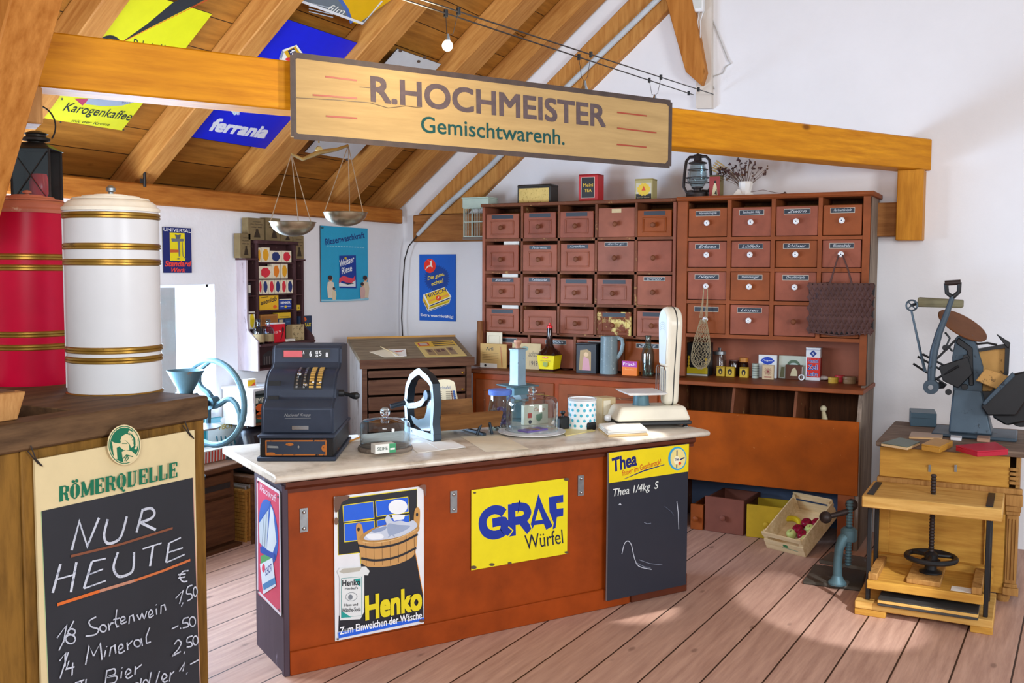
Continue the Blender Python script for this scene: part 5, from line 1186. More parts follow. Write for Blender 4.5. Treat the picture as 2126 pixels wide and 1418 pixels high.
b = MB(fS); b.lathe([(0, 0.0006), (rS+0.008, 0.0006), (rS+0.012, 0.010), (rS+0.008, 0.020), (0, 0.020)], 'grey_wood', n=40); single(b, 'cloche_board', 'round wooden board under the small glass cloche', 'board', (0, 0, 0))
t, f, w, h, a = boxy('soap_packet', 'white and green soap packet under the small glass cloche', 'packet', CF, TZ+0.02, 779, 822, 941, 922, 0.05, '#eef0ea')
R_(a, w*0.18, w*0.5, 0, h, '#3f9a6a'); R_(a, w*0.22, w*0.45, h*0.3, h*0.5, '#eef0ea'); T_(a, 'SEIFE', -w*0.4, w*0.1, h*0.35, h*0.7, '#5a6a60'); a.build('print', t)
fB, rB = cloche('large glass cloche on a white plate in the middle of the counter', 1104, 54, 901, 836, 823, 802)
b = MB(fB); b.lathe([(0, 0.0006), (rB*0.9, 0.0006), (rB*1.3, 0.014), (rB*1.31, 0.018), (rB*1.05, 0.016), (rB*0.98, 0.019), (0, 0.019)], 'porcelain', n=48); single(b, 'cake_plate', 'white china plate under the large glass cloche', 'plate', (0, 0, 0))
f = fB.sub((0, -0.01, 0.0195), R(12)); t = thing('chocolate_bar', 'purple chocolate bar with gold lettering under the large cloche', 'chocolate', f)
b = MB(f); b.box(-0.075, 0.075, -0.04, 0.04, 0, 0.009, '#7a5fae'); b.build('wrapper', t, bevel=0.002)
b = MB(f); b.quad([(-0.02, -0.04, 0.0095), (0.02, -0.04, 0.0095), (0.02, 0.04, 0.0095), (-0.02, 0.04, 0.0095)], '#d8b04a')
for k in range(4): b.quad([(-0.014, -0.032+k*0.017, 0.0098), (0.014, -0.032+k*0.017, 0.0098), (0.014, -0.022+k*0.017, 0.0098), (-0.014, -0.022+k*0.017, 0.0098)], '#5a4080')
b.build('print', t)
# candy jar
t, f, r, h = round_('candy_jar', 'glass jar of purple sweets with a blue lid left of the large cloche', 'jar', CF, TZ, 1026, 1070, 894, 820, [(0.0, 0.0), (0.96, 0.0), (1.0, 0.04), (1.0, 0.5), (0.85, 0.85), (0.84, 1.0), (0.81, 1.0), (0.82, 0.85), (0.96, 0.5), (0.95, 0.03), (0, 0.03)], 'clear_glass', 'glass')
b = MB(f); b.lathe([(0, h-0.004), (r*0.95, h-0.004), (r*0.97, h+0.018), (r*0.9, h+0.024), (0, h+0.024)], '#5a7ad0', n=32)
b.build('lid', t)
random.seed(3)
b = MB(f); cs = ('#7a4a7a', '#8a5a8a', '#6a4a8a', '#a07a6a', '#8a6a9a')
for k in range(110):
    q = random.random()*6.28; rr = math.sqrt(random.random())*(r*0.94-0.011); b.ball((rr*math.cos(q), rr*math.sin(q), 0.016+(h*0.52)*(k/110)), 0.0095, random.choice(cs), 8)
o = single(b, 'sweets', 'purple and mauve round sweets filling the blue-lidded jar', 'sweets', (0, 0, 0.004), None, 'stuff')
# hexagonal tin dispenser on a square foot
x, y = CF.fz(1080, 874, TZ); f = CF.sub((x, y+0.03, TZ+0.0006)); zq = lambda p: CF.fy(1080, p, y+0.03)[1]-TZ
z1, z2, z3, z4 = zq(832), zq(798), zq(726), zq(706); kx = 0.052
worn('tin_blue', '#8fa6b4', '#5a6a74', 0.35, 0.62, 14, metal=0.5)
t = thing('coffee_mill', 'grey-blue tin column mill with a square plate behind the large cloche', 'mill', f)
b = MB(f); b.lathe([(0.075, 0), (0.075, 0.012), (0.05, 0.02), (0.04, z1*0.6), (0.06, z1)], 'iron_blue', n=4); b.build('foot', t)
b = MB(f); b.box(-0.095, 0.095, -0.085, 0.085, z2-0.008, z2, 'iron_blue'); b.box(-0.05, 0.05, -0.045, 0.045, z1, z2-0.008, 'iron_blue'); b.build('plate', t, bevel=0.003)
b = MB(f); b.lathe([(kx*1.12, z2), (kx*1.0, z2+0.02), (kx, z3)], 'tin_blue', n=6); b.build('column', t, smooth=20)
b = MB(f); b.lathe([(kx*1.15, z3), (kx*1.15, z3+0.006), (0.01, z3+0.012)], 'tin_blue', n=6); b.build('cap', t, smooth=20)
b = MB(f); b.lathe([(0.018, z3+0.008), (0.012, z3+0.02), (0.024, z4-0.012), (0.022, z4), (0, z4)], '#b08068', n=18); b.build('knob', t)
# bread slicer: ornate iron frame and wooden trough
SLT = R(57); x, y = CF.fz(913, 917, TZ); gp = CF.m @ Vector((x, y, TZ+0.0006)); SL = Fr(tuple(gp), SLT)
Wd = 0.375; HT = SL.fx(880, 768, 0.0)[1]
worn('slicer_face', '#c9dbe6', '#26313c', 0.4, 0.60, 30); paint('slicer_edge', '#23303c', 0.4, 0.4)  # light falling on the iron is painted in as the pale face colour
t = thing('bread_slicer', 'ornate iron bread slicer, its lit face pale blue, with a wooden trough on the counter', 'bread slicer', SL, (0, Wd/2, 0))
def plate_strip(bm, pts, w, x0, x1, m1, m2):
    """a flat iron band that follows pts (u across 0..1, v up 0..1) between x0 and x1"""
    P = [(u*Wd, v*HT) for u, v in pts]; n = len(P); L = []; Q = []
    for i in range(n):
        a_ = P[max(0, i-1)]; b_ = P[min(n-1, i+1)]; d = math.hypot(b_[0]-a_[0], b_[1]-a_[1]) or 1
        nx, nz = -(b_[1]-a_[1])/d*w/2, (b_[0]-a_[0])/d*w/2; L.append((P[i][0]+nx, P[i][1]+nz)); Q.append((P[i][0]-nx, P[i][1]-nz))
    vs = [(x0, p[0], p[1]) for p in L+Q]+[(x1, p[0], p[1]) for p in L+Q]; N2 = 2*n; fs1 = []; fs2 = []
    for i in range(n-1):
        fs1.append((i, i+1, n+i+1, n+i)); fs2 += [(N2+i, N2+n+i, N2+n+i+1, N2+i+1), (i, N2+i, N2+i+1, i+1), (n+i, n+i+1, N2+n+i+1, N2+n+i)]
    fs2 += [(0, n, N2+n, N2), (n-1, N2+n-1, N2+2*n-1, 2*n-1)]
    bm.add(vs, fs1, m1); bm.add(vs, fs2, m2)
b = MB(SL)
plate_strip(b, [(0.05, 0.02), (0.10, 0.25), (0.06, 0.55), (0.10, 0.82), (0.22, 0.90), (0.40, 0.95), (0.5, 0.985), (0.62, 0.95), (0.80, 0.86), (0.93, 0.7), (0.98, 0.45), (0.95, 0.2), (0.98, 0.0)][::-1], 0.034, -0.03, 0.012, 'slicer_face', 'slicer_edge'); b.build('arch', t)
b = MB(SL); plate_strip(b, [(0.02, 0.06), (0.3, 0.05), (0.7, 0.05), (0.98, 0.04)], 0.034, -0.032, 0.012, 'slicer_face', 'slicer_edge'); b.build('foot_bar', t)
b = MB(SL); plate_strip(b, [(0.98, 0.48), (0.85, 0.42), (0.6, 0.46), (0.40, 0.52), (0.28, 0.62), (0.20, 0.68)], 0.03, -0.035, 0.0, 'slicer_face', 'slicer_edge'); b.build('lever', t)
b = MB(SL); b.prism([(0.16*Wd, 0.62*HT), (0.12*Wd, 0.25*HT), (0.2*Wd, 0.13*HT), (0.45*Wd, 0.10*HT), (0.75*Wd, 0.16*HT), (0.88*Wd, 0.28*HT), (0.6*Wd, 0.24*HT), (0.38*Wd, 0.30*HT), (0.30*Wd, 0.45*HT), (0.28*Wd, 0.60*HT)], -0.020, -0.016, 'chrome', 'x'); b.build('blade', t)
b = MB(SL); b.cyl((-0.045, 0.2*Wd, 0.66*HT), (0.02, 0.2*Wd, 0.66*HT), 0.026, 'slicer_edge', 20); b.build('pivot', t)
b = MB(SL); b.cyl((0, 0.96*Wd, 0.47*HT), (-0.11, 1.02*Wd, 0.40*HT), 0.014, 'slicer_edge', 12); b.build('handle', t)
b = MB(SL); b.prism([(0.02*Wd, 0.36*HT), (0.12*Wd, 0.13*HT), (0.95*Wd, 0.13*HT), (1.02*Wd, 0.45*HT), (0.98*Wd, 0.45*HT), (0.92*Wd, 0.17*HT), (0.16*Wd, 0.17*HT), (0.06*Wd, 0.38*HT)], 0.012, 0.37, 'trough_wood' if 'trough_wood' in MATS else (wood('trough_wood', '#5c3a20', '#8e6238', 0, 4, 0.6, False) and 'trough_wood'), 'x'); b.build('trough', t)
for yy in (0.10, 0.80):
    b = MB(SL); b.tube([(0.315, yy*Wd-0.01, 0.010), (0.305, yy*Wd, 0.07), (0.27, yy*Wd+0.01, 0.085), (0.23, yy*Wd, 0.010)], 0.008, 'slicer_edge', 8); b.build('leg', t)
b = MB(SL); b.box(0.265, 0.285, 0.10*Wd, 0.80*Wd, 0.004, 0.016, 'slicer_edge'); b.build('cross_bar', t)
b = MB(SL); b.quad([(-0.0358, 0.55*Wd, 0.445*HT), (-0.0358, 0.75*Wd, 0.425*HT), (-0.0358, 0.75*Wd, 0.455*HT), (-0.0358, 0.55*Wd, 0.475*HT)], 'slicer_face')
b.build('name_plate', t)
# price board leaning behind the slicer
x, y = CF.fz(930, 884, TZ); PB = CF.sub((x, y+0.20, TZ+0.0006), R(-19)); hh = PB.fy(930, 785, 0.05)[1]; x0 = PB.fy(903, 850, 0.0)[0]; x1 = PB.fy(958, 850, 0.0)[0]
PBm = Fr(mat=PB.m @ Matrix.Rotation(R(-14), 4, 'X')); t = thing('price_board', 'white round-topped price board with blue and brown columns leaning behind the slicer', 'board', PBm)
W2 = x1-x0; b = MB(PBm); poly = [(x0, 0), (x1, 0), (x1-0.03, hh*0.9)]+[(x1-0.03-(W2-0.03)*0.5*(1-math.cos(R(q))), hh*0.9+hh*0.1*math.sin(R(q))) for q in range(30, 180, 30)]+[(x0, hh*0.9)]
b.prism(poly, 0, 0.008, '#ece4c8'); b.build('board', t)
a = MB(PBm); a.y0 = -0.0004
T_(a, 'ecktafel', x0+W2*0.2, x0+W2*0.62, hh*0.76, hh*0.84, '#4a6aa8', 0.0)
for k in range(14):
    z = hh*(0.70-0.045*k); dx = W2*0.012*k
    a.stroke([(x0+W2*0.12, z), (x0+W2*0.30, z)], 0.003, '#8a8270'); a.stroke([(x0+W2*0.45, z), (x0+W2*0.62, z)], 0.003, '#8a8270'); R_(a, x0+W2*0.64+dx*0.5, x0+W2*0.69+dx*0.5, z-hh*0.014, z+hh*0.014, '#6a2a2a'); R_(a, x0+W2*0.71+dx*0.7, x0+W2*0.79+dx*0.7, z-hh*0.018, z+hh*0.018, '#2a5aa8')
a.build('print', t)
# loose papers
def paper(label, pts, mat, z=TZ, fr=CF, thick=0.0012, name='paper_sheet', cat='paper', lift=0.0007, group=None):
    P = [fr.fz(x, y, z) for x, y in pts]; b = MB(fr); b.prism(P, z+lift, z+lift+thick, mat, 'z')
    return single(b, name, label, cat, (P[0][0], P[0][1], z+lift), group)
paper('wide buff wrapping paper lying between the slicer and the cake plate', [(955, 906), (1040, 903), (1098, 932), (1008, 938)], 'paper', thick=0.001)
paper('folded white leaflet in front of the bread slicer', [(842, 922), (900, 918), (938, 932), (868, 941)], 'paper_white', thick=0.002)
paper('upper leaflet with a turned corner in front of the slicer', [(888, 921), (936, 915), (968, 930), (914, 936)], 'paper_white', thick=0.002, lift=0.003)
paper('pale envelope between the till and the small cloche', [(716, 905), (742, 903), (752, 914), (722, 918)], 'paper_white', thick=0.002)
paper('yellow envelope to the right of the cake plate', [(1163, 893), (1218, 890), (1236, 895), (1175, 906)], '#e8d890', thick=0.004)
b = MB(CF); p, q = CF.fz(720, 921, TZ), CF.fz(748, 910, TZ); b.cyl((p[0], p[1], TZ+0.006), (q[0], q[1], TZ+0.006), 0.005, '#d8902a', 6); single(b, 'pencil', 'yellow-orange pencil lying beside the small cloche', 'pencil', (p[0], p[1], TZ+0.001))
# stack of paper bags in the sun
P = [CF.fz(x, y, TZ) for x, y in ((1243, 893), (1262, 908), (1344, 904), (1322, 885))]
for k in range(5):
    b = MB(CF); cxm = sum(p[0] for p in P)/4; cym = sum(p[1] for p in P)/4
    b.prism([(p[0]+0.006*math.sin(k*2.1+i), p[1]+0.006*math.cos(k*1.7+i)) for i, p in enumerate(P)], TZ+0.0008+k*0.007, TZ+0.0068+k*0.007, 'paper_white' if k > 1 else '#e8c890', 'z')
    single(b, 'paper_bag', 'flat paper bag in the sunlit stack in front of the scale, %s' % ('lowest of five', 'second from below', 'middle one', 'second from the top', 'topmost')[k], 'paper bag', (cxm, cym, TZ+0.0008+k*0.007), 'stack of flat paper bags')
# spotted tin, weights, packet, postcard bag, cardboard
t, f, r, h = round_('spotted_tin', 'white tin with turquoise dots between the cake plate and the scale', 'tin', CF, TZ, 1197, 1245, 892, 829, [(0, 0), (1, 0), (1, 1), (0.9, 1.0), (0.88, 0.97), (0, 0.97)], '#eef2f4')
b = MB(f)
for i in range(5):
    for j in range(14):
        q = 2*math.pi*(j+0.5*(i % 2))/14; zc_ = h*(0.13+i*0.17); rr = r+0.0006; d = 0.0085; pts = []
        for k in range(10): a_ = q+d/r*math.cos(k*0.628); pts.append((rr*math.cos(a_), rr*math.sin(a_), zc_+d*math.sin(k*0.628)))
        b.quad(pts, '#4ab4cc')
b.build('dots', t); b = MB(f); b.lathe([(r, h*0.93), (r+0.002, h*0.95), (r+0.002, h), (r, h+0.001)], '#c8ccd0', cap=False); b.build('rim', t)
for l_, r__, bo, to, lab in ((1163, 1186, 891, 854, 'larger black iron block weight behind the yellow envelope'), (1220, 1239, 893, 869, 'smaller black iron weight in front of the dotted tin')):
    f, w, h = stand(CF, TZ, l_, r__, bo, to); t = thing('iron_weight', lab, 'weight', f, (0, 0, 0), 'iron scale weights')
    b = MB(f); b.box(-w/2, w/2, 0, w*0.8, 0, h*0.66, 'black_iron'); b.build('block', t, bevel=0.006); b = MB(f); b.lathe([(w*0.12, h*0.66), (w*0.1, h*0.78), (w*0.2, h*0.88), (w*0.18, h*0.97), (0, h)], 'black_iron', (0, w*0.4, 0), 14); b.build('knob', t)
t, f, w, h, a = boxy('packet', 'red and white packet behind the larger iron weight', 'packet', CF, TZ, 1185, 1201, 886, 852, 0.03, '#d8342c'); R_(a, -w*0.3, w*0.3, h*0.35, h*0.75, '#f0eeea'); a.build('print', t)
t, f, w, h, a = boxy('printed_bag', 'cream printed paper bag with a crest standing behind the large cloche', 'paper bag', CF, TZ, 1088, 1138, 881, 841, 0.03, 'paper', 'bag'); T_(a, 'Cacao', -w*0.1, w*0.35, h*0.68, h*0.86, '#c85a3a', 0.0, 0.3); a.fill([(0, h*0.5), (w*0.25, h*0.55), (w*0.25, h*0.3), (w*0.12, h*0.12), (0, h*0.25)], '#7a9a7a'); R_(a, -w*0.35, -w*0.18, h*0.35, h*0.6, '#c8402c'); a.fill(arc(-w*0.25, h*0.15, w*0.07, w*0.07, 0, 360, 12), '#3a3a40'); a.build('print', t)
t, f, w, h, a = boxy('carton', 'brown cardboard carton standing behind the counter scale', 'box', CF, TZ, 1250, 1278, 880, 826, 0.09, 'card'); R_(a, -w*0.4, w*0.1, h*0.35, h*0.9, 'paper'); a.build('label_sheet', t)
# dial scale
x, y = CF.fz(1345, 884, TZ); gp = CF.m @ Vector((x, y, TZ+0.0006)); SK = Fr(tuple(gp), R(-51))
worn('cream_enamel', '#e9e2cf', '#a08a68', 0.25, 0.72, 7, grain=0.06)
def sk(px, py, xx): return SK.fx(px, py, xx)
yL, yR = sk(1268, 862, 0.0)[0], sk(1422, 862, 0.0)[0]; c0 = (yL+yR)/2
if yL > yR: yL, yR = yR, yL
hb = sk(1345, 840, 0)[1]; HTW = sk(1393, 637, 0)[1]; zpl = sk(1300, 812, 0)[1]
t = thing('counter_scale', 'cream enamelled shop scale with a tall dial head at the right end of the counter', 'scale', SK, (0, (yL+yR)/2, 0))
b = MB(SK)
for sc_, z0_, z1_, m in ((1.0, 0.018, 0.040, 'black_iron'),): b.box(-0.11, 0.11, yL, yR, z0_, z1_, m)
b.build('base_band', t, bevel=0.006)
b = MB(SK); e = 0.03; b.hexa([(-0.11, yL, 0.040), (0.11, yL, 0.040), (0.11, yR, 0.040), (-0.11, yR, 0.040), (-0.09, yL+e, hb), (0.09, yL+e, hb), (0.09, yR-e, hb), (-0.09, yR-e, hb)], 'cream_enamel'); b.build('housing', t, bevel=0.018, seg=3)
for xx in (-0.085, 0.085):
    for yy in (yL+0.03, yR-0.03): b = MB(SK); b.lathe([(0.016, 0), (0.018, 0.004), (0.014, 0.012), (0.006, 0.018)], 'chrome', (xx, yy, 0), 16); b.build('foot', t)
# the away end of the local y axis lies to the right in the photograph
ny, fy_ = sk(1362, 760, 0.0)[0], sk(1416, 760, 0.0)[0]
y0_, y1_ = sorted((ny, fy_)); yc = (y0_+y1_)/2+0.005; th = (y1_-y0_)*0.5
poly = [(-0.035, hb), (0.035, hb), (0.042, hb+0.06), (0.05, hb+(HTW-hb)*0.3), (0.075, hb+(HTW-hb)*0.62), (0.085, hb+(HTW-hb)*0.8)]+[(0.085*math.cos(R(q)), HTW-0.085+0.085*math.sin(R(q))) for q in range(0, 181, 15)]+[(-0.085, hb+(HTW-hb)*0.8), (-0.075, hb+(HTW-hb)*0.62), (-0.05, hb+(HTW-hb)*0.3), (-0.042, hb+0.06)]
b = MB(SK); b.prism(poly, yc-0.045, yc+0.045, 'cream_enamel'); hd = b.build('dial_head', t, bevel=0.022, seg=3)
b = MB(SK); q2 = [(p*1.012, hb+(z-hb)*1.004) for p, z in poly]; b.prism(q2, yc+0.004, yc+0.010, 'black_iron'); b.build('seam_band', hd)
b = MB(SK); zt3 = HTW-0.03; pl = [(-0.05, hb+(HTW-hb)*0.42), (0.05, hb+(HTW-hb)*0.42)]+[(0.066*math.cos(R(q)), HTW-0.085+0.066*math.sin(R(q))) for q in range(0, 181, 15)]
b.y0 = yc-0.0452; b.fill(pl, '#dfe8ec'); 
for q in range(4): b.stroke([(0.05*math.cos(R(k)), HTW-0.12+q*0.012-0.03+0.03*math.sin(R(k))) for k in range(20, 161, 20)], 0.0015, '#8a9498')
b.build('dial_glass', hd)
b = MB(SK); yp = y0_-0.085
b.hexa([(-0.11, yp-0.10, zpl-0.012), (0.11, yp-0.10, zpl-0.012), (0.11, yp+0.10, zpl-0.012), (-0.11, yp+0.10, zpl-0.012), (-0.125, yp-0.115, zpl), (0.125, yp-0.115, zpl), (0.125, yp+0.115, zpl), (-0.125, yp+0.115, zpl)], 'white_paint'); b.build('weighing_plate', t, bevel=0.003)
b = MB(SK); b.lathe([(0.05, hb-0.004), (0.045, hb+0.01), (0.04, zpl-0.012)], 'iron_blue', (0, yp, 0), 20); b.build('plate_stem', t)
b = MB(SK)
for xx in (-0.03, 0.0, 0.03, 0.06): b.tube([(xx, yp+0.108, zpl), (xx, yp+0.108, zpl+0.13)], 0.0025, 'chrome', 6)
b.tube([(-0.06, yp+0.108, zpl), (-0.06, yp+0.108, zpl+0.12), (-0.04, yp+0.108, zpl+0.14), (0.07, yp+0.108, zpl+0.14), (0.09, yp+0.108, zpl+0.12), (0.09, yp+0.108, zpl)], 0.0035, 'chrome', 6); b.build('guard_rail', t)
b = MB(SK); b.lathe([(0.012, 0), (0.02, 0.012), (0.02, 0.03), (0.008, 0.036)], 'porcelain', (-0.0, yL-0.035, 0.05), 16, 'y'); b.build('tare_knob', t)

# ---- on the ledge of the drawer cabinet
LG = WORLD
YLIM[(id(WORLD), round(ZL, 4))] = (6.41, 6.62)
f, w, h = stand(LG, ZL, 985, 1000, 756, 667); f = f.sub((0, 0.03, 0)); t = thing('rolling_pin', 'slim wooden pin standing upright at the left end of the ledge', 'rolling pin', f)
b = MB(f); b.lathe([(0.05, 0), (0.048, 0.006), (0.028, 0.012), (0.026, h*0.78)], 'beam_brown' if 'beam_brown' in MATS else (wood('beam_brown', '#6a4026', '#94623c', 2, 4, 0.6, False) and 'beam_brown'), n=20); b.build('shaft', t); b = MB(f); b.lathe([(0.022, h*0.78), (0.022, h)], 'beam_brown', n=20); b.build('handle', t)
t, f, w, h, a = boxy('paper_packet', 'tall tilted tan paper packet behind the lettered one on the ledge', 'packet', LG, ZL, 1010, 1042, 736, 690, 0.008, 'paper', rz=0); a.stroke([(-w*0.35, h*0.15), (-w*0.35, h*0.9), (w*0.35, h*0.9), (w*0.35, h*0.15)], 0.003, '#b8a880'); a.build('print', t)
t.rotation_euler.rotate_axis('Y', R(-26)) if False else None
t, f, w, h, a = boxy('paper_packet', 'tan paper packet lettered Arfi with a white foot on the ledge', 'packet', LG, ZL, 997, 1051, 763, 714, 0.015, 'kraft_light' if 'kraft_light' in MATS else (paint('kraft_light', '#cda96a', 0.8) and 'kraft_light'))
T_(a, 'Arfi', -w*0.28, w*0.0, h*0.72, h*0.86, '#3a3a2a', 0.01); 
for k in range(5): a.stroke([(-w*0.42, h*(0.62-0.07*k)), (w*0.2, h*(0.61-0.07*k))], 0.0025, '#7a6238')
R_(a, -w*0.5, w*0.15, 0.0, h*0.18, '#e8e6de'); a.fill(arc(-w*0.3, h*0.09, w*0.045, w*0.045, 0, 360, 14), '#2a2a30'); a.stroke([(w*0.28, h*0.9), (w*0.34, h*0.05)], 0.008, '#b8743c'); a.build('print', t)
t, f, w, h, a = boxy('notebook', 'tan notebook cover marked 1919 behind the tin column mill', 'book', LG, ZL, 1063, 1122, 763, 713, 0.012, 'card'); T_(a, 'achten', w*0.08, w*0.45, h*0.5, h*0.72, '#5a4a34', 0.0, 0.35); T_(a, '1919', w*0.12, w*0.40, h*0.15, h*0.33, '#4a3424', 0.01); a.fill(arc(-0.01, h*0.8, w*0.12, h*0.09, 0, 360, 16), '#7a9484'); a.build('print', t)
# seasoning bottle
f, w, h = stand(LG, ZL, 1119, 1155, 769, 671); f = f.sub((0, 0.03, 0)); t = thing('seasoning_bottle', 'brown seasoning bottle with yellow label and red cap on the ledge', 'bottle', f)
paint('brown_glass', '#2c120c', 0.08, 0, 0.1)
f = f.sub((0, 0.02, 0)) if False else f; ka, kb2 = w*0.40, w*0.49
def sq(bm, k0, z0, k1, z1, m): bm.hexa([(-k0, -k0, z0), (k0, -k0, z0), (k0, k0, z0), (-k0, k0, z0), (-k1, -k1, z1), (k1, -k1, z1), (k1, k1, z1), (-k1, k1, z1)], m)
b = MB(f); sq(b, ka*0.98, 0, kb2*0.99, h*0.34, 'brown_glass'); b.lathe([(kb2*1.25, h*0.335), (kb2*1.1, h*0.40), (kb2*0.55, h*0.48), (kb2*0.36, h*0.56), (kb2*0.30, h*0.86), (kb2*0.30, h*0.9)], 'brown_glass', n=20); b.build('glass', t, smooth=60)
b = MB(f); sq(b, ka*1.01, h*0.04, kb2*1.015, h*0.33, '#ecd812'); lb = b.build('label', t)
k2 = ka; b = MB(f); b.y0 = -kb2*1.015-0.001; T_(b, 'WÜRZE', -k2*0.75, k2*0.75, h*0.205, h*0.235, '#a8862a', 0.0); b.fill(arc(0, h*0.285, k2*0.42, h*0.018, 0, 360, 16), '#e0482c'); T_(b, 'Maggi', -k2*0.28, k2*0.28, h*0.28, h*0.292, '#f0e8b0', 0.02); b.fill([(-k2*0.35, h*0.19), (k2*0.35, h*0.19), (k2*0.33, h*0.12), (0, h*0.085), (-k2*0.33, h*0.12)], '#8a9a3a'); b.build('print', lb)
b = MB(f); b.lathe([(w*0.155, h*0.89), (w*0.155, h*0.94), (w*0.06, h*0.955), (w*0.045, h), (0, h)], 'red_plastic', n=18); b.build('cap', t)
b = MB(LG); x, y = LG.fz(1173, 769, ZL); b.lathe([(0.03, 0), (0.034, 0.012), (0.028, 0.014), (0.0, 0.008)], '#3a201a', (x, y+0.02, ZL+0.0006), 20); single(b, 'ashtray', 'small dark brown dish between the bottle and the black tin', 'dish', (x, y+0.02, ZL+0.0006))
t, f, w, h, a = boxy('tea_tin', 'black tin with a gold and rose picture panel on the ledge', 'tin', LG, ZL, 1196, 1237, 775, 716, 0.09, '#14161c'); R_(a, -w*0.42, w*0.32, h*0.06, h*0.88, '#1c1a22'); a.fill([(-w*0.36, h*0.1), (w*0.25, h*0.1), (w*0.25, h*0.75), (w*0.05, h*0.84), (-w*0.3, h*0.8)], '#a88a5a'); a.fill([(-w*0.2, h*0.1), (w*0.2, h*0.1), (w*0.14, h*0.5), (-w*0.12, h*0.6)], '#c8909a'); a.fill(arc(0, h*0.66, w*0.12, h*0.08, 0, 360, 14), '#d8b48a'); a.build('print', t)
b = MB(f); b.box(-w*0.53, w*0.53, -0.003, 0.093, h, h+0.012, '#14161c'); b.build('lid', t, bevel=0.004)
t, f, r, h = round_('enamel_jug', 'grey speckled enamel jug between the black tin and the orange packet', 'jug', LG, ZL, 1241, 1276, 776, 699, [(0, 0), (1.0, 0), (1.0, 0.04), (0.97, 0.5), (0.94, 1.0), (0.88, 1.0), (0.9, 0.5), (0.9, 0.03), (0, 0.03)], 'speckle' if 'speckle' in MATS else (worn('speckle', '#7e9096', '#c8d4d6', 0.25, 0.6, 70) and 'speckle'))
b = MB(f); b.tube([(r*0.9, 0, h*0.97), (r*1.5, 0, h*0.93), (r*1.62, 0, h*0.8), (r*1.45, 0, h*0.6), (r*0.95, 0, h*0.42)], [0.008]*5, 'speckle', 8, flat=1.8); b.build('handle', t)
t, f, w, h, a = boxy('packet', 'orange packet with a purple top between the jug and the glass bottle', 'packet', LG, ZL, 1291, 1322, 780, 750, 0.05, '#ea7a1e'); R_(a, -w*0.5, w*0.5, h*0.6, h, '#a83aa0'); T_(a, "Frisch", -w*0.42, w*0.4, h*0.7, h*0.9, '#f0e4ee', 0.02); T_(a, 'Stärke', -w*0.3, w*0.3, h*0.38, h*0.48, '#f4c07a', 0.0); a.build('print', t)
t, f, r, h = round_('glass_bottle', 'clear empty glass bottle left of the scale head', 'bottle', LG, ZL, 1328, 1354, 782, 697, [(0, 0), (0.95, 0), (1, 0.03), (1, 0.55), (0.85, 0.66), (0.5, 0.76), (0.42, 0.95), (0.48, 0.96), (0.48, 1.0), (0.38, 1.0), (0.38, 0.78), (0.75, 0.66), (0.92, 0.55), (0.92, 0.03), (0, 0.03)], 'bottle_glass', 'glass')
b = MB(f); b.lathe([(r*0.5, h*0.94), (r*0.52, h*0.95), (r*0.52, h), (r*0.5, h)], 'bottle_glass', cap=False); b.build('rim', t)
# ---- in the niche of the bin cabinet
YLIM[(id(WORLD), round(ZS, 4))] = (6.47, 6.93)
t, f, w, h, a = boxy('tea_tin', 'black tin with gold ornament behind the string bag', 'tin', LG, ZS, 1426, 1471, 780, 712, 0.1, '#16181a'); R_(a, -w*0.5, w*0.45, h*0.06, h*0.24, '#c8b41e')
for q in range(8): a.fill(arc(-w*0.42 if q % 2 else w*0.38, h*(0.2+0.05*q), 0.008, 0.012, 0, 360, 8), '#c8a830')
R_(a, -w*0.5, w*0.45, 0.0, h*0.05, '#c8ccc8'); a.build('print', t)
t, f, r, h = round_('storage_jar', 'glass jar with a grey metal lid at the back of the niche', 'jar', LG, ZS, 1476, 1506, 763, 736, [(0, 0), (1, 0), (1, 0.8), (0.85, 0.95), (0.8, 1.0), (0.78, 0.95), (0.92, 0.8), (0.92, 0.04), (0, 0.04)], 'clear_glass', 'glass')
b = MB(f); b.lathe([(r*0.9, h), (r*0.9, h+0.02), (0.012, h+0.03), (0.016, h+0.045), (0, h+0.05)], 'tin_grey'); b.build('lid', t)
for l_, r__, bo, to, lab in ((1487, 1504, 781, 761, 'small gold tin with a dark portrait, leftmost of the three'), (1506, 1524, 782, 762, 'small gold tin with a dark portrait, middle of the three'), (1535, 1552, 784, 763, 'small gold tin with a dark portrait beside the silver cylinder')):
    t, f, w, h, a = boxy('spice_tin', lab, 'tin', LG, ZS, l_, r__, bo, to, 0.04, '#c8a42a', group='three small gold tins'); a.fill(arc(0, h*0.5, w*0.25, h*0.3, 0, 360, 14), '#2a2418'); a.fill(arc(0, h*0.42, w*0.1, h*0.14, 0, 360, 10), '#d8b850'); R_(a, -w*0.5, w*0.5, h*0.86, h*0.92, '#8a6a1a'); a.build('print', t)
t, f, r, h = round_('spice_jar', 'dark brown jar with an orange wooden cap behind the gold tins', 'jar', LG, ZS, 1533, 1551, 768, 752, [(0, 0), (1.1, 0), (1.1, 0.9), (0.9, 1.0), (0, 1.0)], 'brown_glass', 'glass'); b = MB(f); b.lathe([(r*0.95, h), (r*0.95, h+0.03), (0, h+0.032)], '#d08a3a'); b.build('cap', t)
t, f, r, h = round_('dark_jar', 'low dark jar standing at the back between the gold tins', 'jar', LG, ZS, 1512, 1532, 766, 750, [(0, 0), (1.1, 0), (1.1, 0.85), (0.95, 1.0), (0, 1.0)], 'brown_glass', 'glass'); b = MB(f); b.lathe([(r*1.0, h), (r*1.0, h+0.008), (0, h+0.009)], '#5a3a34'); b.build('lid', t)
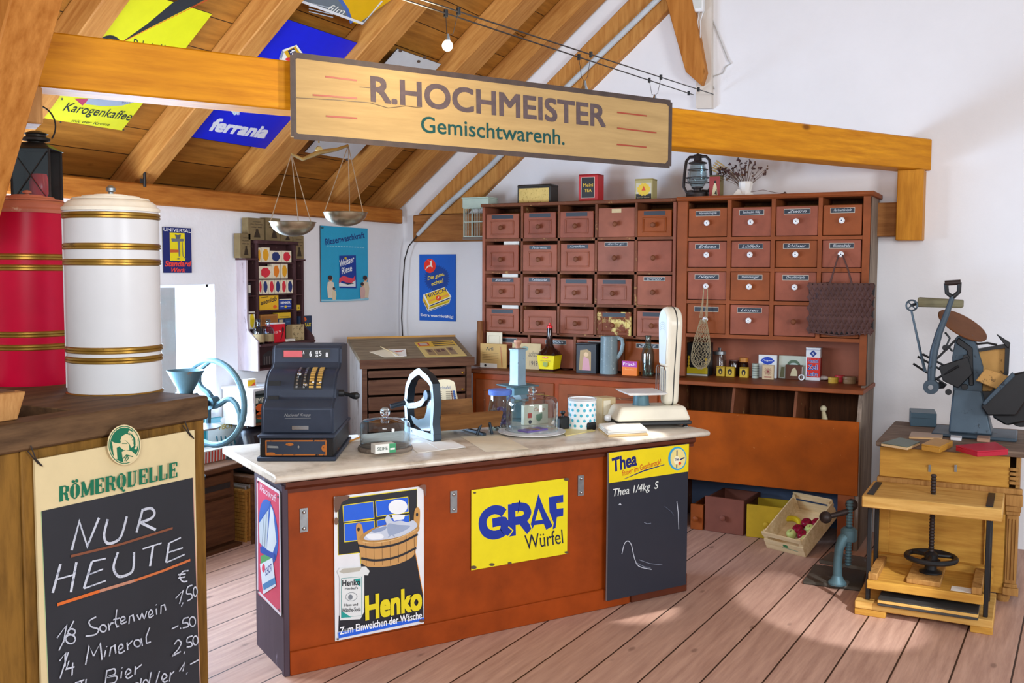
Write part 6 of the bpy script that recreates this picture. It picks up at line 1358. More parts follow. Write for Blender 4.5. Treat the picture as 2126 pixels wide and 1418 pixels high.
t, f, r, h = round_('tin_cylinder', 'pale silver printed cylinder tin left of the white coffee box', 'tin', LG, ZS, 1560, 1574, 785, 755, [(0, 0), (1, 0), (1, 1), (0, 1)], '#a8b0a4'); b = MB(f)
for q in range(5): b.lathe([(r+0.0006, h*(0.15+q*0.16)), (r+0.0006, h*(0.2+q*0.16))], '#6a7068', cap=False)
b.build('print', t)
t, f, w, h, a = boxy('coffee_box', 'white box with a blue oval in the niche', 'box', LG, ZS, 1574, 1612, 780, 737, 0.02, '#e6e8ea'); a.fill([(-w*0.4, h*0.75), (-w*0.2, h*0.88), (0.0, h*0.92), (w*0.2, h*0.88), (w*0.38, h*0.75), (w*0.2, h*0.62), (0, h*0.58), (-w*0.2, h*0.62)], '#1c44b8'); T_(a, 'Feigen', -w*0.28, w*0.26, h*0.71, h*0.80, '#eef0f4', 0.01, 0.3); a.build('print', t)
t, f, w, h, a = boxy('soap_box', 'small beige box with a red sunburst in front of the white box', 'box', LG, ZS, 1582, 1606, 788, 758, 0.02, '#cbb28e')
for q in range(14): a.stroke([(w*0.12*math.cos(q*0.449), h*0.55+w*0.12*math.sin(q*0.449)), (w*0.34*math.cos(q*0.449), h*0.55+w*0.34*math.sin(q*0.449))], 0.002, '#8a3a3a')
a.fill(arc(0, h*0.55, w*0.1, w*0.1, 0, 360, 12), '#8a3a3a'); R_(a, -w*0.3, w*0.3, h*0.12, h*0.22, '#a86a5a'); a.build('print', t)
t, f, w, h, a = boxy('cigar_box', 'pale flat box with palm picture at the back of the niche', 'box', LG, ZS, 1616, 1673, 777, 739, 0.012, '#c4c8ba'); a.fill(arc(w*0.05, h*0.55, w*0.25, h*0.28, 0, 180, 14), '#5a7058'); a.fill(arc(w*0.05, h*0.5, w*0.2, h*0.2, 0, 180, 14), '#b8c8c0'); a.fill([(-w*0.45, h*0.05), (-w*0.3, h*0.05), (-w*0.28, h*0.5), (-w*0.4, h*0.5)], '#7a7a58'); a.build('print', t)
t, f, w, h, a = boxy('cocoa_box', 'brown box with a pale ship in front of the palm picture box', 'box', LG, ZS, 1630, 1666, 786, 758, 0.014, '#5c3220'); a.fill([(-w*0.22, h*0.25), (w*0.2, h*0.25), (w*0.18, h*0.55), (w*0.05, h*0.85), (-w*0.12, h*0.7)], '#c8bc98'); a.stroke([(w*0.47, h*0.05), (w*0.47, h*0.9)], 0.003, '#d8d0c8'); a.build('print', t)
b = MB(LG); x, y = LG.fz(1664, 790, ZS); b.tube([(x+0.017*math.cos(q*0.3927), y, ZS+0.021+0.017*math.sin(q*0.3927)) for q in range(16)], 0.0045, 'porcelain', 8, True); single(b, 'white_ring', 'white ring-shaped spool in front of the brown box', 'spool', (x, y, ZS+0.0006))
t, f, w, h, a = boxy('gelatine_tin', 'tall white and red tin with blue blackletter in the niche', 'tin', LG, ZS, 1672, 1702, 787, 724, 0.06, '#e8e8ea'); R_(a, -w*0.42, w*0.5, h*0.1, h*0.72, '#d8281e'); a.fill([(0, h*0.95), (w*0.25, h*0.85), (0, h*0.73), (-w*0.25, h*0.85)], '#1c3a8a'); T_(a, 'S', -w*0.07, w*0.07, h*0.8, h*0.88, '#eef0f4', 0.02); R_(a, -w*0.5, w*0.5, h*0.955, h*0.965, '#1c3a8a')
for tx, z0_, z1_ in (('Heutel', 0.56, 0.68), ('Zell', 0.34, 0.50), ('Leim', 0.14, 0.27)): T_(a, tx, -w*0.36, w*0.38, h*z0_-0.001, h*z1_+0.001, '#eef0f4', 0.05); T_(a, tx, -w*0.36, w*0.38, h*z0_, h*z1_, '#1c3a9a', 0.02)
a.build('print', t); b = MB(f); b.box(w/2, w/2+0.0006, 0.004, 0.056, h*0.1, h*0.72, '#b8241c'); b.build('side_print', t); b = MB(f); b.box(-w/2-0.001, w/2+0.001, -0.001, 0.061, h, h+0.006, '#e8e8ea'); b.build('lid', t)
t, f, w, h, a = boxy('blue_packet', 'flat blue packet lying on the palm picture box', 'packet', LG, 1.1, 1654, 1672, 740, 734, 0.02, '#1f5fb4') if False else (None,)*5
b = MB(LG); x, y = LG.fz(1709, 790, ZS); b.ball((x, y+0.01, ZS+0.017), 0.037, '#e4d8d0', 18, 1, 0.7, 0.42); single(b, 'soap_bar', 'white oval soap lying at the front of the niche', 'soap', (x, y+0.01, ZS+0.0006))
for l_, r__, bo, to, m, lab in ((1718, 1739, 796, 784, '#c8a03a', 'small round yellow tin beside the soap'), (1732, 1753, 791, 780, '#c03038', 'small red tin behind the yellow round tin'), (1748, 1776, 797, 783, '#8a6a4a', 'round brown tin at the right of the niche')):
    t, f, r, h = round_('round_tin', lab, 'tin', LG, ZS, l_, r__, bo, to, [(0, 0), (0.97, 0), (1, 0.05), (1, 0.5), (0.97, 0.52), (0.97, 0.56)], m); b = MB(f); b.lathe([(r, h*0.56), (r*1.02, h*0.6), (r*1.02, h*0.95), (r*0.96, h), (0, h)], m); b.build('lid', t)
for k in range(4): b = MB(LG); x, y = LG.fz(1778, 786, ZS); b.lathe([(0.013, 0), (0.016, 0.003), (0.016, 0.014), (0.013, 0.017)], '#a87a58', (x-0.002, y+0.02, ZS+0.0006+k*0.0172), 14); single(b, 'wooden_spool', 'little wooden spool in the stack by the right stile, %s' % ('lowest', 'second from below', 'third from below', 'topmost')[k], 'spool', (x, y+0.02, ZS+0.0006+k*0.0172), 'stack of wooden spools')
# ---- on top of the cabinets
ZT = top_l = rows[0]+0.012+0.025
LT = LG
YLIM[(id(WORLD), round(ZT, 4))] = (6.72, 6.72)
t, f, w, h, a = boxy('gold_tin', 'dark tin with an embossed gold front on top of the drawer cabinet', 'tin', LT, ZT, 1074, 1143, 425, 384, 0.13, '#2a2620'); R_(a, -w*0.46, w*0.44, h*0.04, h*0.82, 'gold_foil' if 'gold_foil' in MATS else (worn('gold_foil', '#e2c476', '#9a7430', 0.35, 0.56, 60, metal=0.25) and 'gold_foil')); a.build('front_relief', t); b = MB(f); b.box(-w*0.51, w*0.51, -0.004, 0.134, h*0.86, h+0.004, '#2a2620'); b.build('lid', t, bevel=0.008)
t, f, w, h, a = boxy('tea_caddy', 'red and black tea tin with yellow lettering on the drawer cabinet', 'tin', LT, ZT, 1201, 1241, 424, 364, 0.11, '#c01c22'); R_(a, -w*0.37, w*0.33, h*0.13, h*0.93, '#e8e0d0'); R_(a, -w*0.35, w*0.31, h*0.14, h*0.92, '#1e1e1e'); T_(a, 'Meini', -w*0.27, w*0.25, h*0.56, h*0.69, '#d8b02a', 0.02); T_(a, 'TEA', -w*0.2, w*0.18, h*0.36, h*0.48, '#d8b02a', 0.03); a.build('print', t); b = MB(f); b.box(-w*0.505, w*0.505, -0.002, 0.112, h, h+0.008, '#a0181e'); b.build('lid', t, bevel=0.003)
t, f, w, h, a = boxy('tea_caddy', 'cream and dark tin with a yellow flame medallion on the drawer cabinet', 'tin', LT, ZT, 1318, 1354, 421, 374, 0.1, '#b8ac72'); R_(a, -w*0.44, w*0.44, h*0.02, h*0.85, '#cfc8b0'); R_(a, -w*0.44, w*0.44, h*0.02, h*0.3, '#2a2620'); a.fill([((w*0.40 if q % 2 else w*0.34)*math.cos(q*0.2618), h*0.52+(w*0.36 if q % 2 else w*0.31)*math.sin(q*0.2618)) for q in range(24)], '#e8c43a'); a.fill([(-w*0.12, h*0.46), (w*0.12, h*0.46), (0, h*0.7)], '#d84a2a'); T_(a, 'JULIUS MEINL', -w*0.36, w*0.36, h*0.07, h*0.13, '#d8d0b0', 0.0); a.build('print', t); b = MB(f); b.box(-w*0.515, w*0.515, -0.002, 0.102, h, h+0.01, '#a89a5a'); b.build('lid', t, bevel=0.003)
# fly-screen cage beside the drawer cabinet
x0, z0 = WORLD.fy(962, 492, 6.78); x1 = LX0-0.035; z1 = WORLD.fy(962, 432, 6.78)[1]; z2 = WORLD.fy(965, 412, 6.78)[1]
cg = Fr((x0, 6.78, z0)); w, h, h2 = x1-x0, z1-z0, z2-z0; t = thing('wire_cage', 'pale green wire bird cage hung on the timber left of the drawer cabinet', 'cage', cg, (w/2, 0.07, 0))
b = MB(cg); b.box(-0.006, w, 0, 0.14, -0.022, 0, 'grey_wood'); b.build('base', t)
paint('cage_green', '#bccfc2', 0.5)
for x in (0, w-0.008):
    for y in (0, 0.132): b = MB(cg); b.box(x, x+0.008, y, y+0.008, 0, h, 'cage_green'); b.build('corner_post', t)
for z in (0, h/2, h-0.006): b = MB(cg); b.box(0, w, -0.001, 0.007, z, z+0.006, 'cage_green'); b.build('rail', t)
for k in range(1, 16): b = MB(cg); b.cyl((k*w/16, 0.004, 0), (k*w/16, 0.004, h), 0.0016, 'cage_green', 6); b.build('bar', t)
b = MB(cg); b.box(-0.006, w+0.0, -0.006, 0.146, h, h2*0.99, 'cage_green'); b.box(-0.012, w, -0.012, 0.15, h2*0.99, h2+0.008, 'cage_green'); b.build('roof', t, bevel=0.003)
# lantern, caddy and dried flowers on the bin cabinet
ZR = ztop+0.03
YLIM[(id(WORLD), round(ZR, 4))] = (6.70, 6.70)
f, w, h = stand(LG, ZR, 1418, 1466, 414, 312); f = f.sub((0, 0.06, 0)); t = thing('storm_lantern', 'dark iron storm lantern with glass globe on top of the bin cabinet', 'lantern', f)
k = w/2; paint('lantern_iron', '#3a302e', 0.5, 0.5, 0.3, 30)
b = MB(f); b.lathe([(k*0.9, 0), (k*0.95, 0.004), (k*0.95, h*0.1), (k*0.7, h*0.13), (k*0.35, h*0.14), (k*0.35, h*0.2), (k*0.5, h*0.21), (k*0.5, h*0.24), (0, h*0.24)], 'lantern_iron'); b.build('tank', t)
b = MB(f); b.lathe([(k*0.55, h*0.25), (k*0.85, h*0.36), (k*0.82, h*0.5), (k*0.6, h*0.72), (k*0.57, h*0.72), (k*0.79, h*0.5), (k*0.82, h*0.36), (k*0.52, h*0.25)], 'clear_glass', cap=False); b.build('globe', t)
b = MB(f); b.lathe([(k*0.75, h*0.73), (k*0.8, h*0.75), (k*0.35, h*0.79), (k*0.3, h*0.9), (k*0.38, h*0.92), (k*0.1, h*0.94), (k*0.1, h*0.98), (0, h)], 'lantern_iron'); b.build('chimney', t)
for s_ in (-1, 1): b = MB(f); b.tube([(s_*k*0.2, 0, h*0.88), (s_*k*0.7, 0, h*0.88), (s_*k*1.0, 0, h*0.8), (s_*k*1.15, 0, h*0.5), (s_*k*1.2, 0, h*0.25), (s_*k*0.95, 0, h*0.14), (s_*k*0.4, 0, h*0.15)], k*0.13, 'lantern_iron', 8); b.build('side_tube', t)
for z_, rr in ((0.33, 1.0), (0.43, 0.98), (0.6, 0.85)): b = MB(f); b.tube([(k*rr*math.cos(q*0.3927), k*rr*math.sin(q*0.3927), h*z_) for q in range(16)], k*0.035, 'lantern_iron', 6, True); b.build('guard_wire', t)
t, f, w, h, a = boxy('tea_caddy', 'faded red tin with a white lady picture beside the storm lantern', 'tin', LG, ZR, 1472, 1494, 413, 366, 0.09, '#7a6a30'); R_(a, -w*0.5, w*0.5, 0, h*0.98, '#9a3a3a'); a.fill([(-w*0.25, h*0.08), (w*0.3, h*0.08), (w*0.2, h*0.5), (w*0.05, h*0.75), (-w*0.1, h*0.55)], '#d8cfa8'); a.fill(arc(w*0.05, h*0.72, w*0.12, h*0.07, 0, 360, 10), '#2a2a24'); a.fill([(0, h*0.15), (w*0.25, h*0.1), (w*0.2, h*0.4)], '#2a2a24'); a.build('print', t); b = MB(f); b.box(-w*0.51, w*0.51, -0.002, 0.092, h, h+0.008, '#4a4424'); b.build('lid', t)
random.seed(5)
y = 6.76; x = LG.fy(1548, 409, y)[0]; zt4 = LG.fy(1545, 322, y)[1]; x0f = LG.fy(1488, 345, y)[0]; x1f = LG.fy(1592, 345, y)[0]
f = Fr((x, y, ZR+0.0006)); t = thing('dried_bouquet', 'bunch of dried brown flowers wrapped in pale paper on the bin cabinet', 'dried flowers', f)
b = MB(f); b.lathe([(0.03, 0.005), (0.035, 0.03), (0.05, 0.09), (0.045, 0.1)], 'paper_white', (0, 0, 0), 9, cap=False); b.T = Matrix.Rotation(R(0), 4, 'Y'); b.hexa([(-0.09, -0.03, 0), (0.05, -0.035, 0), (0.06, 0.03, 0), (-0.06, 0.03, 0), (-0.05, -0.02, 0.05), (0.02, -0.02, 0.04), (0.02, 0.02, 0.05), (-0.04, 0.02, 0.06)], 'paper_white'); b.build('paper_wrap', t, smooth=0)
H_ = zt4-ZR; L_ = x0f-x; R2 = x1f-x
st = MB(f); hd = MB(f); stems = []
for k in range(46):
    u = random.random(); tx = L_*0.95+(R2-L_*0.95)*u; tz = H_*(0.45+0.5*random.random()*(1-abs(u-0.55)*0.7)); ty = random.uniform(-0.05, 0.05)
    st.tube([(tx*0.1, 0, 0.05), (tx*0.5, ty*0.4, 0.05+(tz-0.05)*0.55), (tx, ty, tz)], 0.0014, '#6a5040', 5)
    for m in range(5): hd.ball((tx+random.gauss(0, 0.007), ty+random.gauss(0, 0.007), tz+random.gauss(0, 0.008)), random.uniform(0.004, 0.0075), random.choice(('#4a2c30', '#5a3834', '#3a2428', '#6a4a34')), 6)
for k in range(5): a_ = -0.02*k; st.tube([(-0.01, 0, 0.06), (L_*0.6, 0, H_*0.7), (L_*(1.0+0.05*k), 0, H_*(0.86-0.05*k))], 0.0016, '#b89a5a', 5); hd.tube([(L_*(0.75+0.05*k), 0, H_*(0.76-0.04*k)), (L_*(1.02+0.05*k), 0, H_*(0.9-0.05*k))], 0.0045, '#c0a060', 6)
st.tube([(0.03, 0, 0.03), (0.12, -0.01, 0.04), (0.2, -0.01, 0.02), (0.26, -0.01, 0.012)], 0.0018, '#5a3a30', 5); hd.ball((0.265, -0.01, 0.012), 0.012, '#4a2c24', 8)
o = st.build('stems', t); o['kind'] = 'stuff'; o = hd.build('flower_heads', t); o['kind'] = 'stuff'

# ------------------------------------------------------------------ wall shelf with packets on the left wall
worn('shelf_wood', '#4a3032', '#7a6258', 0.6, 0.62, 9, (3, 3, 1)); worn('shelf_side', '#b6a8ae', '#6a5658', 0.55, 0.60, 6, (4, 4, 0.8))
SW = Fr((XK, 5.02, 0), R(90)); D1, D2 = -0.085, -0.175
def sx(px, d=D1): return SW.fy(px, 600, d)[0]
def sz(py, px=575, d=D1): return SW.fy(px, py, d)[1]
xA, xB, xC, xD = 0.0, sx(536), sx(614), sx(631)
zt0, zs_, zc_, zbm = sz(541), sz(711, 590, D2), sz(507), SW.fy(545, 770, D2)[1]
xE = SW.fy(652, 712, D2)[0]
t = thing('wall_shelf', 'narrow dark wall shelf with a stepped top full of old packets', 'shelf', SW, (xD/2, 0, zbm))
for x, m in ((xA, 'shelf_side'), (xD-0.015, 'shelf_wood')):
    b = MB(SW); b.prism([(0, zbm), (D2, zbm), (D2, zs_+0.02), (D2+0.03, zs_+0.05), (D1-0.01, zs_+0.09), (D1, zs_+0.16), (D1, zt0), (0, zt0)], x, x+0.015, m, 'x'); b.build('side_panel', t)
for x in (xB, xC): b = MB(SW); b.box(x-0.007, x+0.007, D1, 0, zs_, zc_, 'shelf_wood'); b.build('divider', t)
b = MB(SW); b.box(xB-0.02, xC+0.02, D1-0.015, 0, zc_, zc_+0.022, 'shelf_wood'); b.build('crown', t, bevel=0.004)
for x0, x1 in ((xA-0.01, xB), (xC, xD+0.01)): b = MB(SW); b.box(x0, x1, D1-0.01, 0, zt0, zt0+0.012, 'shelf_wood'); b.build('cap_board', t)
b = MB(SW); b.box(xA+0.015, xD-0.015, -0.006, -0.001, zbm, zc_-0.0, 'shelf_wood'); b.build('back_panel', t)
shz = [sz(545), sz(578.5), sz(610), sz(643), sz(676)]
for z in shz: b = MB(SW); b.box(xB+0.007, xC-0.007, D1+0.002, -0.006, z-0.008, z, 'shelf_wood'); b.build('shelf_board', t)
for z in (sz(580), sz(612), sz(647), sz(680)):
    b = MB(SW); b.box(xA+0.015, xB-0.007, D1+0.004, -0.006, z-0.008, z, 'shelf_wood'); b.build('shelf_board', t)
    b = MB(SW); b.box(xC+0.007, xD-0.015, D1+0.004, -0.006, z-0.008, z, 'shelf_wood'); b.build('shelf_board', t)
b = MB(SW); b.box(xA+0.015, xD+0.0, D2-0.012, -0.006, zs_-0.016, zs_, 'shelf_wood'); b.build('counter_board', t, bevel=0.003)
b = MB(SW); b.box(xA+0.015, xD-0.015, D2+0.01, -0.006, zbm, zbm+0.014, 'shelf_wood'); b.build('bottom_board', t)
b = MB(SW); b.y0 = -0.0065; xx = SW.fy(560, 745, -0.01)[0]; zz = SW.fy(560, 745, -0.01)[1]
b.fill([(xx-0.07, zz-0.05), (xx+0.07, zz-0.05), (xx+0.07, zz+0.03), (xx, zz+0.06), (xx-0.07, zz+0.03)], '#3a3234'); 
for q in range(5): b.stroke([(xx-0.05+q*0.025, zz-0.05), (xx-0.05+q*0.025, zz+0.02)], 0.006, '#7a6e6c')
b.build('temple_emblem', t)
def put(name, label, cat, z0, l, r, top, mat, depth=0.05, y=None, group=None, bot=None):
    """a packet whose front lies at local y on a shelf of level z0"""
    y = (D1+0.012) if y is None else y
    x0, x1 = SW.fy(l, 600, y)[0], SW.fy(r, 600, y)[0]; h = SW.fy((l+r)/2, top, y)[1]-z0
    f = SW.sub(((x0+x1)/2, y, z0+0.0006)); w = x1-x0-0.0015; tt = thing(name, label, cat, f, (0, 0, 0), group)
    b = MB(f); b.box(-w/2, w/2, 0, min(depth, -y-0.008), 0, h, mat); b.build('box', tt, bevel=0.001)
    a = MB(f); a.y0 = -0.0005; return tt, f, w, h, a
def oval(a, w, h, m, kx=0.36, kz=0.4, cx=0, cz=0.5): a.fill([(cx*w+w*kx*math.cos(R(q))*(1+0.08*math.cos(R(q*5))), h*cz+h*kz*math.sin(R(q))*(1+0.06*math.sin(R(q*7)))) for q in range(0, 360, 15)], m)
CB, RD, BU, YO, OR = '#e6dcc2', '#d03040', '#26386e', '#e0a224', '#e08024'
for z0, l, r, top, bg, ov, lab in ((shz[0], 535.5, 543, 515, CB, YO, 'cream packet with a yellow oval, first on the top shelf'), (shz[0], 544, 561, 514, CB, YO, 'taller cream packet with a yellow oval on the top shelf'), (shz[0], 562, 585, 521, CB, BU, 'cream packet with a dark blue oval on the top shelf'), (shz[0], 586, 606, 521, CB, RD, 'cream packet with a red oval on the top shelf'),
        (shz[1], 538, 565, 553, CB, RD, 'wide cream packet with a red oval on the second shelf'), (shz[1], 566, 582, 548, CB, OR, 'cream packet with an orange oval on the second shelf'), (shz[1], 584, 598, 547.5, CB, YO, 'cream packet with an amber oval, last on the second shelf'),
        (shz[2], 537.5, 544, 581, CB, RD, 'narrow cream packet with red oval, first on the third shelf'), (shz[2], 545, 557, 581, CB, BU, 'cream packet with blue oval, second on the third shelf'), (shz[2], 558, 570, 581, CB, RD, 'cream packet with red oval, third on the third shelf'), (shz[2], 571, 583, 581, CB, BU, 'cream packet with blue oval, fourth on the third shelf'), (shz[2], 584, 595, 580.5, CB, RD, 'cream packet with red oval, fifth on the third shelf'), (shz[2], 596, 608.5, 581, CB, BU, 'cream packet with blue oval, sixth on the third shelf')):
    tt, f, w, h, a = put('dye_packet', lab, 'packet', z0, l, r, top, bg, 0.045, None, 'cream packets with coloured ovals'); oval(a, w, h, ov); a.build('print', tt)
tt, f, w, h, a = put('soap_packet', 'yellow packet lettered auenlob on the fourth shelf', 'packet', shz[3], 538.5, 578, 613.5, '#e6b42a', 0.05); a.text('auenlob', (-w*0.46, h*0.34), (w*0.40, h*0.62), (-w*0.46, h*0.66), '#2a2a30', 0.02, 0.1); oval(a, w, h, '#e0602a', 0.1, 0.12, 0.3, 0.2); a.stroke([(-w*0.45, h*0.85), (-w*0.05, h*0.9)], 0.004, '#5a4a20'); a.build('print', tt)
tt, f, w, h, a = put('soap_packet', 'blue packet lettered BENKER on the fourth shelf', 'packet', shz[3], 579.5, 605, 621, '#22449a', 0.05); R_(a, -w*0.5, w*0.5, h*0.92, h, '#e6e0c8'); T_(a, 'BENKER', -w*0.4, w*0.4, h*0.52, h*0.76, '#e8ecf2', 0.03); oval(a, w, h, '#e0c030', 0.1, 0.13, 0, 0.25); R_(a, -w*0.42, -w*0.15, h*0.24, h*0.28, '#e8ecf2'); R_(a, w*0.15, w*0.42, h*0.24, h*0.28, '#e8ecf2'); a.build('print', tt)
tt, f, w, h, a = put('candle_box', 'brown wooden coloured box on the fifth shelf', 'box', shz[4], 540, 576, 653, '#a8743a', 0.05); R_(a, -w*0.44, w*0.44, h*0.15, h*0.85, '#94602c'); a.build('print', tt)
tt, f, w, h, a = put('starch_packet', 'dark blue and cream packet under the yellow box on the fifth shelf', 'packet', shz[4], 577, 590, 661, '#2c3a5c', 0.05); R_(a, -w*0.4, w*0.2, h*0.2, h*0.8, '#b8ac8c'); a.build('print', tt)
tt, f, w, h, a = put('starch_packet', 'plain dark blue packet on the fifth shelf by the divider', 'packet', shz[4], 591, 603, 661, '#2a4468', 0.05); R_(a, -w*0.3, w*0.3, h*0.35, h*0.6, '#4a6a90'); a.build('print', tt)
zz = SW.fy(590, 661, D1+0.012)[1]; tt, f, w, h, a = put('starch_box', 'long yellow box lying across the blue packets', 'box', zz+0.001, 577, 603, 649, '#d8b22e', 0.05); R_(a, -w*0.4, w*0.4, h*0.2, h*0.35, '#a8882a'); a.build('print', tt)
zL = [sz(580), sz(612), sz(647), sz(680)]
tt, f, w, h, a = put('small_packet', 'black and white packet in the narrow left column', 'packet', zL[1], 514, 521, 587, '#20202a', 0.04); R_(a, -w*0.3, w*0.4, h*0.2, h*0.8, '#d8d4c8'); a.build('print', tt)
tt, f, w, h, a = put('small_packet', 'white packet with a yellow oval in the left column', 'packet', zL[3], 516, 529, 647, '#ece8dc', 0.045); oval(a, w, h, '#e8cc1c', 0.36, 0.42); a.build('print', tt)
tt, f, w, h, a = put('small_packet', 'yellow packet in the narrow right column', 'packet', zL[2], 615.5, 623, 633, '#d8b83a', 0.045); R_(a, -w*0.2, w*0.2, h*0.3, h*0.6, '#8a7a2a'); a.build('print', tt)
# goods on the deeper board
zb_ = zs_+0.0004
def put2(name, label, cat, l, r, top, mat, depth, y): return put(name, label, cat, zb_, l, r, top, mat, depth, y)
def bottle2(label, l, r, top):
    y = D2+0.035; x0, x1 = SW.fy(l, 700, y)[0], SW.fy(r, 700, y)[0]; h = SW.fy((l+r)/2, top, y)[1]-zb_; w = x1-x0; f = SW.sub(((x0+x1)/2, y, zb_+0.0006)); tt = thing('chemist_bottle', label, 'bottle', f)
    b = MB(f); k = w/2; b.lathe([(k*0.96, 0), (k, 0.006), (k, h*0.52), (k*0.8, h*0.64), (k*0.36, h*0.7), (k*0.34, h*0.88), (k*0.5, h*0.9), (k*0.5, h*0.94), (k*0.3, h*0.94)], 'blue_glass', n=24); b.build('glass', tt)
    b = MB(f); b.lathe([(k*1.012, h*0.08), (k*1.012, h*0.40)], 'bottle_label' if 'bottle_label' in MATS else (paint('bottle_label', '#94805c', 0.8, 0, 0.2, 30) and 'bottle_label'), n=24, cap=False); b.build('label', tt); b = MB(f); b.lathe([(k*0.3, h*0.93), (k*0.42, h*0.97), (k*0.4, h), (0, h)], 'blue_glass', n=18); b.build('stopper', tt)
bottle2('clear chemist bottle with a tan label, left of the pair on the wall shelf', 528, 545, 662); bottle2('clear chemist bottle with a tan label beside the red tin', 549, 565, 663)
tt, f, w, h, a = put2('coffee_tin', 'bright red tin with dark spoon picture on the wall shelf', 'tin', 567, 591, 673, '#d0182c', 0.08, D2+0.03); T_(a, '125', -w*0.42, -w*0.18, h*0.5, h*0.62, '#f0e8e8', 0.01); T_(a, 'Tee', -w*0.08, w*0.12, h*0.55, h*0.66, '#f0e8e8', 0.01); a.fill(arc(w*0.3, h*0.68, w*0.1, h*0.16, 0, 360, 14), '#4a1420'); a.stroke([(w*0.3, h*0.55), (w*0.1, h*0.12)], 0.008, '#4a1420'); a.build('print', tt); b = MB(f); b.box(-w*0.51, w*0.51, -0.001, 0.081, h, h+0.008, '#e8e4e0'); b.build('lid', tt)
tt, f, w, h, a = put2('small_carton', 'flat white carton between the red tin and the beige block', 'box', 593, 612, 704, '#e8e4da', 0.05, D2+0.02); R_(a, -w*0.3, w*0.3, h*0.3, h*0.6, '#c8c0b0'); a.build('print', tt)
tt, f, w, h, a = put2('ornament_packet', 'beige packet with dark scroll ornament on the wall shelf', 'packet', 606, 631, 674, '#b8a47a', 0.06, D2+0.045); random.seed(9)
for q in range(16): cx_, cz_ = random.uniform(-w*.38, w*.38), random.uniform(h*.1, h*.9); a.stroke(arc(cx_, cz_, w*0.08, h*0.06, random.randint(0, 180), random.randint(200, 400), 8), 0.0025, '#6a5a3a')
a.build('print', tt)
tt, f, w, h, a = put2('borax_packet', 'dark blue packet with yellow lettering and orange dots at the end of the wall shelf', 'packet', 620, 647, 656, '#2a3c58', 0.03, D2+0.11); oval(a, w, h, '#e0622a', 0.18, 0.1, -0.1, 0.85); oval(a, w, h, '#e0622a', 0.2, 0.12, 0.1, 0.22); T_(a, 'BORAX', -w*0.42, w*0.42, h*0.52, h*0.68, '#e8d02a', 0.03, 0.1); a.build('print', tt)
# paper bags on the stepped top
paint('kraft_bag', '#7c6a48', 0.85, 0, 0.2, 20)
bl = (('kraft paper bag with a printed figure on the left step of the wall shelf', zt0+0.0125, 500, 522, 485), ('tall kraft paper bag left on the crown of the wall shelf', zc_+0.0225, 517, 550, 453), ('tall kraft paper bag behind the hanging pan on the crown', zc_+0.0225, 554, 584, 453), ('shorter kraft paper bag right on the crown below the pan', zc_+0.0225, 585, 609, 479), ('kraft paper bag with a printed figure on the right step', zt0+0.0125, 610, 632, 489))
for lab, z0, l, r, top in bl:
    tt, f, w, h, a = put('paper_bag', lab, 'paper bag', z0, l, r, top, 'kraft_bag', 0.055, D1+0.012, 'printed kraft paper bags')
    T_(a, 'DÖRNERS', -w*0.2, w*0.3, h*0.80, h*0.86, '#3a2e20', 0.0); T_(a, 'MALZKAFFEE', -w*0.35, w*0.4, h*0.68, h*0.74, '#3a2e20', 0.0); R_(a, -w*0.3, w*0.0, h*0.56, h*0.6, '#4a3c2a'); R_(a, w*0.1, w*0.35, h*0.56, h*0.6, '#4a3c2a')
    a.fill([(-w*0.15, h*0.12), (w*0.25, h*0.12), (w*0.2, h*0.3), (w*0.12, h*0.42), (-w*0.02, h*0.42), (-w*0.1, h*0.28)], '#33291c'); a.fill(arc(w*0.05, h*0.45, w*0.09, h*0.05, 0, 360, 12), '#33291c'); a.build('print', tt)
x = SW.fy(495, 510, -0.04)[0]; hh = SW.fy(495, 487, -0.04)[1]-zt0-0.0125
b = MB(SW); b.lathe([(0.020, 0), (0.022, 0.005), (0.022, hh), (0, hh)], 'white_paint', (max(x, 0.008), -0.042, zt0+0.0125), 18); single(b, 'white_tube', 'white cardboard tube at the left edge of the wall shelf top', 'tube', (max(x, 0.008), -0.042, zt0+0.0125))

# ------------------------------------------------------------------ slanted writing desk with drawers
DF = Fr((-4.156, 5.664, 0), R(48.5)); DW, DD, DZ = 0.806, 0.42, 1.12
wood('desk_wood', '#4a2e22', '#73503c', 0, 4, 0.6); wood('desk_top', '#6a5c4a', '#9a8a72', 0, 4, 0.7); worn('desk_side', '#c6c2c0', '#7a6a60', 0.7, 0.58, 6, (3, 3, 0.7)); paint('desk_edge', '#b8863c', 0.6)
ZB = 1.245; ang = math.atan2(ZB-DZ, DD)
t = thing('writing_desk', 'dark brown slant-top desk with drawers and whitewashed side in the corner', 'desk', DF, (DW/2, DD/2, 0))
b = MB(DF); b.prism([(-0.02, DZ-0.03), (-0.02, DZ), (DD, ZB), (DD, ZB-0.03)], -0.015, DW+0.015, 'desk_top', 'x'); b.build('slant_lid', t, bevel=0.003)
b = MB(DF); b.box(-0.02, DW+0.02, -0.028, -0.0205, DZ-0.06, DZ+0.004, 'desk_wood'); b.build('front_lip', t, bevel=0.002)
b = MB(DF); b.box(-0.015, DW+0.015, DD-0.0, DD+0.014, ZB-0.03, ZB+0.012, 'desk_edge'); b.build('back_edge', t)
for x, m in ((0, 'desk_side'), (DW-0.018, 'desk_wood')): b = MB(DF); b.prism([(0, 0.0), (0, DZ-0.032), (DD, ZB-0.032), (DD, 0.0)], x, x+0.018, m, 'x'); b.build('side_panel', t)
b = MB(DF); b.box(0.018, DW-0.018, DD-0.015, DD, 0, ZB-0.04, 'desk_wood'); b.build('back_panel', t)
for x in (0.0, DW-0.035): b = MB(DF); b.box(x, x+0.035, -0.008, -0.0005, 0.0, DZ-0.034, 'desk_wood'); b.build('stile', t)
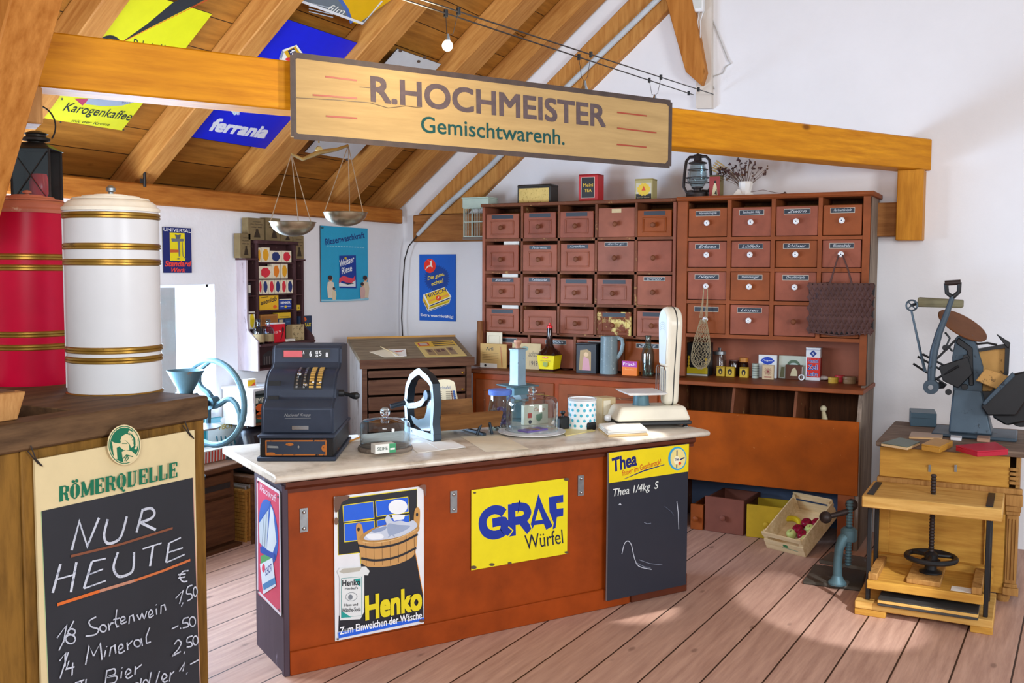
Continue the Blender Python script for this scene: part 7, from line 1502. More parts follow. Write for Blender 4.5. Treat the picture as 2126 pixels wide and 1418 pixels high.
zd = [DZ-0.07]+[DF.fy(860, py, -0.005)[1] for py in (784, 819, 852)]+[0.60, 0.44]
for k in range(5):
    b = MB(DF); b.box(0.045, DW-0.045, -0.012, 0.0, zd[k+1]+0.008, zd[k]-0.008, 'desk_wood'); b.box(0.05, DW-0.05, 0.0, DD-0.03, zd[k+1]+0.01, zd[k]-0.02, 'desk_wood'); d = b.build('drawer', t, bevel=0.003)
    b = MB(DF); zc2 = (zd[k]+zd[k+1])/2; b.box(DW*0.42, DW*0.58, -0.018, -0.012, zc2-0.02, zc2+0.02, 'tin_grey' if k == 5 else 'desk_wood'); b.build('label_holder', d)
    b = MB(DF); b.lathe([(0.004, 0), (0.009, -0.012), (0, -0.016)], 'brass', (DW-0.07, -0.012, zd[k+1]+0.025), 12, 'y'); b.build('knob', d)
b = MB(DF); b.box(0.02, DW-0.02, 0.0, DD-0.02, 0.06, 0.40, 'desk_wood'); b.build('lower_body', t)
DT = Fr(mat=DF.m @ Matrix.Translation((0, -0.02, DZ+0.0012)) @ Matrix.Rotation(math.atan2(ZB-DZ, DD+0.02), 4, 'X'))
P = [DT.fz(x, y, 0) for x, y in ((860, 712), (940, 707), (969, 739), (884, 742))]
t = thing('newspaper', 'yellowed newspaper with red title box lying on the slant desk', 'newspaper', DT, (P[3][0], P[3][1], 0))
b = MB(DT); b.prism(P, 0.0005, 0.004, '#d8bf74', 'z'); b.build('sheet', t)
def qd(u, v): 
    a_ = [P[0][i]*(1-u)+P[1][i]*u for i in (0, 1)]; b_ = [P[3][i]*(1-u)+P[2][i]*u for i in (0, 1)]; return (a_[0]*(1-v)+b_[0]*v, a_[1]*(1-v)+b_[1]*v, 0.0043)
b = MB(DT)
def rq(u0, u1, v0, v1, m, dz=0): b.quad([tuple(Vector(qd(u, v))+Vector((0, 0, dz))) for u, v in ((u0, v1), (u1, v1), (u1, v0), (u0, v0))], m)
rq(0.0, 1, 0, 0.35, '#e2b832'); rq(0.05, 0.32, 0.06, 0.28, '#c8402c', 0.0003); rq(0.09, 0.28, 0.1, 0.24, '#c8b8a8', 0.0006)
for k in range(3): rq(0.42, 0.95, 0.04+k*0.12, 0.09+k*0.12, '#3a3020', 0.0003)
for u0, u1, v0, v1 in ((0.12, 0.3, 0.5, 0.9), (0.32, 0.62, 0.5, 0.92), (0.66, 0.82, 0.46, 0.9)): rq(u0, u1, v0, v1, '#9a8058', 0.0003)
for u, v in ((0.2, 0.6), (0.42, 0.62), (0.54, 0.58), (0.74, 0.55)): rq(u-0.04, u+0.04, v-0.06, v+0.1, '#6a4a38', 0.0006)
b.build('print', t)
for lab, pts, m, dz in (('pale pointed paper sheet on the left of the slant desk', ((767, 731), (808, 724), (840, 741), (798, 742)), 'paper', 0.0004), ('second paper sheet with red writing on the slant desk', ((806, 726), (842, 725), (844, 740), (822, 741)), 'paper_white', 0.0022)):
    P2 = [DT.fz(x, y, 0) for x, y in pts]; b = MB(DT); b.prism(P2, dz, dz+0.0014, m, 'z')
    if dz > 0.001: b.quad([(P2[0][0]*0.7+P2[2][0]*0.3, P2[0][1]*0.7+P2[2][1]*0.3, dz+0.0018), (P2[1][0]*0.8+P2[3][0]*0.2, P2[1][1]*0.8+P2[3][1]*0.2, dz+0.0018), (P2[1][0]*0.6+P2[3][0]*0.4, P2[1][1]*0.6+P2[3][1]*0.4, dz+0.0018), (P2[0][0]*0.55+P2[2][0]*0.45, P2[0][1]*0.55+P2[2][1]*0.45, dz+0.0018)], '#c86a50')
    single(b, 'paper_sheet', lab, 'paper', (P2[0][0], P2[0][1], dz))
p, q = DT.fz(790, 722, 0), DT.fz(827, 740, 0); b = MB(DT); b.cyl((p[0], p[1], 0.0085), (q[0], q[1], 0.0085), 0.004, 'card', 8); single(b, 'pencil', 'thin light wooden stick lying over the papers on the desk', 'pencil', (p[0], p[1], 0.0045))

# ------------------------------------------------------------------ bags hanging on the drawer knobs
kx, kz = (gx[0]+gx[1])/2, (zr[2]+zr[3])/2-0.004   # knob that carries the string bag
f = Fr((kx, RYF-0.022, kz)); t = thing('string_bag', 'beige knotted string bag hanging from a porcelain knob', 'string bag', f, (0, 0, -0.3)); ROOTINV[t.name] = t.matrix_world.inverted()
zb0 = WORLD.fy(1455, 765, RYF-0.04)[1]-kz; hw0 = (WORLD.fy(1480, 700, RYF)[0]-WORLD.fy(1440, 700, RYF)[0])/2; paint('string', '#a89878', 0.9, 0, 0.2, 40)
off = WORLD.fy(1459, 720, RYF)[0]-kx
b = MB(f); nn, mm = 16, 20; zt_h = zb0*0.40
def bagpt(i, j):
    u = j/mm; rr = hw0*(0.30+0.72*math.sin(min(1, u*1.25)*math.pi/2))*(1 if u < 0.75 else math.sqrt(max(0.02, 1-((u-0.75)/0.25)**2)))
    a_ = 2*math.pi*(i/nn)+0.15*math.sin(j*1.3); return (off*u*0.9+rr*math.cos(a_), -0.012-0.028+rr*0.42*math.sin(a_)*0.6, zt_h+(zb0-zt_h)*u+0.004*math.sin(i*2.3+j))
for s_ in (0, 1):
    for i in range(0, nn):
        pts = []
        for j in range(mm+1):
            pts.append(bagpt(i+(0.5 if j % 2 else 0)*(1 if s_ else -1), j))
        b.tube(pts, 0.0013, 'string', 4)
b.build('net', t)
for s_ in (-1, 1):
    b = MB(f)
    for k in range(3): b.tube([(0.012*s_, 0, 0.004), (s_*(0.012+0.004*k), -0.012, zt_h*0.5), (off*0.1+s_*hw0*(0.15+0.12*k), -0.035, zt_h+0.01)], 0.0018, 'string', 5)
    b.build('handle', t)
# woven leather bag
kx, kz = (gx[3]+0.016+RX1-0.052)/2, (zr[1]+zr[2])/2-0.004
yb_ = RYF-0.075; L = lambda px, py: WORLD.fy(px, py, yb_)
worn('leather_brown', '#5c3f3a', '#3a3038', 0.5, 0.58, 6, grain=0.3); paint('leather_dark', '#231a1c', 0.7)
poly = [L(*p) for p in ((1678, 588), (1720, 586), (1748, 592), (1790, 592), (1816, 588), (1812, 640), (1812, 690), (1742, 697), (1678, 688), (1680, 640))]
f = Fr((kx, yb_, kz)); t = thing('woven_bag', 'brown bag of woven leather patches hanging from the right hand knob', 'bag', WORLD, (kx, yb_, poly[7][1]))
b = MB(); b.prism(poly, yb_, yb_+0.05, 'leather_dark'); b.build('lining', t, bevel=0.01)
b = MB(); xl, xr = poly[0][0], poly[4][0]; zt5, zb5 = poly[0][1], poly[8][1]; nx, nz = 13, 9
for j in range(nz):
    for i in range(nx):
        cx_ = xl+(xr-xl)*(i+0.5+(0.5 if j % 2 else 0))/nx; cz_ = zb5+(zt5-zb5)*(j+0.5)/nz
        if cx_ > xr-0.006: continue
        dx, dz = (xr-xl)/nx*0.70, (zt5-zb5)/nz*0.98; bulge = -0.012*math.cos((cx_-(xl+xr)/2)/(xr-xl)*2.6)
        y_ = yb_-0.004+bulge
        y_ -= 0.003*(j % 3); tip = (cx_, y_-0.008, cz_-dz*0.15)
        b.add([(cx_-dx, y_+0.004, cz_), (cx_, y_, cz_-dz), (cx_+dx, y_+0.004, cz_), (cx_, y_+0.002, cz_+dz*0.75), tip], [(0, 1, 4), (1, 2, 4), (2, 3, 4), (3, 0, 4)], 'leather_brown')
b.build('woven_patches', t, smooth=0)
b = MB(); b.tube([(poly[i][0], yb_-0.006, poly[i][1]) for i in (8, 7, 6)], 0.006, 'leather_brown', 6); b.build('bottom_edging', t)
b = MB(); b.tube([(xl, yb_-0.004, zt5), ((xl+xr)/2, yb_-0.012, zt5-0.004), (xr, yb_-0.004, zt5)], 0.005, 'leather_brown', 6); b.build('top_edging', t)
for px in (1724, 1768):
    x, z = L(px, 590); b = MB(); b.tube([(kx+(0.012 if px > 1745 else -0.012), RYF-0.03, kz-0.004), (x+(kx-x)*0.35, yb_+0.02, z+(kz-z)*0.5), (x, yb_-0.004, z+0.01), (x, yb_-0.008, z-0.03)], [0.005, 0.005, 0.007, 0.009], 'leather_brown', 8); b.build('handle', t)

# ------------------------------------------------------------------ on the floor under the bins
worn('crate_red', '#7a4638', '#a8765c', 0.6, 0.66, 12); worn('crate_yellow', '#b89420', '#7a6420', 0.6, 0.66, 8); wood('crate_pale', '#c0a070', '#e2caa0', 0, 4, 0.75, False)
def loose_drawer(label, fl, fr_, top, mat, rz, depth=0.36):
    x0, y0 = WORLD.fz(*fl, 0.0); x1, y1 = WORLD.fz(*fr_, 0.0); f = Fr((x0, y0, 0.0006), math.atan2(y1-y0, x1-x0) if rz is None else R(rz)); w = math.hypot(x1-x0, y1-y0); h = f.fy((fl[0]+fr_[0])/2, top, 0)[1]
    t = thing('loose_drawer', label, 'drawer', f, (w/2, depth/2, 0), 'loose drawers standing under the bins')
    b = MB(f); b.box(0, w, 0, 0.018, 0, h, mat); b.build('front', t, bevel=0.003)
    for x in (0.004, w-0.016): b = MB(f); b.box(x, x+0.012, 0.018, depth, 0, h-0.012, 'cab_inner' if mat == 'crate_yellow' else mat); b.build('side_board', t)
    b = MB(f); b.box(0.016, w-0.016, depth-0.012, depth, 0, h-0.012, mat); b.build('back_board', t); b = MB(f); b.box(0.016, w-0.016, 0.018, depth-0.012, 0.004, 0.012, 'cab_inner'); b.build('bottom', t)
    b = MB(f); b.lathe([(0.009, 0), (0.008, -0.012), (0.019, -0.02), (0.02, -0.03), (0.012, -0.036), (0, -0.037)], mat, (w*0.5, 0, h*0.45), 16, 'y'); b.build('knob', t)
    return f, w, h
loose_drawer('red-brown loose drawer half hidden at the left under the bins', (1433, 1098), (1459, 1101), 1047, 'cab_orange', 0, 0.3)
loose_drawer('red-brown open drawer standing on the floor beside the yellow one', (1462, 1101), (1543, 1113), 1034, 'crate_red', None)
loose_drawer('yellow painted open drawer standing on the floor under the bins', (1549, 1114), (1634, 1124), 1051, 'crate_yellow', None, 0.3)
# fruit crate, tilted towards the room
x0, y0 = WORLD.fz(1592, 1137, 0.0); cr0 = Fr((x0, y0, 0.0), R(-22)); CR_ = Fr(mat=cr0.m @ Matrix.Translation((0, 0, 0.001)) @ Matrix.Rotation(R(30), 4, 'X')); w, dp, h = 0.285, 0.40, 0.13
t = thing('fruit_crate', 'pale wooden fruit crate tilted forward with apples on the floor', 'crate', CR_, (w/2, 0, 0))
b = MB(CR_); b.box(0, w, 0, 0.008, 0, h*0.55, 'crate_pale'); b.box(0, w, 0.0, 0.008, h*0.78, h, 'crate_pale'); b.build('front_board', t)
b = MB(CR_); b.box(0, w, dp-0.008, dp, 0, h*0.55, 'crate_pale'); b.box(0, w, dp-0.008, dp, h*0.72, h+0.01, 'crate_pale'); b.build('back_board', t)
for x in (0.0, w-0.008):
    b = MB(CR_); b.box(x, x+0.008, 0.008, dp-0.008, 0, h*0.9, 'crate_pale'); b.build('side_board', t)
b = MB(CR_); b.box(0.008, w-0.008, 0.008, dp-0.008, 0, 0.006, 'crate_pale'); b.build('bottom', t)
for x in (0.008, w-0.028):
    for y in (0.008, dp-0.028): b = MB(CR_); b.prism([(x, y), (x+0.02, y), (x+0.02 if x > 0.1 else x, y+0.02), (x if x < 0.1 else x+0.02, y+0.02)], 0.006, h+0.004, 'crate_pale', 'z'); b.build('corner_post', t)
b = MB(CR_); b.y0 = -0.0006; b.text('Obst', (w*0.4, h*0.2), (w*0.85, h*0.2), (w*0.4, h*0.4), '#5a7a5a', 0.0) if False else b.fill(arc(w*0.55, h*0.42, 0.02, 0.012, 0, 360, 10), '#3a7a4a'); b.stroke([(w*0.45, h*0.3), (w*0.85, h*0.26)], 0.006, '#8a9a7a'); b.build('stencil', t)
worn('apple_red', '#8c1430', '#c8443a', 0.25, 0.66, 9); worn('apple_green', '#c4cc7a', '#e0e0a8', 0.3, 0.55, 9); paint('banana', '#d8c020', 0.4)
ap = [(1657, 1100, 'r', 'dark red apple at the middle left of the fruit crate'), (1675, 1087, 'r', 'dark red apple uppermost beside the yellow banana'), (1697, 1087, 'r', 'dark red apple at the right rim of the fruit crate'), (1667, 1112, 'r', 'dark red apple lowest at the front board'), (1682, 1098, 'g', 'pale green apple with stalk in the middle of the crate'), (1643, 1108, 'g', 'pale green apple at the left front of the crate'), (1690, 1112, 'g', 'pale green apple at the right front of the crate'), (1679, 1122, 'g', 'small green apple peeping over the front board')]
for px, py, c, lab in ap:
    r = 0.036 if c == 'r' else 0.033; x, y = CR_.fz(px, py, 0.04); x = min(max(x, 0.05), w-0.05); y = min(max(y, 0.055), dp-0.06)
    f = CR_.sub((x, y, 0.0066)); tt = thing('apple', lab, 'apple', f, (0, 0, 0), 'apples in the fruit crate')
    b = MB(f); b.lathe([(r*p, r*q) for p, q in ((0.0, 0.14), (0.2, 0.06), (0.55, 0.08), (0.85, 0.45), (1.0, 0.95), (0.92, 1.4), (0.65, 1.68), (0.3, 1.72), (0.1, 1.6), (0, 1.5))], 'apple_red' if c == 'r' else 'apple_green', n=20); b.build('flesh', tt, smooth=80)
    b = MB(f); b.tube([(0, 0, r*1.5), (0.002, 0.002, r*1.7), (0.006, 0.003, r*1.95)], 0.0016, 'brown_wood', 5); b.build('stalk', tt)
x, y = CR_.fz(1648, 1088, 0.03); f = CR_.sub((max(x, 0.05), min(y, dp-0.08), 0.0066)); b = MB(f); b.tube([(0.07*math.cos(R(q))-0.03, 0.07*math.sin(R(q))-0.02, 0.02) for q in range(20, 171, 15)], [0.006, 0.014, 0.017, 0.019, 0.019, 0.019, 0.019, 0.018, 0.016, 0.012, 0.006], 'banana', 8); single(b, 'banana', 'yellow banana behind the apples in the crate', 'banana', (0, 0, 0))
# iron copying press with plates on the floor
slate = paint('slate', '#3c3a38', 0.6, 0, 0.3, 10); worn('press_plate', '#565048', '#8a9098', 0.5, 0.60, 8)
def plank(name, label, cat, pts, z0, z1, m, **k):
    P = [WORLD.fz(x, y, z0) for x, y in pts]; b = MB(); b.prism(P, z0+0.0006, z1, m, 'z'); return single(b, name, label, cat, (P[0][0], P[0][1], z0+0.0006), bevel=0.006, **k)
plank('press_board', 'lower dark slate board on the floor under the iron press', 'board', ((1666, 1213), (1788, 1229), (1800, 1192), (1690, 1178)), 0.0, 0.022, 'press_plate')
ix, iy = WORLD.fz(1738, 1212, 0.024); f = Fr((ix, iy, 0.0226), R(-8)); q_ = lambda py: f.fy(1738, py, 0)[1]
t = thing('copying_press', 'grey-blue iron screw press with a ball-ended bar standing on slate boards', 'press', f)
b = MB(f); b.lathe([(0.05, 0), (0.05, 0.010), (0.034, 0.03), (0.026, 0.05)], 'iron_blue', (0, 0, 0), 20); b.build('foot', t)
zt6, zs6, zn6 = q_(1120), q_(1040), q_(1112)
b = MB(f); b.tube([(0, 0, 0.04), (0.0, 0, zt6*0.5), (0.004, 0.005, zt6*0.8), (0.018, 0.02, zt6*1.0), (0.035, 0.04, zt6*1.08)], [0.026, 0.024, 0.025, 0.03, 0.032], 'iron_blue', 14); b.build('arm', t)
cx_, cy_ = 0.042, 0.05
b = MB(f); b.lathe([(0.040, zt6*0.96), (0.044, zt6*1.0), (0.044, zt6*1.2), (0.03, zt6*1.26)], 'iron_blue', (cx_, cy_, 0), 18); b.build('nut', t)
zA = q_(1062)
b = MB(f); k_ = 22
for i in range(k_): z = 0.10+(zs6-0.10)*i/k_; b.lathe([(0.014, z), (0.019, z+(zs6-0.10)/k_*0.5), (0.014, z+(zs6-0.10)/k_)], 'iron_blue', (cx_, cy_, 0), 12)
b.build('screw', t)
b = MB(f); b.box(cx_-0.16, cx_+0.13, cy_-0.01, cy_+0.20, 0.085, 0.108, 'press_plate'); b.build('pressing_plate', t, bevel=0.005)
bx = [f.fy(1714, 1074, cy_-0.07), f.fy(1768, 1048, cy_+0.09)]
b = MB(f); b.tube([(bx[0][0], cy_-0.07, bx[0][1]), (cx_, cy_, zA), (bx[1][0], cy_+0.09, bx[1][1])], [0.012, 0.018, 0.012], 'lantern_iron', 12); bar = b.build('bar', t)
for (x, z), yy in ((bx[0], cy_-0.07), (bx[1], cy_+0.09)): b = MB(f); b.ball((x, yy, z), 0.034, 'lantern_iron', 18); b.build('ball', bar)

# ------------------------------------------------------------------ chest with the printing press, bookbinder's press in front
wood('pine_dark', '#a8712c', '#d2a048', 0, 3.5, 0.5); wood('pine', '#b8843c', '#e0b468', 0, 3.5, 0.55); wood('chest_top_wood', '#5a4a40', '#8c7868', 0, 4, 0.7); wood('carved', '#86592a', '#b88a4e', 2, 5, 0.55); paint('press_black', '#1c1d20', 0.45, 0.2, 0.2, 20)
CY = 5.80; (cx0, cz) = WORLD.fy(1827, 935, CY); cx1 = WORLD.fy(2118, 985, CY)[0]; cz = WORLD.fy(1827, 916, CY-0.03)[1]; CD = 0.82
HF = Fr((cx0, CY, 0)); w = cx1-cx0
t = thing('carved_chest', 'old honey coloured wooden chest with a worn grey top against the gable wall', 'chest', HF, (w/2, CD/2, 0))
b = MB(HF); b.box(-0.02, w+0.025, -0.03, CD, cz-0.03, cz, 'chest_top_wood'); b.build('top', t, bevel=0.008, seg=2)
zU, zM = cz-0.03, HF.fy(1900, 995, 0)[1]
b = MB(HF); b.box(0, w-0.05, 0.0, 0.02, zM, zU, 'pine_dark'); b.build('upper_front', t, bevel=0.003)
b = MB(HF); b.box(-0.01, w+0.015, -0.018, 0.02, zM-0.03, zM, 'carved'); b.build('moulding', t, bevel=0.006, seg=2)
for px in (1930, 1984): x, z = HF.fy(px, 972, -0.004); b = MB(HF); b.box(x-0.006, x+0.006, -0.006, 0, z-0.02, z+0.018, 'tin_grey'); b.cyl((x, -0.006, z+0.012), (x, -0.014, z+0.012), 0.006, 'tin_grey', 8); b.build('latch', t)
b = MB(HF); b.box(0.0, w, 0.008, 0.02, 0.05, zM-0.03, 'pine_dark'); b.build('front_panel', t)
for x0, x1, z0, z1 in ((0, 0.06, 0.05, zM-0.03), (w-0.16, w-0.06, 0.05, zM-0.03), (0.06, w-0.16, zM-0.07, zM-0.03), (0.06, w-0.16, 0.05, 0.16)): b = MB(HF); b.box(x0, x1, -0.006, 0.008, z0, z1, 'pine_dark'); b.build('panel_frame', t, bevel=0.004)
b = MB(HF); 
for z0, z1, e in ((0.05, 0.09, 0.014), (0.09, 0.11, 0.006), (0.11, zM-0.14, 0.0), (zM-0.14, zM-0.12, 0.008), (zM-0.12, zM-0.09, 0.012), (zM-0.09, zM-0.03, 0.018)): b.box(w-0.055-e*0.5, w+e, -0.012-e, 0.008, z0, z1, 'carved')
for k in range(3): b.box(w-0.045+k*0.016, w-0.039+k*0.016, -0.018, -0.012, 0.13, zM-0.16, 'carved')
b.build('carved_pilaster', t, bevel=0.003)
b = MB(HF); 
for k in range(4): b.box(w-0.05, w+0.0-0.005*(k % 2), -0.01, 0.0, zM+0.02+k*0.024, zM+0.038+k*0.024, 'carved')
b.build('carved_corner', t, bevel=0.003)
for x in (0, w-0.02): b = MB(HF); b.box(x, x+0.02, 0.02, CD-0.02, 0.05, zU, 'carved'); b.build('side_panel', t)
b = MB(HF); b.box(0, w, CD-0.02, CD, 0.05, zU, 'carved'); b.build('back_panel', t)
for x in (0.03, w-0.09):
    for y in (0.02, CD-0.09): b = MB(HF); b.lathe([(0.03, 0), (0.036, 0.02), (0.028, 0.05)], 'carved', (x+0.03, y+0.03, 0), 14); b.build('foot', t)
# bookbinder's press
BY_ = 5.24; X = lambda px, py=1200, y=BY_: WORLD.fy(px, py, y)[0]; Zf = lambda px, py, y=BY_: WORLD.fy(px, py, y)[1]
bx0, bx1 = X(1774, 1260), X(2061, 1310); tx0, tx1 = X(1789, 1040), X(2081, 1075)
zTt, zTb = Zf(1790, 1028), Zf(1790, 1053); zb1, zb0 = Zf(1774, 1246), Zf(1774, 1262)
PR = Fr((bx0, BY_, 0)); t = thing('bookbinding_press', 'pale wooden bookbinding press with black iron posts and a hand wheel', 'press', PR, ((bx1-bx0)/2, 0.25, 0))
xx = lambda v: v-bx0
b = MB(PR); b.box(0, bx1-bx0, 0, 0.47, zb0, zb1, 'pine'); b.build('base_board', t, bevel=0.004)
for x in (0.0, bx1-bx0-0.10): b = MB(PR); b.box(x+0.0, x+0.10+0.05*(x == 0), 0.0, 0.40, 0, zb0, 'pine_dark'); b.build('foot_batten', t, bevel=0.003)
b = MB(PR); b.box(xx(tx0), xx(tx1), 0.0, 0.40, zTb, zTt, 'pine'); b.build('top_board', t, bevel=0.005)
for x in (xx(X(1803, 1100)), xx(X(2052, 1100))):
    for y in (0.035, 0.30): b = MB(PR); b.box(x-0.011, x+0.011, y, y+0.028, zb1, zTb, 'press_black'); b.build('post', t, bevel=0.003)
    b = MB(PR); b.box(x-0.016, x+0.016, 0.03, 0.35, zTt, zTt+0.006, 'press_black'); b.build('strap', t)
zp1, zp0 = Zf(1800, 1204), Zf(1800, 1222); px0, px1 = xx(X(1799, 1210)), xx(X(2042, 1240))
b = MB(PR); b.box(px0, px1, 0.0, 0.40, zp0, zp1, 'pine_dark'); pl = b.build('platen_board', t, bevel=0.004)
b = MB(PR); b.box(px0-0.03, px1+0.03, 0.38, 0.43, zp0-0.005, zp1+0.04, 'pine_dark'); b.build('rear_batten', pl)
for x in (px0+0.0, px1-0.06): b = MB(PR); b.box(x+0.005, x+0.05, 0.01, 0.37, zp1, zp1+0.035, 'carved'); b.build('side_batten', pl, bevel=0.003)
sxx = xx(X(1938, 1000)); mxx = (px0+px1)/2; sy = 0.2
sxx = PR.fy(1937, 1040, sy)[0]; zw = PR.fy(1926, 1156, sy)[1]; ztop_s = PR.fy(1939, 985, sy)[1]
b = MB(PR); b.box(sxx-0.10, sxx+0.06, 0.04, 0.36, zp1, zp1+0.026, 'carved'); b.build('pressure_block', pl, bevel=0.004)
b = MB(PR); n_ = 30
for i in range(n_): z = zp1+0.05+(ztop_s-zp1-0.05)*i/n_; d_ = (ztop_s-zp1-0.05)/n_; b.lathe([(0.011, z), (0.0145, z+d_*0.5), (0.011, z+d_)], 'lantern_iron', (sxx, sy, 0), 12)
b.build('screw', t)
b = MB(PR); b.lathe([(0.055, zp1+0.027), (0.055, zp1+0.035), (0.03, zp1+0.045), (0.028, zw-0.02), (0.045, zw-0.012)], 'press_black', (sxx, sy, 0), 24); b.build('screw_foot', t)
rw2 = PR.fy(1979, 1156, sy)[0]-PR.fy(1927, 1156, sy)[0]
b = MB(PR); b.tube([(sxx+rw2*math.cos(R(q)), sy+rw2*math.sin(R(q)), zw) for q in range(0, 360, 10)], 0.014, 'press_black', 10, True); wh = b.build('hand_wheel', t)
for k in range(3): b = MB(PR); a_ = R(30+120*k); b.tube([(sxx+0.02*math.cos(a_), sy+0.02*math.sin(a_), zw+0.01), (sxx+rw2*math.cos(a_), sy+rw2*math.sin(a_), zw)], 0.010, 'press_black', 8); b.build('spoke', wh)
b = MB(PR); b.lathe([(0.032, zw-0.012), (0.034, zw+0.018), (0.02, zw+0.03)], 'press_black', (sxx, sy, 0), 20); b.build('hub', wh)
x0, x1 = PR.fy(1974, 1212, 0.02)[0], PR.fy(2019, 1222, 0.02)[0]; b = MB(PR); b.box(x0, x1, 0.02, 0.10, zp1+0.0006, zp1+0.0016, 'paper_white'); single(b, 'paper_note', 'small white note lying on the bookbinding press', 'note', (x0, 0.02, zp1+0.0006))
x0, x1 = PR.fy(1822, 1262, -0.02)[0], PR.fy(2031, 1292, -0.02)[0]; b = MB(PR); b.box(x0, x1, -0.035, 0.36, zb1+0.0006, zb1+0.014, 'slate'); b.box(x0, x1, -0.036, 0.36, zb1+0.014, zb1+0.030, 'pine'); b.box(x0, x1, -0.035, 0.36, zb1+0.030, zb1+0.036, 'slate'); single(b, 'pressing_board', 'grey covered pressing board in the bottom of the bookbinding press', 'board', (x0, 0, zb1+0.0006), bevel=0.003)
# things on the chest top
TC = cz; CT = WORLD
def onchest(name, label, cat, l, r, bot, top, depth, mat, rz=0, part='box', bev=0.003):
    return boxy(name, label, cat, CT, TC, l, r, bot, top, depth, mat, part, None, R(rz), bev)
t, f, w_, h_, a = onchest('tin_box', 'blue-grey flat tin box beside the foot of the printing press', 'box', 1890, 1944, 886, 858, 0.22, '#46606e', 8); a.stroke([(-w_*0.5, h_*0.62), (w_*0.5, h_*0.62)], 0.002, '#2a3a44'); a.build('lid_line', t)
def slab(name, label, cat, pts, z0, z1, m, edge=None):
    P = [WORLD.fz(x, y, z0) for x, y in pts]; f = Fr((P[0][0], P[0][1], z0+0.0006)); t = thing(name, label, cat, f); Q = [(p[0]-P[0][0], p[1]-P[0][1]) for p in P]
    b = MB(f); b.prism(Q, 0.0, (z1-z0)*0.75, edge or m, 'z'); b.build('body', t, bevel=0.002); b = MB(f); b.prism(Q, (z1-z0)*0.75+0.0004, z1-z0, m, 'z'); b.build('cover', t, bevel=0.001)
    return t
slab('old_book', 'grey-green book with cream edges at the left corner of the chest top', 'book', ((1829, 926), (1884, 935), (1910, 924), (1868, 915)), TC, TC+0.018, '#5c685c', '#d8b88a')
slab('card_box', 'yellow-brown flat box in front of the printing press', 'box', ((1913, 935), (1951, 941), (1978, 928), (1940, 922)), TC, TC+0.034, '#b8842c')
slab('card_box', 'bright red flat box at the right front of the chest top', 'box', ((1984, 936), (2029, 949), (2093, 945), (2066, 929)), TC, TC+0.03, '#b81f38')
slab('wood_strips', 'bundle of thin wooden strips behind the yellow-brown box', 'wood', ((1887, 911), (1956, 914), (1958, 905), (1892, 901)), TC, TC+0.014, '#a88a70', '#c8a070')
slab('price_tag', 'little white tag standing on the chest top before the press', 'tag', ((1973, 914), (1996, 916), (1997, 911), (1974, 909)), TC, TC+0.016, '#e6e6ea')
slab('wood_offcut', 'small pale wooden offcut behind the red box', 'wood', ((2028, 917), (2055, 919), (2056, 912), (2029, 911)), TC, TC+0.02, '#b08a72')
# printing press
worn('press_grey', '#4c5a66', '#2c3036', 0.45, 0.60, 14, metal=0.3); worn('rust', '#74482c', '#5a3620', 0.7, 0.6, 30); wood('roller_wood', '#5a5440', '#8a8468', 0, 4, 0.7, False)
PY = 6.25; pf = lambda px, py, y=PY: WORLD.fy(px, py, y)
x0, z0 = pf(2020, 905); f = Fr((x0, PY, TC+0.0006)); t = thing('printing_press', 'dark grey iron platen printing press with a long lever and rusty ink disc', 'printing press', f)
def PP(name, pts, y0, y1, m, parent=None, bev=0.004):
    b = MB(); b.prism([pf(x, y, (y0+y1)/2) for x, y in pts], y0, y1, m); return b.build(name, parent or t, bevel=bev)
zz = lambda p: max(pf(*p)[1], TC+0.001)
b = MB(); xl, xr = pf(1938, 895)[0], pf(2112, 905)[0]; b.box(xl, xr, PY-0.16, PY+0.2, TC+0.0008, TC+0.02, 'press_grey'); b.build('bed_plate', t, bevel=0.006)
b = MB(); a0, a1, b0, b1 = pf(1972, 880)[0], pf(2062, 880)[0], pf(1980, 800)[0], pf(2040, 800)[0]; zc3 = pf(2010, 806)[1]
b.hexa([(a0, PY-0.10, TC+0.02), (a1, PY-0.10, TC+0.02), (a1, PY+0.12, TC+0.02), (a0, PY+0.12, TC+0.02), (b0, PY-0.05, zc3), (b1, PY-0.05, zc3), (b1, PY+0.07, zc3), (b0, PY+0.07, zc3)], 'press_grey'); b.build('pedestal', t, bevel=0.01, seg=2)
PP('column', ((1980, 815), (2040, 815), (2042, 760), (2022, 695), (2000, 690), (1985, 700), (1978, 740)), PY-0.05, PY+0.06, 'press_grey')
PP('shoulder', ((1950, 760), (2010, 740), (2020, 775), (1990, 805), (1958, 790)), PY-0.08, PY-0.03, 'press_black')
b = MB(); pts = [(1933, 803), (1934, 770), (1939, 730), (1950, 690), (1966, 650), (1978, 615)]; yl = PY-0.17
b.tube([(pf(x, y, yl)[0], yl, pf(x, y, yl)[1]) for x, y in pts], [0.02, 0.022, 0.022, 0.019, 0.016, 0.013], 'press_grey', 12); lev = b.build('lever', t)
x, z = pf(1933, 803, yl); b = MB(); b.lathe([(0.040, -0.022), (0.042, -0.01), (0.042, 0.02), (0.03, 0.025)], 'press_grey', (x, yl, z), 24, 'y'); b.lathe([(0.014, -0.03), (0.014, -0.02)], 'chrome', (x, yl, z), 14, 'y'); b.cyl((x, yl+0.02, z), (x+0.05, PY-0.05, z), 0.02, 'press_black'); b.build('pivot', t)
b = MB(); P = [(pf(*p, yl)[0], yl, pf(*p, yl)[1]) for p in ((1966, 600), (1964, 590), (1967, 585))]; gl, gr = pf(1964, 588, yl), pf(1992, 586, yl)
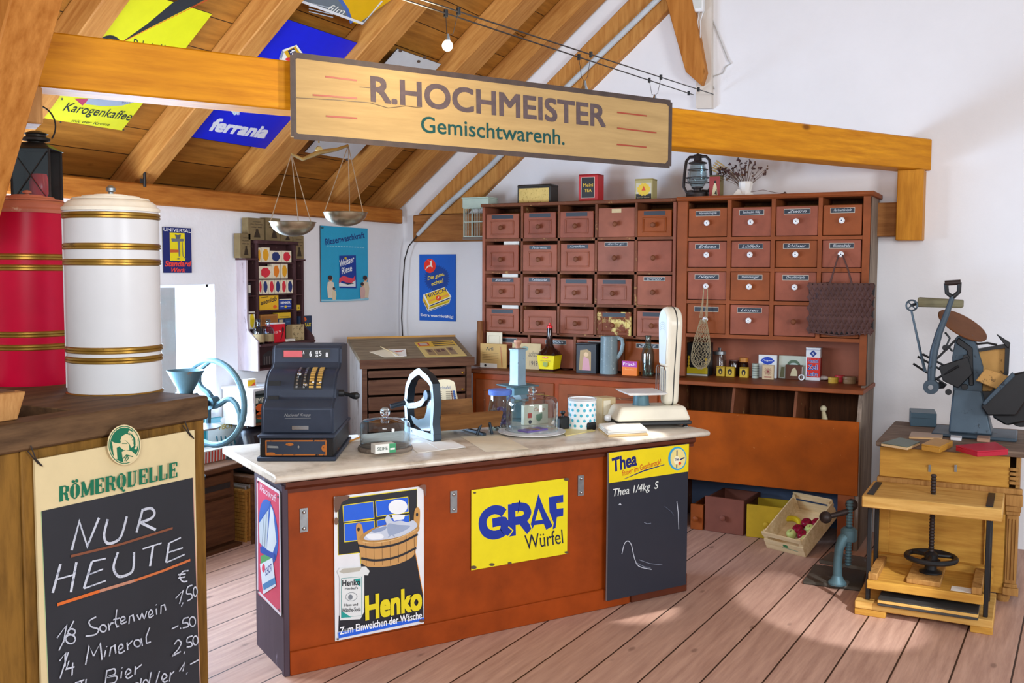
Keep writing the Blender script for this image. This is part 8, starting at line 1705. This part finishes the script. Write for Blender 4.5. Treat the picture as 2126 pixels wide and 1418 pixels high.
b.tube([(pf(1978, 617, yl)[0], yl, pf(1978, 617, yl)[1]), (pf(1966, 608, yl)[0], yl, pf(1966, 608, yl)[1]), (gl[0], yl, gl[1])], [0.013, 0.012, 0.012], 'press_black', 10); b.tube([(pf(1978, 617, yl)[0], yl, pf(1978, 617, yl)[1]), (pf(1991, 606, yl)[0], yl, pf(1991, 606, yl)[1]), (gr[0], yl, gr[1])], [0.013, 0.012, 0.012], 'press_black', 10); b.build('grip_fork', lev)
b = MB(); b.cyl((gl[0]-0.006, yl, gl[1]), (gr[0]+0.006, yl, gr[1]), 0.015, 'lantern_iron'); b.build('grip', lev)
# ink disc, roller carriage, small wheel and rod
c = pf(1998, 676, PY+0.02); rd = (pf(2058, 676)[0]-pf(1940, 676)[0])/2
dm = Fr(mat=Matrix.Translation((c[0], PY+0.02, c[1])) @ Matrix.Rotation(R(31), 4, 'Y') @ Matrix.Rotation(R(16), 4, 'X'))
b = MB(dm); b.lathe([(0, -0.006), (rd*0.98, -0.006), (rd, 0), (rd*0.98, 0.006), (0, 0.006)], 'rust', n=48); b.build('ink_disc', t)
b = MB(); yr = PY-0.02; (ra, rz_) = pf(1906, 626, yr); (rb, rz2) = pf(2000, 630, yr)
b.hexa([(ra, yr-0.05, rz_-0.03), (rb, yr-0.05, rz2-0.025), (rb, yr+0.05, rz2-0.025), (ra, yr+0.05, rz_-0.03), (ra, yr-0.035, rz_+0.025), (rb, yr-0.035, rz2+0.02), (rb, yr+0.05, rz2+0.02), (ra, yr+0.05, rz_+0.025)], 'roller_wood'); b.build('roller_cover', t, bevel=0.006)
b = MB(); x, z = pf(1893, 634, yr-0.06); b.tube([(x+0.030*math.cos(R(q)), yr-0.06, z+0.030*math.sin(R(q))) for q in range(0, 360, 20)], 0.005, 'press_grey', 8, True); w3 = b.build('guide_wheel', t)
for k in range(4): b = MB(); a_ = R(45+90*k); b.cyl((x, yr-0.06, z), (x+0.03*math.cos(a_), yr-0.06, z+0.03*math.sin(a_)), 0.0035, 'press_grey', 6); b.build('spoke', w3)
b = MB(); b.cyl((x, yr-0.07, z), (ra+0.01, yr, rz_-0.005), 0.009, 'press_black', 10); b.build('axle', w3)
x2, z2 = pf(1921, 772, PY-0.1); b = MB(); b.tube([(x, yr-0.07, z-0.03), (pf(1912, 735, PY-0.1)[0], PY-0.1, pf(1912, 735, PY-0.1)[1]), (x2, PY-0.1, z2)], [0.006, 0.007, 0.009], 'press_grey', 8); b.build('rod', t)
for p, q in (((1905, 740), (1975, 780)), ((1896, 755), (1965, 800)), ((1915, 735), (1985, 772)), ((1945, 745), (1985, 705)), ((1990, 760), (1930, 795))):
    u, v = pf(*p, PY-0.09), pf(*q, PY-0.06); b = MB(); b.cyl((u[0], PY-0.09, u[1]), (v[0], PY-0.06, v[1]), 0.0065, 'press_black', 8); b.build('linkage_rod', t)
b = MB(); u = [pf(*p, PY-0.07) for p in ((1962, 690), (1972, 702), (1966, 716), (1978, 730))]; b.tube([(p[0], PY-0.07, p[1]) for p in u], 0.006, 'press_black', 8); b.build('spring_arm', t)
for px, py in ((1963, 722), (2006, 742), (2003, 803), (1969, 814)): p = pf(px, py, PY-0.065); b = MB(); b.lathe([(0.016, -0.012), (0.018, 0), (0.016, 0.02)], 'press_black', (p[0], PY-0.065, p[1]), 14, 'y'); b.build('boss', t)
# bed frame with its wooden forme, and the tilted platen
yb2 = PY-0.02
b = MB(); o_ = [(2020, 726), (2097, 712), (2094, 776), (2060, 830), (2014, 832)]; i_ = [(2026, 731), (2087, 722), (2085, 772), (2058, 812), (2022, 812)]
O = [pf(x, y, yb2) for x, y in o_]; I = [pf(x, y, yb2) for x, y in i_]; n = 5
for k in range(n):
    k2 = (k+1) % n; b.add([(O[k][0], yb2-0.02, O[k][1]), (O[k2][0], yb2-0.02, O[k2][1]), (I[k2][0], yb2-0.02, I[k2][1]), (I[k][0], yb2-0.02, I[k][1]), (O[k][0], yb2+0.03, O[k][1]), (O[k2][0], yb2+0.03, O[k2][1]), (I[k2][0], yb2+0.03, I[k2][1]), (I[k][0], yb2+0.03, I[k][1])], [(0, 1, 2, 3), (4, 7, 6, 5), (0, 4, 5, 1), (2, 6, 7, 3)], 'press_black')
b.build('chase_frame', t)
b = MB(); b.prism(I, yb2+0.012, yb2+0.022, 'forme_wood' if 'forme_wood' in MATS else (worn('forme_wood', '#c49658', '#3a2c20', 0.7, 0.58, 10) and 'forme_wood')); b.build('forme', t)
PP('arm', ((2068, 693), (2074, 696), (2098, 712), (2094, 724), (2086, 716)), PY-0.06, PY-0.03, 'press_black')
PP('bridge', ((1990, 700), (2020, 722), (2022, 800), (2012, 800), (2008, 728), (1985, 712)), PY-0.06, PY-0.02, 'press_black')
b = MB(); u = [pf(*p, PY-0.04) for p in ((2010, 708), (2030, 714), (2050, 712), (2070, 716))]; b.tube([(p[0], PY-0.04, p[1]) for p in u], 0.006, 'press_black', 8); b.build('hook', t)
PP('delivery_board', ((2046, 765), (2096, 782), (2070, 808), (2026, 790)), PY-0.12, PY-0.10, 'forme_wood')
PP('platen', ((2036, 842), (2104, 776), (2140, 768), (2146, 810), (2110, 862), (2050, 862)), PY-0.16, PY-0.11, 'press_black', None, 0.008)
PP('platen_back', ((2060, 862), (2100, 822), (2150, 820), (2150, 868), (2090, 880)), PY-0.10, PY+0.06, 'press_black', None, 0.01)
b = MB(); p = pf(2120, 862, PY-0.05); b.lathe([(0.06, -0.02), (0.065, -0.01), (0.065, 0.02), (0.05, 0.03)], 'press_black', (p[0], PY-0.05, p[1]), 24, 'y'); b.build('cam', t)
PP('strut', ((2038, 838), (2046, 842), (2108, 780), (2102, 772)), PY-0.17, PY-0.16, 'press_grey')
